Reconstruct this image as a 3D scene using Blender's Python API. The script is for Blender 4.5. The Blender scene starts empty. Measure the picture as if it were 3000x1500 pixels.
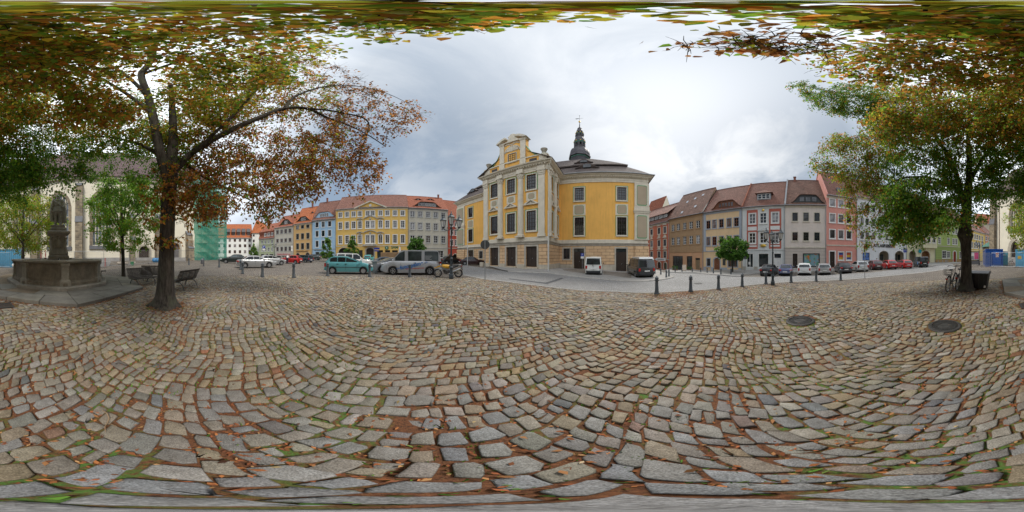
import bpy, math, random
import numpy as np
from mathutils import Vector, Matrix
random.seed(7); RNG = np.random.default_rng(11)
scene = bpy.context.scene
COL = scene.collection
PI = math.pi
CAMZ = 1.65
# ---------------------------------------------------------------- photo pixel (3000x1500 panorama) -> direction
def az(u): return (u - 1500) / 3000 * 2 * PI
def el(v): return (750 - v) / 1500 * PI
def PT(u, v, r):
    a = az(u); return Vector((r * math.sin(a), r * math.cos(a), CAMZ + r * math.tan(el(v))))
def XY(u, r):
    a = az(u); return (r * math.sin(a), r * math.cos(a))
# ---------------------------------------------------------------- lie of the land
_GC = [(0, 0, 0), (750, 2.5, 0), (2250, 2.5, -.08), (1500, 3, 0), (0, 3, 0), (483, 5.26, 0), (2830, 7.76, 0), (169, 10, 0.0), (40, 6, 0), (330, 8, 0.02),
       (1924, 8.9, -.42), (2105, 10.7, -.55), (2174, 11.7, -.57), (2264, 11, -.47), (2391, 12.3, -.40), (2463, 13.9, -.44), (2534, 15, -.3),
       (1604, 19.2, 0), (1420, 24.4, .1), (1742, 17.7, -.36), (1873, 16.8, -.62), (1892, 24, -.72), (1341, 37.7, .6), (1420, 13, .03), (1322, 11.3, .05),
       (2040, 25.6, -1.0), (2300, 29, -.68), (2166, 31, -1.05), (2061, 34.8, -1.5), (1960, 41, -2.0), (2390, 20.8, -.74), (2300, 20.5, -.76), (2250, 20.5, -.78), (2600, 25, -.4),
       (2421, 29.5, -.64), (2511, 32, -.6), (2656, 40, -.25), (2740, 45, -.2), (2821, 52, -.3),
       (1150, 46, 1.05), (984, 49, .95), (860, 56, 1.2), (759, 67, 1.4), (700, 78, 1.4), (1270, 47, .95),
       (430, 30.5, .8), (283, 30, .7), (580, 33, .65), (640, 40, .8), (0, 23, .1), (2905, 25, .08), (2950, 40, 0.), (2860, 70, -.4),
       (1022, 13.2, .18), (1204, 13.2, .1), (860, 10.3, .24), (642, 18.7, .36), (755, 19, .33), (600, 12, .15), (690, 26, .5), (169, 20, .25), (1313, 12, .05)]
_gx = np.array([XY(c[0], c[1])[0] for c in _GC]); _gy = np.array([XY(c[0], c[1])[1] for c in _GC]); _gz = np.array([c[2] for c in _GC])
def GZa(x, y):
    x = np.asarray(x, float); y = np.asarray(y, float)
    d2 = (x[..., None] - _gx) ** 2 + (y[..., None] - _gy) ** 2
    w = 1 / (d2 + 3.0) ** 1.6
    return (w * _gz).sum(-1) / w.sum(-1)
def GZ(x, y): return float(GZa(x, y))
def hit(u, v, zoff=0.0):
    """point of the ground seen at a pixel"""
    a = az(u); t = math.tan(-el(v)); z = 0; r = 5
    lo, hi = 0.05, 140.
    for _ in range(46):
        r = (lo + hi) / 2
        z = GZ(r * math.sin(a), r * math.cos(a)) + zoff
        if CAMZ - r * t > z: lo = r
        else: hi = r
    return Vector((r * math.sin(a), r * math.cos(a), z))
def on(u, r):
    x, y = XY(u, r); return Vector((x, y, GZ(x, y)))
# ---------------------------------------------------------------- mesh builder
class MB:
    def __init__(s): s.v = []; s.f = []; s.m = []; s.k = 0; s.T = None; s.g = 0; s.gr = []
    def add(s, vs, fs):
        b = len(s.v)
        if s.T is not None: vs = [s.T @ Vector(p) for p in vs]
        s.v.extend([tuple(p) for p in vs])
        for f in fs: s.f.append([b + i for i in f]); s.m.append(s.k); s.gr.append(s.g)
        return s
    def nx(s): s.g += 1; return s
    def each(s, name, mat, parent=None, **kw):
        "one object for every group of faces begun with nx()"
        out = []
        for g in sorted(set(s.gr)):
            q = MB(); mp = {}
            for f, m, gg in zip(s.f, s.m, s.gr):
                if gg != g: continue
                for i in f:
                    if i not in mp: mp[i] = len(q.v); q.v.append(s.v[i])
                q.f.append([mp[i] for i in f]); q.m.append(m)
            out.append(q.build(name, mat, parent, **kw))
        return out
    def box(s, x0, x1, y0, y1, z0, z1):
        return s.add([(x0, y0, z0), (x1, y0, z0), (x1, y1, z0), (x0, y1, z0), (x0, y0, z1), (x1, y0, z1), (x1, y1, z1), (x0, y1, z1)],
                     [(0, 3, 2, 1), (4, 5, 6, 7), (0, 1, 5, 4), (1, 2, 6, 5), (2, 3, 7, 6), (3, 0, 4, 7)])
    def bbox(s, x0, x1, y0, y1, z0, z1, c=.02):
        "box with chamfered edges in all three directions"
        c = min(c, (x1 - x0) / 2.2, (y1 - y0) / 2.2, (z1 - z0) / 2.2)
        vs = []; 
        for sx in (0, 1):
            for sy in (0, 1):
                for sz in (0, 1):
                    X = (x0, x1)[sx]; Y = (y0, y1)[sy]; Z = (z0, z1)[sz]
                    dx = c if not sx else -c; dy = c if not sy else -c; dz = c if not sz else -c
                    vs += [(X, Y + dy, Z + dz), (X + dx, Y, Z + dz), (X + dx, Y + dy, Z)]
        I = lambda a, b, d, k: (a * 4 + b * 2 + d) * 3 + k
        fs = []
        for a in (0, 1):
            q = [I(a, 0, 0, 0), I(a, 1, 0, 0), I(a, 1, 1, 0), I(a, 0, 1, 0)]; fs.append(q if a else q[::-1])
            q = [I(0, a, 0, 1), I(1, a, 0, 1), I(1, a, 1, 1), I(0, a, 1, 1)]; fs.append(q[::-1] if a else q)
            q = [I(0, 0, a, 2), I(1, 0, a, 2), I(1, 1, a, 2), I(0, 1, a, 2)]; fs.append(q if a else q[::-1])
        for a in (0, 1):
            for b in (0, 1):
                fs.append([I(a, b, 0, 0), I(a, b, 1, 0), I(a, b, 1, 1), I(a, b, 0, 1)])
                fs.append([I(a, 0, b, 0), I(a, 1, b, 0), I(a, 1, b, 2), I(a, 0, b, 2)])
                fs.append([I(0, a, b, 1), I(1, a, b, 1), I(1, a, b, 2), I(0, a, b, 2)])
                for d in (0, 1): fs.append([I(a, b, d, 0), I(a, b, d, 1), I(a, b, d, 2)])
        return s.add(vs, fs)
    def quad(s, *p): return s.add(p, [tuple(range(len(p)))])
    def ext(s, poly, d0, d1, axis='y', caps=True):
        n = len(poly)
        f = {'y': lambda p, d: (p[0], d, p[1]), 'z': lambda p, d: (p[0], p[1], d), 'x': lambda p, d: (d, p[0], p[1])}[axis]
        fs = [(i, (i + 1) % n, n + (i + 1) % n, n + i) for i in range(n)]
        if caps: fs += [tuple(range(n))[::-1], tuple(range(n, 2 * n))]
        return s.add([f(p, d0) for p in poly] + [f(p, d1) for p in poly], fs)
    def tube(s, pts, rad, n=6, caps=True):
        pts = [Vector(p) for p in pts]
        if not hasattr(rad, '__len__'): rad = [rad] * len(pts)
        vs = []; fs = []; up = None
        for i, p in enumerate(pts):
            d = (pts[min(i + 1, len(pts) - 1)] - pts[max(i - 1, 0)])
            d = d.normalized() if d.length > 1e-9 else Vector((0, 0, 1))
            if up is None: up = Vector((1, 0, 0)) if abs(d.x) < .8 else Vector((0, 1, 0))
            a = (up - d * up.dot(d)); a = a.normalized() if a.length > 1e-6 else d.orthogonal().normalized()
            b = d.cross(a); up = a
            for k in range(n):
                t = 2 * PI * k / n; vs.append(p + (a * math.cos(t) + b * math.sin(t)) * rad[i])
        for i in range(len(pts) - 1):
            for k in range(n):
                fs.append((i * n + k, i * n + (k + 1) % n, (i + 1) * n + (k + 1) % n, (i + 1) * n + k))
        if caps: fs += [tuple(range(n))[::-1], tuple(range((len(pts) - 1) * n, len(pts) * n))]
        return s.add(vs, fs)
    def lathe(s, prof, n=16, c=(0, 0, 0), a0=0.0, sx=1, sy=1):
        vs = []; fs = []
        for r, z in prof:
            for k in range(n):
                t = a0 + 2 * PI * k / n; vs.append((c[0] + r * sx * math.cos(t), c[1] + r * sy * math.sin(t), c[2] + z))
        for i in range(len(prof) - 1):
            for k in range(n): fs.append((i * n + k, i * n + (k + 1) % n, (i + 1) * n + (k + 1) % n, (i + 1) * n + k))
        fs += [tuple(range(n))[::-1], tuple(range((len(prof) - 1) * n, len(prof) * n))]
        return s.add(vs, fs)
    def ell(s, c, r, nu=12, nv=8):
        pr = [(max(math.sin(PI * i / nv), .001), -math.cos(PI * i / nv)) for i in range(nv + 1)]
        vs = []; fs = []
        for q, z in pr:
            for k in range(nu):
                t = 2 * PI * k / nu; vs.append((c[0] + r[0] * q * math.cos(t), c[1] + r[1] * q * math.sin(t), c[2] + r[2] * z))
        for i in range(nv):
            for k in range(nu): fs.append((i * nu + k, i * nu + (k + 1) % nu, (i + 1) * nu + (k + 1) % nu, (i + 1) * nu + k))
        return s.add(vs, fs)
    def disc(s, c, axis, r0, r1, h, n=20):
        "ring or disc: wheel, tyre; axis unit vector, r0 inner radius (0 = full)"
        A = Vector(axis).normalized(); a = A.orthogonal().normalized(); b = A.cross(a); C = Vector(c)
        vs = []; fs = []
        for (r, d) in ((r0, -h), (r1 * .93, -h), (r1, -h * .6), (r1, h * .6), (r1 * .93, h), (r0, h)):
            for k in range(n):
                t = 2 * PI * k / n; vs.append(C + A * d + (a * math.cos(t) + b * math.sin(t)) * max(r, .002))
        for i in range(6):
            j = (i + 1) % 6
            for k in range(n): fs.append((i * n + k, i * n + (k + 1) % n, j * n + (k + 1) % n, j * n + k))
        return s.add(vs, fs)
    def build(s, name, mat, parent=None, smooth=False, angle=None):
        me = bpy.data.meshes.new(name)
        me.from_pydata(s.v, [], s.f)
        mats = mat if isinstance(mat, (list, tuple)) else [mat]
        for m in mats: me.materials.append(m)
        if len(mats) > 1: me.polygons.foreach_set('material_index', s.m)
        if smooth or angle: me.polygons.foreach_set('use_smooth', [True] * len(me.polygons))
        me.update()
        if angle: me.set_sharp_from_angle(angle=math.radians(angle))
        return link(name, me, parent)
def link(name, me, parent=None):
    o = bpy.data.objects.new(name, me); COL.objects.link(o)
    if parent is not None: o.parent = parent
    return o
def fixn(o):
    "consistent outward normals"
    import bmesh
    bm = bmesh.new(); bm.from_mesh(o.data); bmesh.ops.recalc_face_normals(bm, faces=bm.faces); bm.to_mesh(o.data); bm.free(); return o
def npmesh(name, V, F, mat, colors=None, smooth=False, matidx=None):
    "big meshes straight from arrays: V (n,3), F (m,k) all faces k-sided"
    me = bpy.data.meshes.new(name); n, k = F.shape
    me.vertices.add(len(V)); me.vertices.foreach_set('co', V.astype(np.float32).ravel())
    me.loops.add(n * k); me.loops.foreach_set('vertex_index', F.astype(np.int32).ravel())
    me.polygons.add(n); me.polygons.foreach_set('loop_start', (np.arange(n) * k).astype(np.int32))
    if smooth: me.polygons.foreach_set('use_smooth', np.ones(n, bool))
    for m in (mat if isinstance(mat, (list, tuple)) else [mat]): me.materials.append(m)
    if colors is not None:
        at = me.attributes.new('Col', 'FLOAT_COLOR', 'POINT')
        c = np.ones((len(V), 4), np.float32); c[:, :3] = colors; at.data.foreach_set('color', c.ravel())
    me.update(calc_edges=True); me.validate()
    return me
def thing(name, label, cat, loc=(0, 0, 0), rz=0, group=None):
    o = bpy.data.objects.new(name, None); COL.objects.link(o); o.empty_display_size = .3
    o.location = loc; o.rotation_euler = (0, 0, rz); return tag(o, label, cat, group)
def tag(o, label, cat, group=None):
    o['label'] = label; o['category'] = cat
    if group: o['group'] = group
    return o
def kids(o): return [c for c in bpy.data.objects if c.parent is o]
def dup(root, loc, rz=None, label=None, scale=None):
    r = root.copy(); COL.objects.link(r); r.location = loc
    if rz is not None: r.rotation_euler = (0, 0, rz)
    if scale: r.scale = (scale,) * 3
    if label: r['label'] = label
    def rec(a, b):
        for ch in CH.get(a.name) or kids(a):
            c = ch.copy(); COL.objects.link(c); c.parent = b; rec(ch, c)
    rec(root, r); return r
CH = {}
def struct(o): o['kind'] = 'structure'; return o
def text_mesh(s, size, depth=.006, bold=0.0):
    cu = bpy.data.curves.new('t', 'FONT'); cu.body = s; cu.size = size; cu.extrude = depth; cu.align_x = 'CENTER'; cu.align_y = 'CENTER'; cu.offset = bold
    o = bpy.data.objects.new('t', cu); COL.objects.link(o)
    dg = bpy.context.evaluated_depsgraph_get(); me = bpy.data.meshes.new_from_object(o.evaluated_get(dg))
    bpy.data.objects.remove(o); bpy.data.curves.remove(cu); return me
def lettering(s, size, mat, parent, loc, rot=(PI / 2, 0, 0), bold=0.0, name='lettering', depth=.006):
    me = text_mesh(s, size, depth, bold); me.materials.clear(); me.materials.append(mat)
    for p in me.polygons: p.material_index = 0
    o = link(name, me, parent); o.location = loc; o.rotation_euler = rot; return o
def remesh(o, vox=.02, smooth=6):
    m = o.modifiers.new('r', 'REMESH'); m.mode = 'VOXEL'; m.voxel_size = vox; m.use_smooth_shade = True
    m2 = o.modifiers.new('s', 'SMOOTH'); m2.iterations = smooth; m2.factor = .5
    dg = bpy.context.evaluated_depsgraph_get(); me = bpy.data.meshes.new_from_object(o.evaluated_get(dg))
    mats = list(o.data.materials); o.modifiers.clear(); o.data = me
    me.materials.clear()
    for k in mats: me.materials.append(k)
    for p in me.polygons: p.material_index = 0; p.use_smooth = True
    return o
# ---------------------------------------------------------------- materials
_M = {}
def N(nt, t, **kw):
    n = nt.nodes.new(t)
    for k, v in kw.items():
        if k.startswith('i_'):
            key = k[2:]; n.inputs[int(key) if key.isdigit() else key.replace('_', ' ')].default_value = v
        else: setattr(n, k, v)
    return n
def newmat(name):
    m = bpy.data.materials.new(name); m.use_nodes = True; nt = m.node_tree
    return m, nt, nt.nodes['Principled BSDF']
def c4(c): return (c[0], c[1], c[2], 1)
def mixc(nt, fac, a, b, mode='MIX'):
    n = nt.nodes.new('ShaderNodeMix'); n.data_type = 'RGBA'; n.blend_type = mode
    for sock, val in ((n.inputs[0], fac), (n.inputs[6], a), (n.inputs[7], b)):
        if hasattr(val, 'is_linked') or hasattr(val, 'links'): nt.links.new(val, sock)
        elif isinstance(val, (int, float)): sock.default_value = val
        else: sock.default_value = c4(val)
    return n.outputs[2]
def ramp(nt, src, p0, p1):
    n = nt.nodes.new('ShaderNodeMapRange'); n.inputs[1].default_value = p0; n.inputs[2].default_value = p1; nt.links.new(src, n.inputs[0]); return n.outputs[0]
def coords(nt, scale=(1, 1, 1)):
    tc = N(nt, 'ShaderNodeTexCoord'); mp = N(nt, 'ShaderNodeMapping'); mp.inputs['Scale'].default_value = scale
    nt.links.new(tc.outputs['Object'], mp.inputs['Vector']); return mp.outputs[0]
def noise(nt, vec, scale, detail=4, rough=.6):
    n = N(nt, 'ShaderNodeTexNoise'); n.inputs['Scale'].default_value = scale; n.inputs['Detail'].default_value = detail; n.inputs['Roughness'].default_value = rough
    nt.links.new(vec, n.inputs['Vector']); return n.outputs[0]
def M(name, col, rough=.85, var=.18, scale=1.2, streak=0.0, bump=0.0, bscale=30, metal=0.0, coat=0.0, spec=.4, fine=0.0):
    if name in _M: return _M[name]
    m, nt, b = newmat(name); L = nt.links.new
    col = tuple(col)
    b.inputs['Roughness'].default_value = rough; b.inputs['Metallic'].default_value = metal
    b.inputs['Coat Weight'].default_value = coat; b.inputs['Specular IOR Level'].default_value = spec
    b.inputs['Coat Roughness'].default_value = .06
    v = coords(nt)
    dk = tuple(c * (1 - var) for c in col); lt = tuple(min(c * (1 + var * .6), .95) for c in col)
    out = mixc(nt, ramp(nt, noise(nt, v, scale, 5), .3, .7), dk, lt)
    if fine: out = mixc(nt, ramp(nt, noise(nt, v, scale * 14, 3), .35, .75), out, tuple(c * (1 - fine) for c in col), 'MIX')
    if streak:
        sv = coords(nt, (2.2, 2.2, .22)); out = mixc(nt, ramp(nt, noise(nt, sv, 1.6, 5, .7), .48, .85), out, tuple(c * (1 - streak) * f for c, f in zip(col, (.92, .95, 1))))
    L(out, b.inputs['Base Color'])
    if bump:
        bp = N(nt, 'ShaderNodeBump'); bp.inputs['Strength'].default_value = bump; bp.inputs['Distance'].default_value = .02
        L(noise(nt, v, bscale, 4), bp.inputs['Height']); L(bp.outputs[0], b.inputs['Normal'])
    _M[name] = m; return m
def brickmat(name, c1, c2, mortar, bw, bh, msize=.012, rough=.85, bump=.6, plane='xz', off=.5, var=.25, nscale=1.5, bdist=.03, distort=0.0, squash=1.0):
    "coursed stone, tiles, setts; plane says which object axes the courses run in"
    if name in _M: return _M[name]
    m, nt, b = newmat(name); L = nt.links.new
    tc = N(nt, 'ShaderNodeTexCoord'); sp = N(nt, 'ShaderNodeSeparateXYZ'); cb = N(nt, 'ShaderNodeCombineXYZ')
    L(tc.outputs['Object'], sp.inputs[0])
    ax = {'x': 0, 'y': 1, 'z': 2}
    if plane == 'box':      # courses by z, along whichever of x, y the wall runs in (x + y works for both)
        ad = N(nt, 'ShaderNodeMath', operation='ADD'); L(sp.outputs[0], ad.inputs[0]); L(sp.outputs[1], ad.inputs[1]); L(ad.outputs[0], cb.inputs[0]); L(sp.outputs[2], cb.inputs[1])
    else:
        L(sp.outputs[ax[plane[0]]], cb.inputs[0]); L(sp.outputs[ax[plane[1]]], cb.inputs[1])
    vec = cb.outputs[0]
    if distort:
        nz = N(nt, 'ShaderNodeTexNoise'); nz.inputs['Scale'].default_value = 2.2; nz.inputs['Detail'].default_value = 3; L(vec, nz.inputs['Vector'])
        sb = N(nt, 'ShaderNodeVectorMath', operation='MULTIPLY_ADD'); L(nz.outputs['Color'], sb.inputs[0]); sb.inputs[1].default_value = (distort,) * 3; L(vec, sb.inputs[2]); vec = sb.outputs[0]
    br = N(nt, 'ShaderNodeTexBrick'); br.inputs['Scale'].default_value = 1; br.inputs['Brick Width'].default_value = bw; br.inputs['Row Height'].default_value = bh
    br.inputs['Mortar Size'].default_value = msize; br.inputs['Mortar Smooth'].default_value = .3; br.offset = off; br.squash = squash
    br.inputs['Color1'].default_value = c4(c1); br.inputs['Color2'].default_value = c4(c2); br.inputs['Mortar'].default_value = c4(mortar); br.inputs['Bias'].default_value = 0
    L(vec, br.inputs['Vector'])
    nf = ramp(nt, noise(nt, coords(nt), nscale, 6, .65), .3, .75)
    out = mixc(nt, nf, (1 - var,) * 3, (1 + var * .5,) * 3)
    out = mixc(nt, 1.0, br.outputs['Color'], out, 'MULTIPLY')
    L(out, b.inputs['Base Color']); b.inputs['Roughness'].default_value = rough
    iv = N(nt, 'ShaderNodeMath', operation='SUBTRACT'); iv.inputs[0].default_value = 1; L(br.outputs['Fac'], iv.inputs[1])
    bp = N(nt, 'ShaderNodeBump'); bp.inputs['Strength'].default_value = bump; bp.inputs['Distance'].default_value = bdist
    L(iv.outputs[0], bp.inputs['Height']); L(bp.outputs[0], b.inputs['Normal'])
    _M[name] = m; return m
def glass(name='window_glass', col=(.025, .03, .035), rough=.06):
    if name in _M: return _M[name]
    m, nt, b = newmat(name)
    v = coords(nt); L = nt.links.new
    L(mixc(nt, ramp(nt, noise(nt, v, .9, 2), .35, .7), tuple(c * .5 for c in col), tuple(c * 1.7 for c in col)), b.inputs['Base Color'])
    b.inputs['Roughness'].default_value = rough; b.inputs['Specular IOR Level'].default_value = .6
    bp = N(nt, 'ShaderNodeBump'); bp.inputs['Strength'].default_value = .08; bp.inputs['Distance'].default_value = .05
    L(noise(nt, v, 1.3, 2), bp.inputs['Height']); L(bp.outputs[0], b.inputs['Normal'])
    _M[name] = m; return m
def attrmat(name, rough=.8, translucent=0.0, grain=0.0, gscale=180, bump=0.0):
    if name in _M: return _M[name]
    m, nt, b = newmat(name); L = nt.links.new
    at = N(nt, 'ShaderNodeAttribute', attribute_name='Col'); col = at.outputs['Color']
    b.inputs['Roughness'].default_value = rough; b.inputs['Specular IOR Level'].default_value = .3
    if grain:
        g = noise(nt, coords(nt), gscale, 3, .7)
        col = mixc(nt, 1.0, col, mixc(nt, ramp(nt, g, .3, .72), (1 - grain,) * 3, (1 + grain,) * 3), 'MULTIPLY')
        big = noise(nt, coords(nt), 13, 6, .7)
        col = mixc(nt, 1.0, col, mixc(nt, ramp(nt, big, .3, .7), (.70, .67, .63), (1.18, 1.18, 1.17)), 'MULTIPLY')
        if bump:
            bp = N(nt, 'ShaderNodeBump'); bp.inputs['Strength'].default_value = bump; bp.inputs['Distance'].default_value = .01
            L(noise(nt, coords(nt), gscale * .35, 5, .7), bp.inputs['Height']); L(bp.outputs[0], b.inputs['Normal'])
    L(col, b.inputs['Base Color'])
    if translucent:
        t = N(nt, 'ShaderNodeBsdfTranslucent'); L(mixc(nt, 1.0, col, (1.4, 1.4, 1.0), 'MULTIPLY'), t.inputs['Color'])
        mx = N(nt, 'ShaderNodeMixShader'); mx.inputs[0].default_value = translucent
        L(b.outputs[0], mx.inputs[1]); L(t.outputs[0], mx.inputs[2]); L(mx.outputs[0], nt.nodes['Material Output'].inputs['Surface'])
    _M[name] = m; return m
# ================================================================ GROUND
FC = Vector((*XY(170, 10.0), 0)); FA = math.atan2(-FC.y, -FC.x) + math.radians(7)      # fountain centre, first octagon corner
TL = on(483, 5.26); TR = on(2830, 7.76)
NEAR_R = 12.0
EDGE_U = [1356, 1421, 1480, 1560, 1694, 1800, 1926, 1968, 2067, 2122, 2190, 2249, 2312, 2391, 2463, 2534, 2651, 2767, 2800]
EDGE_V = [806.5, 819, 826, 836, 850.7, 855, 858.5, 856, 850, 844, 837, 831, 827, 824, 820.5, 816, 804.6, 790.6, 786]
COVERS = [(2345, 939, .37), (2768, 954, .37)]
cov = [(hit(u, v), r) for u, v, r in COVERS]
# --- joint soil / litter under the near stones, shaded setts farther out
def soil():
    m, nt, b = newmat('joint_litter'); L = nt.links.new; v = coords(nt)
    c = mixc(nt, ramp(nt, noise(nt, v, 38, 5, .75), .32, .7), (.035, .018, .012), (.27, .105, .045))
    c = mixc(nt, ramp(nt, noise(nt, v, 95, 3, .7), .55, .75), c, (.30, .15, .06))
    g = noise(nt, v, .8, 5, .65)
    tc = N(nt, 'ShaderNodeTexCoord'); gm = ramp(nt, g, .49, .59)
    gr = mixc(nt, noise(nt, v, 70, 3), (.045, .10, .02), (.13, .25, .045))
    f = N(nt, 'ShaderNodeMath', operation='MULTIPLY'); L(gm, f.inputs[0]); L(ramp(nt, noise(nt, v, 26, 4, .7), .42, .56), f.inputs[1])
    L(mixc(nt, f.outputs[0], c, gr), b.inputs['Base Color']); b.inputs['Roughness'].default_value = .95
    bp = N(nt, 'ShaderNodeBump'); bp.inputs['Strength'].default_value = .8; bp.inputs['Distance'].default_value = .015
    L(noise(nt, v, 60, 5, .8), bp.inputs['Height']); L(bp.outputs[0], b.inputs['Normal']); return m
SOIL = soil()
FARCOB = brickmat('square_setts', (.275, .24, .195), (.185, .166, .143), (.065, .036, .024), .22, .17, .022, .85, 1.0, 'xy', .5, .25, .5, .05, .38)
def ground_mesh():
    na = 360
    rs = [0.02, .3, .6, 1, 1.5, 2, 2.5, 3, 3.5, 4, 4.5, 5, 5.5, 6, 6.5, 7, 7.5, 8, 8.5, 9, 9.5, 10, 10.5, 11, 11.5, NEAR_R, NEAR_R + .01, 12.5, 13, 14, 15, 16, 17, 18, 19, 20, 21, 22, 23, 24, 25, 26, 27, 28, 29, 30, 32, 34, 36, 38, 40, 43, 46, 50, 55, 60, 66, 74, 84, 100, 130, 180, 260, 420]
    a = np.arange(na) * 2 * PI / na
    R = np.array(rs)[:, None]; X = R * np.sin(a); Y = R * np.cos(a); Z = GZa(X, Y) - np.where(R <= NEAR_R + .001, .015, 0.0)
    V = np.stack([X, Y, Z], -1).reshape(-1, 3)
    i = np.arange(len(rs) - 1)[:, None] * na; k = np.arange(na); k2 = (k + 1) % na
    F = np.stack([i + k2, i + k, i + na + k, i + na + k2], -1).reshape(-1, 4)[:, ::-1]
    me = npmesh('cobblestone_square', V, F, [SOIL, FARCOB], smooth=True)
    mi = np.repeat([0 if rs[j] < NEAR_R - .001 else 1 for j in range(len(rs) - 1)], na).astype(np.int32)
    me.polygons.foreach_set('material_index', mi)
    if me.polygons[0].normal.z < 0: me.flip_normals()
    return me
gnd = struct(link('ground', ground_mesh()))
# --- individually laid stones round the camera
def stones():
    rng = np.random.default_rng(5)
    th = math.radians(14); c, s = math.cos(th), math.sin(th)
    S = []; t = -15.0; row = 0
    while t < 15:
        d = rng.choice([rng.uniform(.105, .14), rng.uniform(.13, .165), rng.uniform(.155, .195)], p=[.35, .5, .15])
        w = np.concatenate([rng.uniform(.10, .14, 70), rng.uniform(.13, .195, 120), rng.uniform(.19, .26, 16)]); rng.shuffle(w)
        x = np.cumsum(w) - 15 - rng.uniform(0, .3)
        x = x - w / 2; keep = np.abs(x) < 15
        split = rng.random(len(x)) < .07
        for xx, ww, sp in zip(x[keep], w[keep], split[keep]):
            if sp and d > .15:
                S.append((xx, t + d * .25, ww, d * .5)); S.append((xx, t + d * .75, ww, d * .5))
            else: S.append((xx, t + d / 2, ww, d))
        t += d
    S = np.array(S); n = len(S)
    gap = rng.uniform(.005, .015, (n, 1))
    q = np.array([(-1, -.72), (-.76, -1), (.76, -1), (1, -.72), (1, .72), (.76, 1), (-.76, 1), (-1, .72)])
    rd = rng.uniform(.80, 1.22, (n, 8, 1))                                       # rounder or squarer corners
    P = q[None] * np.array([1.0, 1.0]); P = np.clip(P * np.where(np.abs(q)[None] < .99, rd, 1), -1, 1)
    H = (S[:, None, 2:4] / 2 - gap[:, None]).clip(.03)
    P = P * H + rng.normal(0, .0085, (n, 8, 2))
    rot = rng.normal(0, .075, (n, 1)); P = np.stack([P[..., 0] * np.cos(rot) - P[..., 1] * np.sin(rot), P[..., 0] * np.sin(rot) + P[..., 1] * np.cos(rot)], -1)
    C0 = S[:, :2] + rng.normal(0, .007, (n, 2))
    rings = []
    for sc, z in ((1.03, -.045), (1.0, -.004), (.955, .0060), (.84, .0100)):
        rings.append(np.concatenate([C0[:, None] + P * sc, np.full((n, 8, 1), z)], -1))
    cen = np.concatenate([C0, np.full((n, 1), .0112)], -1)[:, None]
    A = np.concatenate(rings + [cen], 1)                                         # n, 33, 3
    tilt = rng.normal(0, .045, (n, 1, 2)); dz = rng.normal(0, .006, (n, 1))
    A[..., 2] += ((A[..., :2] - C0[:, None]) * tilt).sum(-1) + dz - .006
    X, Y = A[..., 0].copy(), A[..., 1].copy()
    X2 = X + .5 * np.sin(.46 * Y + 1) + .13 * np.sin(1.5 * Y + 2) + .05 * np.sin(3.3 * Y + X); Y2 = Y + .48 * np.sin(.5 * X + .3 * np.sin(.4 * Y)) + .14 * np.sin(1.45 * X + .5 + .5 * Y) + .05 * np.sin(3.7 * X - Y)
    A[..., 0] = X2 * c - Y2 * s; A[..., 1] = X2 * s + Y2 * c
    cx, cy = A[:, 32, 0], A[:, 32, 1]; r = np.hypot(cx, cy)
    u = (np.arctan2(cx, cy) / (2 * PI) * 3000 + 1500) % 3000
    z0 = GZa(cx, cy); v = 750 + np.degrees(np.arctan2(CAMZ - z0, r)) / .12
    ok = r < NEAR_R - .05
    ve = np.interp(u, EDGE_U, EDGE_V); ok &= ~((u > 1356) & (u < 2800) & (v < ve))
    ok &= np.hypot(cx - FC.x, cy - FC.y) > 4.75
    ok &= np.hypot(cx - TL.x, cy - TL.y) > .62; ok &= np.hypot(cx - TR.x, cy - TR.y) > .5
    for p, q_ in cov: ok &= np.hypot(cx - p.x, cy - p.y) > q_ + .07
    for p in (hit(13, 895),): ok &= np.hypot(cx - p.x, cy - p.y) > .40
    A = A[ok]; n = len(A); A[..., 2] += GZa(A[..., 0], A[..., 1])
    pal = np.array([(.30, .277, .24), (.252, .238, .215), (.31, .264, .196), (.30, .235, .158), (.215, .207, .197), (.135, .142, .152), (.25, .13, .08), (.35, .34, .32)])
    ci = rng.choice(len(pal), n, p=[.27, .17, .26, .11, .105, .015, .01, .06])
    colr = pal[ci] * np.array([.93, .895, .845]) * rng.normal(1, .10, (n, 1)).clip(.7, 1.3) * rng.normal(1, .025, (n, 3))
    dist = np.hypot(A[:, 32, 0], A[:, 32, 1]); blu = (np.clip((2.0 - dist) / .8, 0, 1) * np.where(dist < .4, .85, rng.uniform(.1, .65, n)))[:, None]; colr = colr * (1 - blu) + np.array([(.235, .25, .275)]) * rng.normal(1, .1, (n, 1)) * blu      # bluer slabs by the viewer's feet
    V = A.reshape(-1, 3); Cc = np.repeat(colr[:, None], 33, 1)
    Cc[:, :16] *= .62                                                            # darker flanks down in the joint
    b = np.arange(n)[:, None] * 33; F4 = []
    for rr in range(3):
        for k in range(8):
            k2 = (k + 1) % 8; F4.append(np.array([rr * 8 + k, rr * 8 + k2, rr * 8 + 8 + k2, rr * 8 + 8 + k]))
    F4 = np.array(F4); q4 = (b[:, :, None] + F4[None]).reshape(-1, 4)
    t4 = np.array([[24 + k, 24 + k + 1, 24 + (k + 2) % 8, 32] for k in (0, 2, 4, 6)]); q5 = (b[:, :, None] + t4[None]).reshape(-1, 4)
    return npmesh('cobblestones', V, np.concatenate([q4, q5]), attrmat('cobble_granite', .8, 0, .6, 150, .8), Cc.reshape(-1, 3), smooth=True), A
me, STN = stones(); pav = link('cobblestone_pavement', me); pav['kind'] = 'structure'
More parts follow.
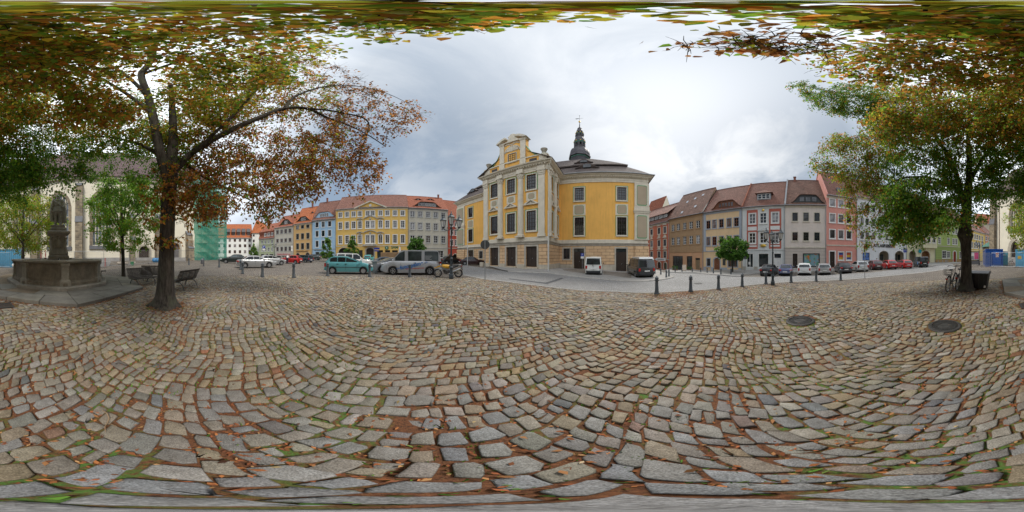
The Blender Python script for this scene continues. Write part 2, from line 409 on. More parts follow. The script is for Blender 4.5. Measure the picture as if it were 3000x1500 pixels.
# --- sheets that follow the ground between two outlines given as photo pixels or world points
def resample(pts, n):
    P = np.array([(p[0], p[1]) for p in pts], float); d = np.r_[0, np.cumsum(np.hypot(*np.diff(P, axis=0).T))]
    t = np.linspace(0, d[-1], n); return np.stack([np.interp(t, d, P[:, 0]), np.interp(t, d, P[:, 1])], 1)
def uvline(l): return [hit(u, v) for u, v in l]
def sheet(name, near, far, mat, n=60, m=8, dz=.012, skirt=0.0, bow=0):
    A = resample(near, n); B = resample(far, n)
    t = np.linspace(0, 1, m)[:, None, None]; P = A[None] * (1 - t) + B[None] * t
    Z = GZa(P[..., 0], P[..., 1]) + dz
    V = np.concatenate([P, Z[..., None]], -1).reshape(-1, 3)
    i = np.arange(m - 1)[:, None] * n; k = np.arange(n - 1)
    F = np.stack([i + k, i + k + 1, i + n + k + 1, i + n + k], -1).reshape(-1, 4)
    if skirt:
        b = len(V); W = V[:n].copy(); W[:, 2] -= skirt; V = np.r_[V, W]
        F = np.r_[F, np.stack([b + k, b + k + 1, k + 1, k], -1)]
        for e in (0, n - 1):
            idx = np.arange(m) * n + e; W = V[idx].copy(); W[:, 2] -= skirt; b = len(V); V = np.r_[V, W]; j = np.arange(m - 1)
            F = np.r_[F, np.stack([idx[:-1], idx[1:], b + j + 1, b + j], -1)]
    me = npmesh(name, V, F, mat)
    o = struct(link(name, me)); fixn(o)
    if o.data.polygons[0].normal.z < 0: o.data.flip_normals()
    return o
ROADM = brickmat('street_setts', (.33, .33, .325), (.25, .25, .25), (.13, .115, .10), .125, .10, .012, .8, .6, 'xy', .5, .2, .25, .02, .30)
PAVEM = brickmat('pavement_slabs', (.33, .315, .29), (.29, .28, .265), (.17, .16, .145), .32, .32, .008, .8, .4, 'xy', .5, .25, .5, .015)
KERBM = brickmat('kerb_granite', (.42, .39, .35), (.36, .34, .31), (.2, .18, .16), .9, .9, .01, .8, .3, 'xy', .5, .2, 1.0)
BAYM = brickmat('bay_setts', (.30, .265, .22), (.23, .21, .19), (.10, .075, .055), .16, .14, .016, .85, .8, 'xy', .5, .22, .4, .02, .2)
sheet('road', uvline(zip(EDGE_U, EDGE_V)), uvline([(1356, 775), (1421, 786), (1490, 796), (1604, 799), (1750, 800), (1880, 800), (1930, 798), (1962, 799), (2042, 800), (2101, 806), (2166, 811), (2270, 811), (2340, 808), (2437, 804.5), (2542, 800), (2663, 784.4), (2735, 779.8), (2790, 773)]), ROADM, 150, 26, .012)
for near, far in (([(1491, 818.5), (1550, 826), (1604, 833)], [(1491, 816.5), (1550, 823.5), (1606, 829.5)]), ([(1606, 832), (1630, 824), (1652, 816)], [(1598, 829), (1622, 821.5), (1643, 814.5)])): sheet('road_marking', uvline(near), uvline(far), brickmat('dark_setts', (.10, .105, .115), (.075, .08, .085), (.05, .05, .05), .125, .10, .012, .8, .6, 'xy'), 40, 3, .018)
# stone edging along the square
E = uvline(zip(EDGE_U, EDGE_V)); E2 = uvline(zip(EDGE_U, [v - 1.6 for v in EDGE_V])); sheet('kerb', E, E2, KERBM, 150, 2, .022, .03)
# town hall pavement with the kerb and the two parking bays laid into it
KL = [(1490, 797), (1604, 801), (1676, 810.5), (1750, 818), (1819, 824.8), (1880, 826.6), (1939, 821.7), (1970, 815), (1976, 812)]
THB = [(-.1, 0)]
wallpts = [XY(1426, 24.2), XY(1604, 19.3), XY(1640, 23.4), XY(1760, 23.2), XY(1893, 23.9), XY(1925, 27)]
kl = uvline(KL); kr = resample(kl, 60); kw = resample(wallpts, 60)
inn = kr + (kw - kr) / np.linalg.norm(kw - kr, axis=1)[:, None] * .16
sheet('kerb', kl, [tuple(p) for p in inn], KERBM, 60, 3, .105, .12)
sheet('pavement', [tuple(p) for p in inn], wallpts, PAVEM, 60, 12, .10)
sheet('parking_bay', uvline([(1652, 795), (1700, 801.5), (1745, 806)]), uvline([(1648, 791), (1690, 789), (1742, 793)]), BAYM, 30, 8, .107)
sheet('parking_bay', uvline([(1768, 807), (1810, 813), (1850, 818)]), uvline([(1768, 797), (1810, 799.5), (1850, 802)]), BAYM, 30, 8, .107)
# pavement of the opposite row and its parking bays
NR = math.radians(101)
def rowR(u, D=29.0): return XY(u, D / math.cos(az(u) - NR))
k2 = [(1955, 799.5), (2000, 800), (2042, 801), (2101, 807), (2150, 811), (2178, 811.5)]
sheet('pavement', uvline(k2), [rowR(u) for u in (1950, 2000, 2050, 2110, 2150, 2182)], PAVEM, 50, 8, .10, .12)
k3 = [(2178, 804), (2240, 800.8), (2300, 798.5), (2360, 796), (2440, 793)]
sheet('pavement', uvline(k3), [rowR(u) for u in (2180, 2240, 2300, 2360, 2421)], PAVEM, 50, 6, .10, .12)
sheet('parking_bay', uvline([(2180, 811.5), (2270, 811), (2340, 808), (2437, 804.5), (2542, 800), (2663, 784.4), (2730, 780)]), uvline([(2180, 803.5), (2240, 800.4), (2300, 798), (2360, 795.5), (2440, 792.5), (2530, 786), (2640, 778), (2690, 776.5)]), BAYM, 120, 8, .018)
k4 = [(2440, 793), (2530, 787), (2640, 778.5), (2700, 777.5), (2735, 779.5), (2762, 776.5), (2790, 772.5), (2815, 770.8)]
sheet('pavement', uvline(k4), [XY(2421, 29.3), XY(2511, 31.9), XY(2656, 39.9), XY(2700, 42), XY(2740, 44.8), XY(2770, 47.5), XY(2795, 50), XY(2822, 52)], PAVEM, 80, 8, .10, .12)
# --- octagonal slab apron of the fountain
def octp(R, k, da=0): a = FA + k * PI / 4 + da; return Vector((FC.x + R * math.cos(a), FC.y + R * math.sin(a), 0))
b = MB()
for k in range(8):
    o0, o1 = octp(5.05, k), octp(5.05, k + 1); m0, m1 = octp(4.0, k), octp(4.0, k + 1); i0, i1 = octp(2.6, k), octp(2.6, k + 1)
    for (p0, p1, q0, q1, nn) in ((o0, o1, m0, m1, 3), (m0, m1, i0, i1, 2)):
        for j in range(nn):
            g = .013; f0, f1 = j / nn, (j + 1) / nn
            L_ = [p0.lerp(p1, f0), p0.lerp(p1, f1), q0.lerp(q1, f1), q0.lerp(q1, f0)]; cc = sum(L_, Vector()) / 4
            L_ = [p + (cc - p).normalized() * g * 1.4 for p in L_]
            zt = .12 + random.uniform(-.003, .003); lo = [(p.x, p.y, -.1) for p in L_]; hi = [(p.x, p.y, zt - .012) for p in L_]; tp = [(p.x + (cc.x - p.x) * .012, p.y + (cc.y - p.y) * .012, zt) for p in L_]
            b.k = random.choice((0, 0, 1, 2))
            b.add(lo + hi + tp, [(0, 1, 5, 4), (1, 2, 6, 5), (2, 3, 7, 6), (3, 0, 4, 7), (4, 5, 9, 8), (5, 6, 10, 9), (6, 7, 11, 10), (7, 4, 8, 11), (8, 9, 10, 11)])
SLAB = [M('slab_grey', (.20, .188, .165), .8, .4, 2.2, 0, .5, 60, fine=.3), M('slab_brown', (.215, .165, .11), .8, .4, 2.0, 0, .5, 60, fine=.3), M('slab_pale', (.25, .235, .20), .8, .35, 2.4, 0, .5, 60, fine=.3)]
struct(fixn(b.build('pavement', SLAB)))
b = MB(); b.lathe([(4.9, -.1), (4.9, .09)], 8, FC, FA); struct(b.build('pavement_bed', M('dark_joint', (.05, .045, .04))))
# --- fallen leaves: loose ones everywhere, drifts along kerb, apron, bollards and tree feet
def flat_leaves(P, size, rng, pal, w=None, lift=.012):
    n = len(P); ang = rng.uniform(0, 2 * PI, n); d = np.stack([np.cos(ang), np.sin(ang), rng.normal(0, .18, n)], 1); sd = np.stack([-np.sin(ang), np.cos(ang), rng.normal(0, .25, n)], 1)
    sz = rng.uniform(.6, 1.25, (n, 1)) * size; up = np.array([0, 0, 1.0])
    base = P; V = np.stack([base, base + d * sz * .4 - sd * sz * .27 + up * sz * .14, base + d * sz * 1.15, base + d * sz * .5 + sd * sz * .27 + up * sz * rng.uniform(0, .25, (n, 1))], 1)
    ci = rng.choice(len(pal), n, p=w); C = np.array(pal)[ci] * rng.normal(1, .2, (n, 1)).clip(.5, 1.6)
    return V.reshape(-1, 3), np.arange(n * 4).reshape(-1, 4), np.repeat(C, 4, 0)
def scatter_leaves():
    rng = np.random.default_rng(3); P = []
    def addp(x, y, z=None): P.append(np.stack([x, y, (GZa(x, y) if z is None else z) + rng.uniform(.008, .022, len(x))], 1))
    n = 600; r = 11 * np.sqrt(rng.random(n)); a = rng.uniform(0, 2 * PI, n); addp(r * np.sin(a), r * np.cos(a))
    n = 220; r = rng.uniform(.3, 3.2, n); a = rng.uniform(0, 2 * PI, n); addp(r * np.sin(a), r * np.cos(a))
    for k in range(8):                                                            # along the apron
        n = 520; t = rng.random(n); p0, p1 = octp(5.07, k), octp(5.07, k + 1); e = np.abs(rng.normal(0, .10, n)); nx, ny = (p0 + p1).x / 2 - FC.x, (p0 + p1).y / 2 - FC.y; l = math.hypot(nx, ny)
        addp(p0.x + (p1.x - p0.x) * t + nx / l * e, p0.y + (p1.y - p0.y) * t + ny / l * e)
    for (p, n, sd) in ((TL, 1500, .6), (TR, 900, .55)):
        a = rng.uniform(0, 2 * PI, n); r = .35 + np.abs(rng.normal(0, sd, n)); addp(p.x + r * np.cos(a), p.y + r * np.sin(a))
    for (u, v, n, sx, sr) in ((1935, 867, 900, 26, .16), (2010, 860, 1100, 30, .16), (2040, 856, 500, 22, .12), (2112, 850, 450, 22, .15), (2180, 843, 300, 20, .15), (2265, 837, 350, 16, .14), (2330, 832, 250, 30, .2), (700, 806, 120, 20, .3)):
        for uu, dv in zip(rng.normal(u, sx, n), np.abs(rng.normal(0, 6, n))):
            p = hit(uu, max(v - 4 + dv, np.interp(uu, EDGE_U, EDGE_V) + 1 if 1356 < uu < 2800 else 0)); P.append(np.array([[p.x, p.y, p.z + .015]]))
    n = 900; uu = rng.uniform(1360, 2500, n); vv = np.interp(uu, EDGE_U, EDGE_V) + np.abs(rng.normal(2, 5, n))
    for a_, b_ in zip(uu, vv): p = hit(a_, b_); P.append(np.array([[p.x, p.y, p.z + .015]]))
    P = np.concatenate(P); pal = [(.33, .12, .045), (.36, .17, .07), (.22, .085, .04), (.42, .31, .14), (.14, .06, .035), (.40, .31, .20)]
    V, F, C = flat_leaves(P, .043, rng, pal, [.3, .22, .22, .08, .13, .05])
    o = link('fallen_leaves', npmesh('fallen_leaves', V, F, attrmat('leaf_litter', .85, .1), C)); o['kind'] = 'stuff'
scatter_leaves()
from mathutils.kdtree import KDTree
KD = KDTree(len(STN))
for i, p in enumerate(STN[:, 32]): KD.insert((p[0], p[1], 0), i)
KD.balance()
def in_joint(px, py):
    c, j, d = KD.find((px, py, 0)); poly = STN[j, 8:16, :2]
    for q in range(8):
        x0, y0 = poly[q]; x1, y1 = poly[(q + 1) % 8]
        if (x1 - x0) * (py - y0) - (y1 - y0) * (px - x0) < -.0003: return True
    return False
def litter():
    rng = np.random.default_rng(17); n = 60000; r = .2 + 9 * rng.random(n) ** .75; a = rng.uniform(0, 2 * PI, n); x, y = r * np.sin(a), r * np.cos(a); u = (a / (2 * PI) * 3000 + 1500) % 3000
    w = np.where((u < 950) | (u > 2650), 1.0, .6); f = .5 + .5 * np.sin(x * 1.3 + 1.5 * np.sin(y * .9)) * np.sin(y * 1.7 + x * .6)
    idx = np.where(rng.random(n) < w * (.35 + .65 * f))[0]; keep = [i for i in idx if in_joint(x[i], y[i])]
    P = np.stack([x[keep], y[keep], GZa(x[keep], y[keep]) - .006 + rng.uniform(0, .008, len(keep))], 1)
    V, F, C = flat_leaves(P, .032, rng, [(.42, .16, .055), (.34, .11, .045), (.26, .10, .05), (.48, .27, .12), (.17, .07, .04)], [.3, .28, .2, .12, .1])
    o = link('leaf_litter', npmesh('leaf_litter', V, F, attrmat('leaf_litter', .85, .1), C)); o['kind'] = 'stuff'
litter()
# --- moss and grass tufts in the joints (dense towards the fountain side)
def grass():
    rng = np.random.default_rng(8); n = 80000
    r = 5.5 * np.sqrt(rng.random(n)); a = rng.uniform(0, 2 * PI, n); x, y = r * np.sin(a), r * np.cos(a)
    f = np.sin(x * 2.3 + 1.2 * np.sin(y * 1.7)) + np.sin(y * 2.9 + 1.4 * np.sin(x * 2.1 + 2)) + .8 * np.sin(x * 5.1 + y * 4.3)
    u = (a / (2 * PI) * 3000 + 1500) % 3000; bias = np.where((u < 1150) | (u > 2850), .2, np.where(u < 1500, -.3, -.75)) + np.where(r < 1.0, .25, 0) - np.where(r > 3.3, .55, 0)
    k = f + bias + rng.normal(0, .25, n) > .5
    keep = [i for i in np.where(k)[0] if in_joint(x[i], y[i])]
    x, y = x[keep], y[keep]; n = len(x); z = GZa(x, y) - .02
    ang = rng.uniform(0, 2 * PI, n); h = rng.uniform(.022, .05, n); w = rng.uniform(.005, .011, n); lean = rng.normal(0, .016, (n, 2))
    dx, dy = np.cos(ang) * w, np.sin(ang) * w
    V = np.stack([np.stack([x - dx, y - dy, z], 1), np.stack([x + dx, y + dy, z], 1), np.stack([x + lean[:, 0] + dx * .3, y + lean[:, 1] + dy * .3, z + h], 1), np.stack([x + lean[:, 0] - dx * .3, y + lean[:, 1] - dy * .3, z + h], 1)], 1)
    C = np.array([(.13, .28, .04), (.09, .20, .035), (.20, .30, .07)])[rng.integers(0, 3, n)] * rng.normal(1, .2, (n, 1)).clip(.5, 1.5)
    o = link('grass', npmesh('grass', V.reshape(-1, 3), np.arange(n * 4).reshape(-1, 4), attrmat('grass_blade', .7, .3), np.repeat(C, 4, 0))); o['kind'] = 'stuff'
grass()
# ================================================================ TREES
BARK = None
def barkmat():
    m, nt, b = newmat('bark'); L = nt.links.new
    v = coords(nt, (1, 1, .22)); n1 = noise(nt, v, 11, 6, .7); v2 = coords(nt)
    c = mixc(nt, ramp(nt, n1, .35, .68), (.018, .015, .013), (.11, .095, .08))
    c = mixc(nt, ramp(nt, noise(nt, v2, 2.2, 4), .52, .72), c, (.085, .09, .06))
    L(c, b.inputs['Base Color']); b.inputs['Roughness'].default_value = .95
    bp = N(nt, 'ShaderNodeBump'); bp.inputs['Strength'].default_value = 1.0; bp.inputs['Distance'].default_value = .05
    L(n1, bp.inputs['Height']); L(bp.outputs[0], b.inputs['Normal']); return m
BARK = barkmat(); LEAF = attrmat('leaf', .5, .58)
G1, G2, G3 = (.115, .25, .04), (.18, .33, .05), (.085, .185, .035)
DG = (.045, .11, .022)
OL, OL2, YE = (.30, .33, .05), (.41, .36, .055), (.55, .43, .06)
OR, OR2, BR, RB, DB = (.58, .27, .06), (.48, .22, .06), (.31, .155, .065), (.36, .15, .07), (.19, .09, .05)
def inpoly(px, py, poly):
    ins = np.zeros(len(px), bool); n = len(poly)
    for i in range(n):
        x0, y0 = poly[i]; x1, y1 = poly[(i + 1) % n]
        c = ((y0 > py) != (y1 > py)); 
        with np.errstate(divide='ignore', invalid='ignore'): xi = (x1 - x0) * (py - y0) / (y1 - y0 + 1e-12) + x0
        ins ^= c & (px < xi)
    return ins
def clear_of(p):
    "keeps the forked stem of the first lime free of leaves on the side towards the square"
    r = math.hypot(p[0], p[1]); u = (math.atan2(p[0], p[1]) / (2 * PI) * 3000 + 1500) % 3000; v = 750 - math.degrees(math.atan2(p[2] - CAMZ, r)) / .12
    return (400 < u < 480 and 80 < v < 400 and r < 4.9) or (480 <= u < 530 and 330 < v < 480 and r < 5.1) or (560 < u < 960 and abs(v - (450 - (u - 560) * .45 if u < 850 else 318)) < 26 and r < 5.0)
def sample(poly, n, rng, rlo=None, rhi=None, zlo=None, zhi=None, rmax=12, anchor=None, amax=99):
    "n foliage centres spread evenly over a patch of the view, at distance r or height z"
    P = np.array(poly, float); out = []
    while len(out) < n:
        u = rng.uniform(P[:, 0].min(), P[:, 0].max(), 400); v = rng.uniform(P[:, 1].min(), P[:, 1].max(), 400)
        k = inpoly(u, v, poly) & (rng.random(400) < np.cos(np.radians((750 - v) * .12)))
        for a, b in zip(u[k], v[k]):
            if zlo is not None:
                z = rng.uniform(zlo, zhi); r = (z - CAMZ) / math.tan(el(b)); 
                if r > rmax: r = rng.uniform(.7, 1) * rmax
            else: r = rng.uniform(rlo, rhi)
            p = PT(a, b, r)
            if anchor is not None and math.hypot(p.x - anchor.x, p.y - anchor.y) > amax: continue
            out.append(np.array(p))
    return [p for p in out[:n] if not clear_of(p)]
def leaves(cl, rng, lsize, sag=.5, avoid=1.5):
    "cl: list of (centre, radius, count, palette, weights, anchor direction)"
    B, D, Nn, S, C = [], [], [], [], []
    for (c, rad, cnt, pal, w, outd) in cl:
        k = max(2, cnt // 9); tw = rng.normal(0, 1, (k, 3)); tw[:, 2] *= .6; tw /= np.linalg.norm(tw, axis=1)[:, None]; tw += outd * .5; tw[:, 2] -= sag * .5
        tw /= np.linalg.norm(tw, axis=1)[:, None]
        i = rng.integers(0, k, cnt); t = rng.random(cnt) ** .7 * rad
        p = c + tw[i] * t[:, None] + rng.normal(0, .075, (cnt, 3)) * (rad / .5); p[:, 2] -= sag * t ** 2 * .5
        d = tw[i] * .5 + rng.normal(0, .7, (cnt, 3)) + np.array([0, 0, -.55]); d /= np.linalg.norm(d, axis=1)[:, None]
        nn = rng.normal(0, .65, (cnt, 3)) + np.array([0, 0, .9]); nn -= d * (nn * d).sum(1)[:, None]; nn /= np.linalg.norm(nn, axis=1)[:, None] + 1e-9
        B.append(p); D.append(d); Nn.append(nn); S.append(lsize * rng.uniform(.62, 1.2, cnt))
        col = np.array(pal)[rng.choice(len(pal), cnt, p=w)] * (rng.normal(1, .13) * rng.normal(1, .2, (cnt, 1))).clip(.4, 1.7); C.append(col)
    B, D, Nn, S, C = map(np.concatenate, (B, D, Nn, S, C)); 
    k = np.linalg.norm(B - np.array([0, 0, CAMZ]), axis=1) > avoid; B, D, Nn, S, C = B[k], D[k], Nn[k], S[k], C[k]
    n = len(B); W = np.cross(D, Nn); s = S[:, None]; curl = rng.uniform(-.1, .6, (n, 1)); cup = rng.uniform(-.1, .42, (n, 1))
    def pt(a, b, h): return B + D * s * a + W * s * b + Nn * s * h
    V = np.stack([pt(0, 0, 0), pt(.1, -.40, cup), pt(.52, -.38, cup - curl * .3), pt(1.05, 0, -curl), pt(.52, .38, cup - curl * .3), pt(.1, .40, cup)], 1).reshape(-1, 3)
    b = np.arange(n)[:, None] * 6
    F = np.concatenate([b + np.array([0, 1, 2, 3]), b + np.array([0, 3, 4, 5])])
    return V, F, np.repeat(C, 6, 0)
def smoothpath(pts, rad, m=5):
    P = [np.array(p, float) for p in pts]; n = len(P); out = []; R = []
    for i in range(n - 1):
        p0, p1, p2, p3 = P[max(i - 1, 0)], P[i], P[i + 1], P[min(i + 2, n - 1)]
        for j in range(m):
            t = j / m; out.append(.5 * (2 * p1 + (p2 - p0) * t + (2 * p0 - 5 * p1 + 4 * p2 - p3) * t * t + (3 * p1 - p0 - 3 * p2 + p3) * t ** 3)); R.append(rad[i] * (1 - t) + rad[i + 1] * t)
    out.append(P[-1]); R.append(rad[-1]); return out, R
def tree(name, label, base, trunk, limbs, groups, lsize, seed, gname=None, sag=.5, twigs=3, roots=0, lump=.06, bark=None, cat='tree', trunkn=14, avoid=1.5, nearlim=.0):
    rng = np.random.default_rng(seed); b = MB(); nodes = []; base = np.array(base)
    T, R = smoothpath([p for p, r in trunk], [r for p, r in trunk], 6)
    vs = []; fs = []; n = trunkn
    ph = rng.uniform(0, 6, 4)
    for i, (p, r) in enumerate(zip(T, R)):
        h = p[2] - base[2]; flare = 1 + (.55 * math.exp(-h / .16) + .22 * math.exp(-h / .5) if roots else .12 * math.exp(-h / .2))
        for k in range(n):
            t = 2 * PI * k / n; w = 1 + lump * math.sin(3 * t + ph[0] + h * .6) + lump * .7 * math.sin(5 * t + ph[1] - h * 1.3) + (roots * .5 * max(0, math.sin(5 * t + ph[2])) * math.exp(-h / .13) if roots else 0)
            vs.append((p[0] + r * flare * w * math.cos(t), p[1] + r * flare * w * math.sin(t), p[2] - (.06 if i == 0 else 0)))
        nodes.append((p, r))
    for i in range(len(T) - 1):
        for k in range(n): fs.append((i * n + k, i * n + (k + 1) % n, (i + 1) * n + (k + 1) % n, (i + 1) * n + k))
    fs.append(tuple(range((len(T) - 1) * n, len(T) * n))); b.add(vs, fs)
    first = len(nodes)
    for limb in limbs:
        Lp, Lr = smoothpath([p for p, r in limb], [r for p, r in limb], 5); b.tube(Lp, Lr, 7); nodes += list(zip(Lp, Lr))
    # twig connections to every foliage centre
    start = int(len(T) * .55); NP = np.array([p for p, r in nodes]); use = np.ones(len(nodes), bool); use[:start] = False
    NP = list(NP[use]); NR = [r for (p, r), q in zip(nodes, use) if q]
    cl = []
    cents = [(c, g) for g in groups for c in g['c']]
    tp = np.array(trunk[-1][0]); cents.sort(key=lambda e: min(np.linalg.norm(np.array(NP) - e[0], axis=1)))
    for c, g in cents:
        A = np.array(NP); d = np.linalg.norm(A - c, axis=1) + np.maximum(0, A[:, 2] - c[2]) * .3
        j = int(np.argmin(d)); p0 = A[j]; dist = np.linalg.norm(c - p0)
        if dist > .15:
            r0 = min(NR[j] * .7, .012 + .011 * dist); mid = (p0 + c) / 2 + rng.normal(0, .07 * dist, 3) + np.array([0, 0, .09 * dist])
            q1 = p0 + (mid - p0) * .5 + rng.normal(0, .04 * dist, 3)
            path = [p0, q1, mid, (mid + c) / 2 + rng.normal(0, .03 * dist, 3), c]; rr = np.linspace(r0, .005, 5)
            b.tube(path, rr, 4 if r0 < .03 else 5, caps=False)
            for q, r in list(zip(path, rr))[1:]:
                NP.append(q); NR.append(float(r))
        od = c - p0 if dist > .2 else c - tp; od = od / (np.linalg.norm(od) + 1e-6)
        rad = g['rad'] * rng.uniform(.7, 1.25); cnt = int(g['n'] * rng.uniform(.6, 1.4))
        for _ in range(g.get('tw', twigs)):
            d2 = rng.normal(0, 1, 3) + od * .8; d2 /= np.linalg.norm(d2); e = c + d2 * rad; e[2] -= sag * rad * .3
            b.tube([c, (c + e) / 2 + rng.normal(0, .05 * rad, 3), e], [.006, .004, .002], 3, caps=False)
        w = np.array(g['w'], float); cl.append((c, rad, cnt, g['pal'], w / w.sum(), od))
    V, F, C = leaves(cl, rng, lsize, sag, avoid)
    root = thing(name, label, cat, tuple(base), 0, gname)
    b.v = [(x - base[0], y - base[1], z - base[2]) for x, y, z in b.v]
    b.build('trunk', bark or BARK, root, True)
    link('crown', npmesh('crown', V - base, F, LEAF, C), root)
    print(name, 'leaves', len(C) // 6)
    return root
rng = np.random.default_rng(21)
def pts(*l): return [(np.array(PT(u, v, r)), rad) for u, v, r, rad in l]
# ---- big lime whose limb reaches towards the town hall
b0 = np.array(TL)
trunk = [(b0, .285), (np.array(PT(486, 800, 5.26)), .258), (np.array(PT(489, 700, 5.25)), .248), (np.array(PT(492, 610, 5.25)), .245), (np.array(PT(497, 530, 5.25)), .24), (np.array(PT(502, 470, 5.25)), .21), (np.array(PT(508, 400, 5.2)), .15), (np.array(PT(505, 320, 5.1)), .11), (np.array(PT(500, 250, 4.6)), .07)]
limbs = [pts((497, 540, 5.25, .2), (470, 450, 5.1, .17), (448, 340, 5.0, .15), (436, 290, 4.8, .13), (414, 220, 4.4, .11), (440, 180, 4.0, .10), (462, 110, 3.4, .08), (500, 60, 2.6, .06)),
         pts((500, 520, 5.25, .14), (560, 450, 5.2, .12), (660, 390, 5.0, .11), (760, 345, 5.0, .10), (835, 318, 5.0, .085), (900, 318, 5.1, .07), (960, 345, 5.3, .05), (1050, 380, 5.6, .03), (1130, 430, 5.9, .018)),
         pts((835, 318, 5.0, .07), (870, 280, 5.0, .05), (980, 250, 5.2, .035), (1090, 260, 5.5, .02), (1190, 300, 5.8, .01)),
         pts((900, 318, 5.1, .05), (1000, 330, 5.2, .04), (1080, 360, 5.5, .03), (1050, 470, 5.7, .02), (1040, 530, 5.8, .01)),
         pts((560, 450, 5.2, .07), (600, 420, 4.6, .06), (720, 300, 4.4, .045), (850, 180, 4.2, .03), (950, 140, 4.3, .015)),
         pts((448, 340, 5.0, .09), (330, 250, 4.6, .07), (180, 190, 4.6, .05), (40, 180, 4.8, .03)),
         pts((436, 290, 4.8, .08), (300, 180, 4.0, .06), (100, 130, 3.6, .04), (-100, 110, 3.4, .02)),
         pts((505, 480, 5.3, .09), (400, 420, 6.2, .07), (280, 400, 7.0, .05), (150, 430, 7.4, .03)),
         pts((505, 460, 5.3, .08), (600, 520, 5.9, .06), (680, 560, 6.2, .04), (760, 600, 6.3, .02)),
         pts((462, 110, 3.4, .06), (700, 60, 2.2, .045), (1100, 45, 1.6, .03), (1500, 40, 1.5, .015)),
         pts((414, 220, 4.4, .07), (600, 160, 3.6, .05), (760, 110, 3.0, .035), (950, 70, 2.2, .02)),
         pts((500, 60, 2.6, .04), (300, 25, 1.2, .03), (0, 12, .5, .02), (2600, 25, 1.0, .015))]
S_ = lambda *a, **k: sample(*a, rng=rng, **k)
mixtop = ([OL, G2, OR2, RB, OL2, OR, G1, YE], [.30, .18, .12, .04, .19, .08, .05, .04])
red = ([RB, BR, OR2, DB, OL, G1], [.28, .24, .15, .10, .14, .09])
grn = ([G1, G2, (.20, .38, .05), G3, OL], [.36, .28, .12, .14, .10])
org = ([OR, OR2, OL2, G2, BR], [.40, .2, .2, .12, .08])
def grp(c, rad, n, pw, **k): return dict(c=c, rad=rad, n=n, pal=pw[0], w=pw[1], **k)
groups = [
    grp(S_([(-60, 16), (1000, 16), (960, 100), (900, 150), (760, 260), (600, 390), (480, 440), (330, 420), (100, 420), (-60, 400)], 350, zlo=6.2, zhi=10.6, rmax=8.5, anchor=TL, amax=7.2), .55, 125, mixtop),
    grp(S_([(-60, 16), (760, 16), (700, 200), (560, 330), (330, 330), (100, 330), (-60, 300)], 40, zlo=4.6, zhi=6, rmax=5, anchor=TL, amax=7), .45, 60, ([OL, OR2, OR, OL2, G2, RB], [.3, .17, .17, .15, .16, .05])),
    grp(S_([(490, 210), (760, 130), (960, 125), (985, 300), (850, 330), (700, 370), (560, 450), (490, 450)], 175, rlo=5.0, rhi=7.4), .52, 95, ([OL, OR2, BR, G2, RB, OL2, G1], [.26, .18, .15, .12, .13, .1, .06])),
    grp(S_([(-60, 240), (400, 250), (500, 400), (430, 440), (200, 450), (-60, 480)], 105, rlo=5.0, rhi=8.5, anchor=TL, amax=8), .55, 120, ([G1, OL, G3, G2, OR2], [.3, .28, .2, .14, .08])),
    grp(S_([(700, 300), (830, 215), (930, 170), (960, 200), (1000, 300), (1010, 420), (980, 540), (900, 570), (800, 620), (690, 600), (560, 650), (500, 620), (490, 500), (560, 420)], 225, rlo=4.6, rhi=6.8), .5, 92, red),
    grp(S_([(940, 230), (1060, 250), (1180, 280), (1235, 330), (1200, 380), (1100, 420), (1120, 500), (1060, 560), (1000, 540), (980, 420), (940, 330)], 95, rlo=4.9, rhi=6.3), .48, 50, ([BR, RB, DB, OR2, G3], [.36, .25, .25, .09, .05]), tw=6),
    grp(S_([(880, 160), (1000, 180), (1080, 230), (1190, 260), (1010, 270), (900, 220)], 22, rlo=4.6, rhi=5.8), .5, 18, ([BR, RB, DB], [.4, .3, .3]), tw=9),
    grp(S_([(250, 400), (480, 370), (590, 470), (520, 560), (430, 630), (340, 560), (250, 535), (190, 560), (130, 555), (20, 565), (-20, 430)], 125, rlo=4.8, rhi=8.5), .52, 105, grn),
    grp(S_([(560, 430), (720, 470), (860, 560), (800, 640), (680, 600), (560, 655), (500, 640)], 45, rlo=4.6, rhi=6.4), .48, 75, ([OR2, BR, OL, G1, RB, OR], [.26, .22, .18, .14, .1, .1])),
    grp(S_([(150, 240), (380, 220), (400, 330), (300, 390), (140, 350)], 24, rlo=2.7, rhi=3.5), .42, 50, org),
    grp(S_([(425, 480), (545, 480), (560, 640), (520, 720), (450, 725), (420, 620)], 26, rlo=4.75, rhi=5.05), .3, 38, ([OR, OR2, OL, BR, G2], [.3, .3, .15, .15, .1])),
    grp(S_([(940, 18), (1400, 18), (1650, 30), (1650, 40), (1400, 52), (1180, 84), (960, 100)], 18, zlo=5, zhi=8), .36, 60, mixtop),
    grp([np.array((rng.normal(-.15, .2), rng.normal(-.3, .22), rng.uniform(5.0, 8.0))) for _ in range(9)], .34, 50, mixtop),
]
tree('lime_tree', 'thick dark trunked lime tree beside the benches with reddish brown drooping limb', b0, trunk, limbs, groups, .084, 4, 'large lime trees round the fountain', roots=1)
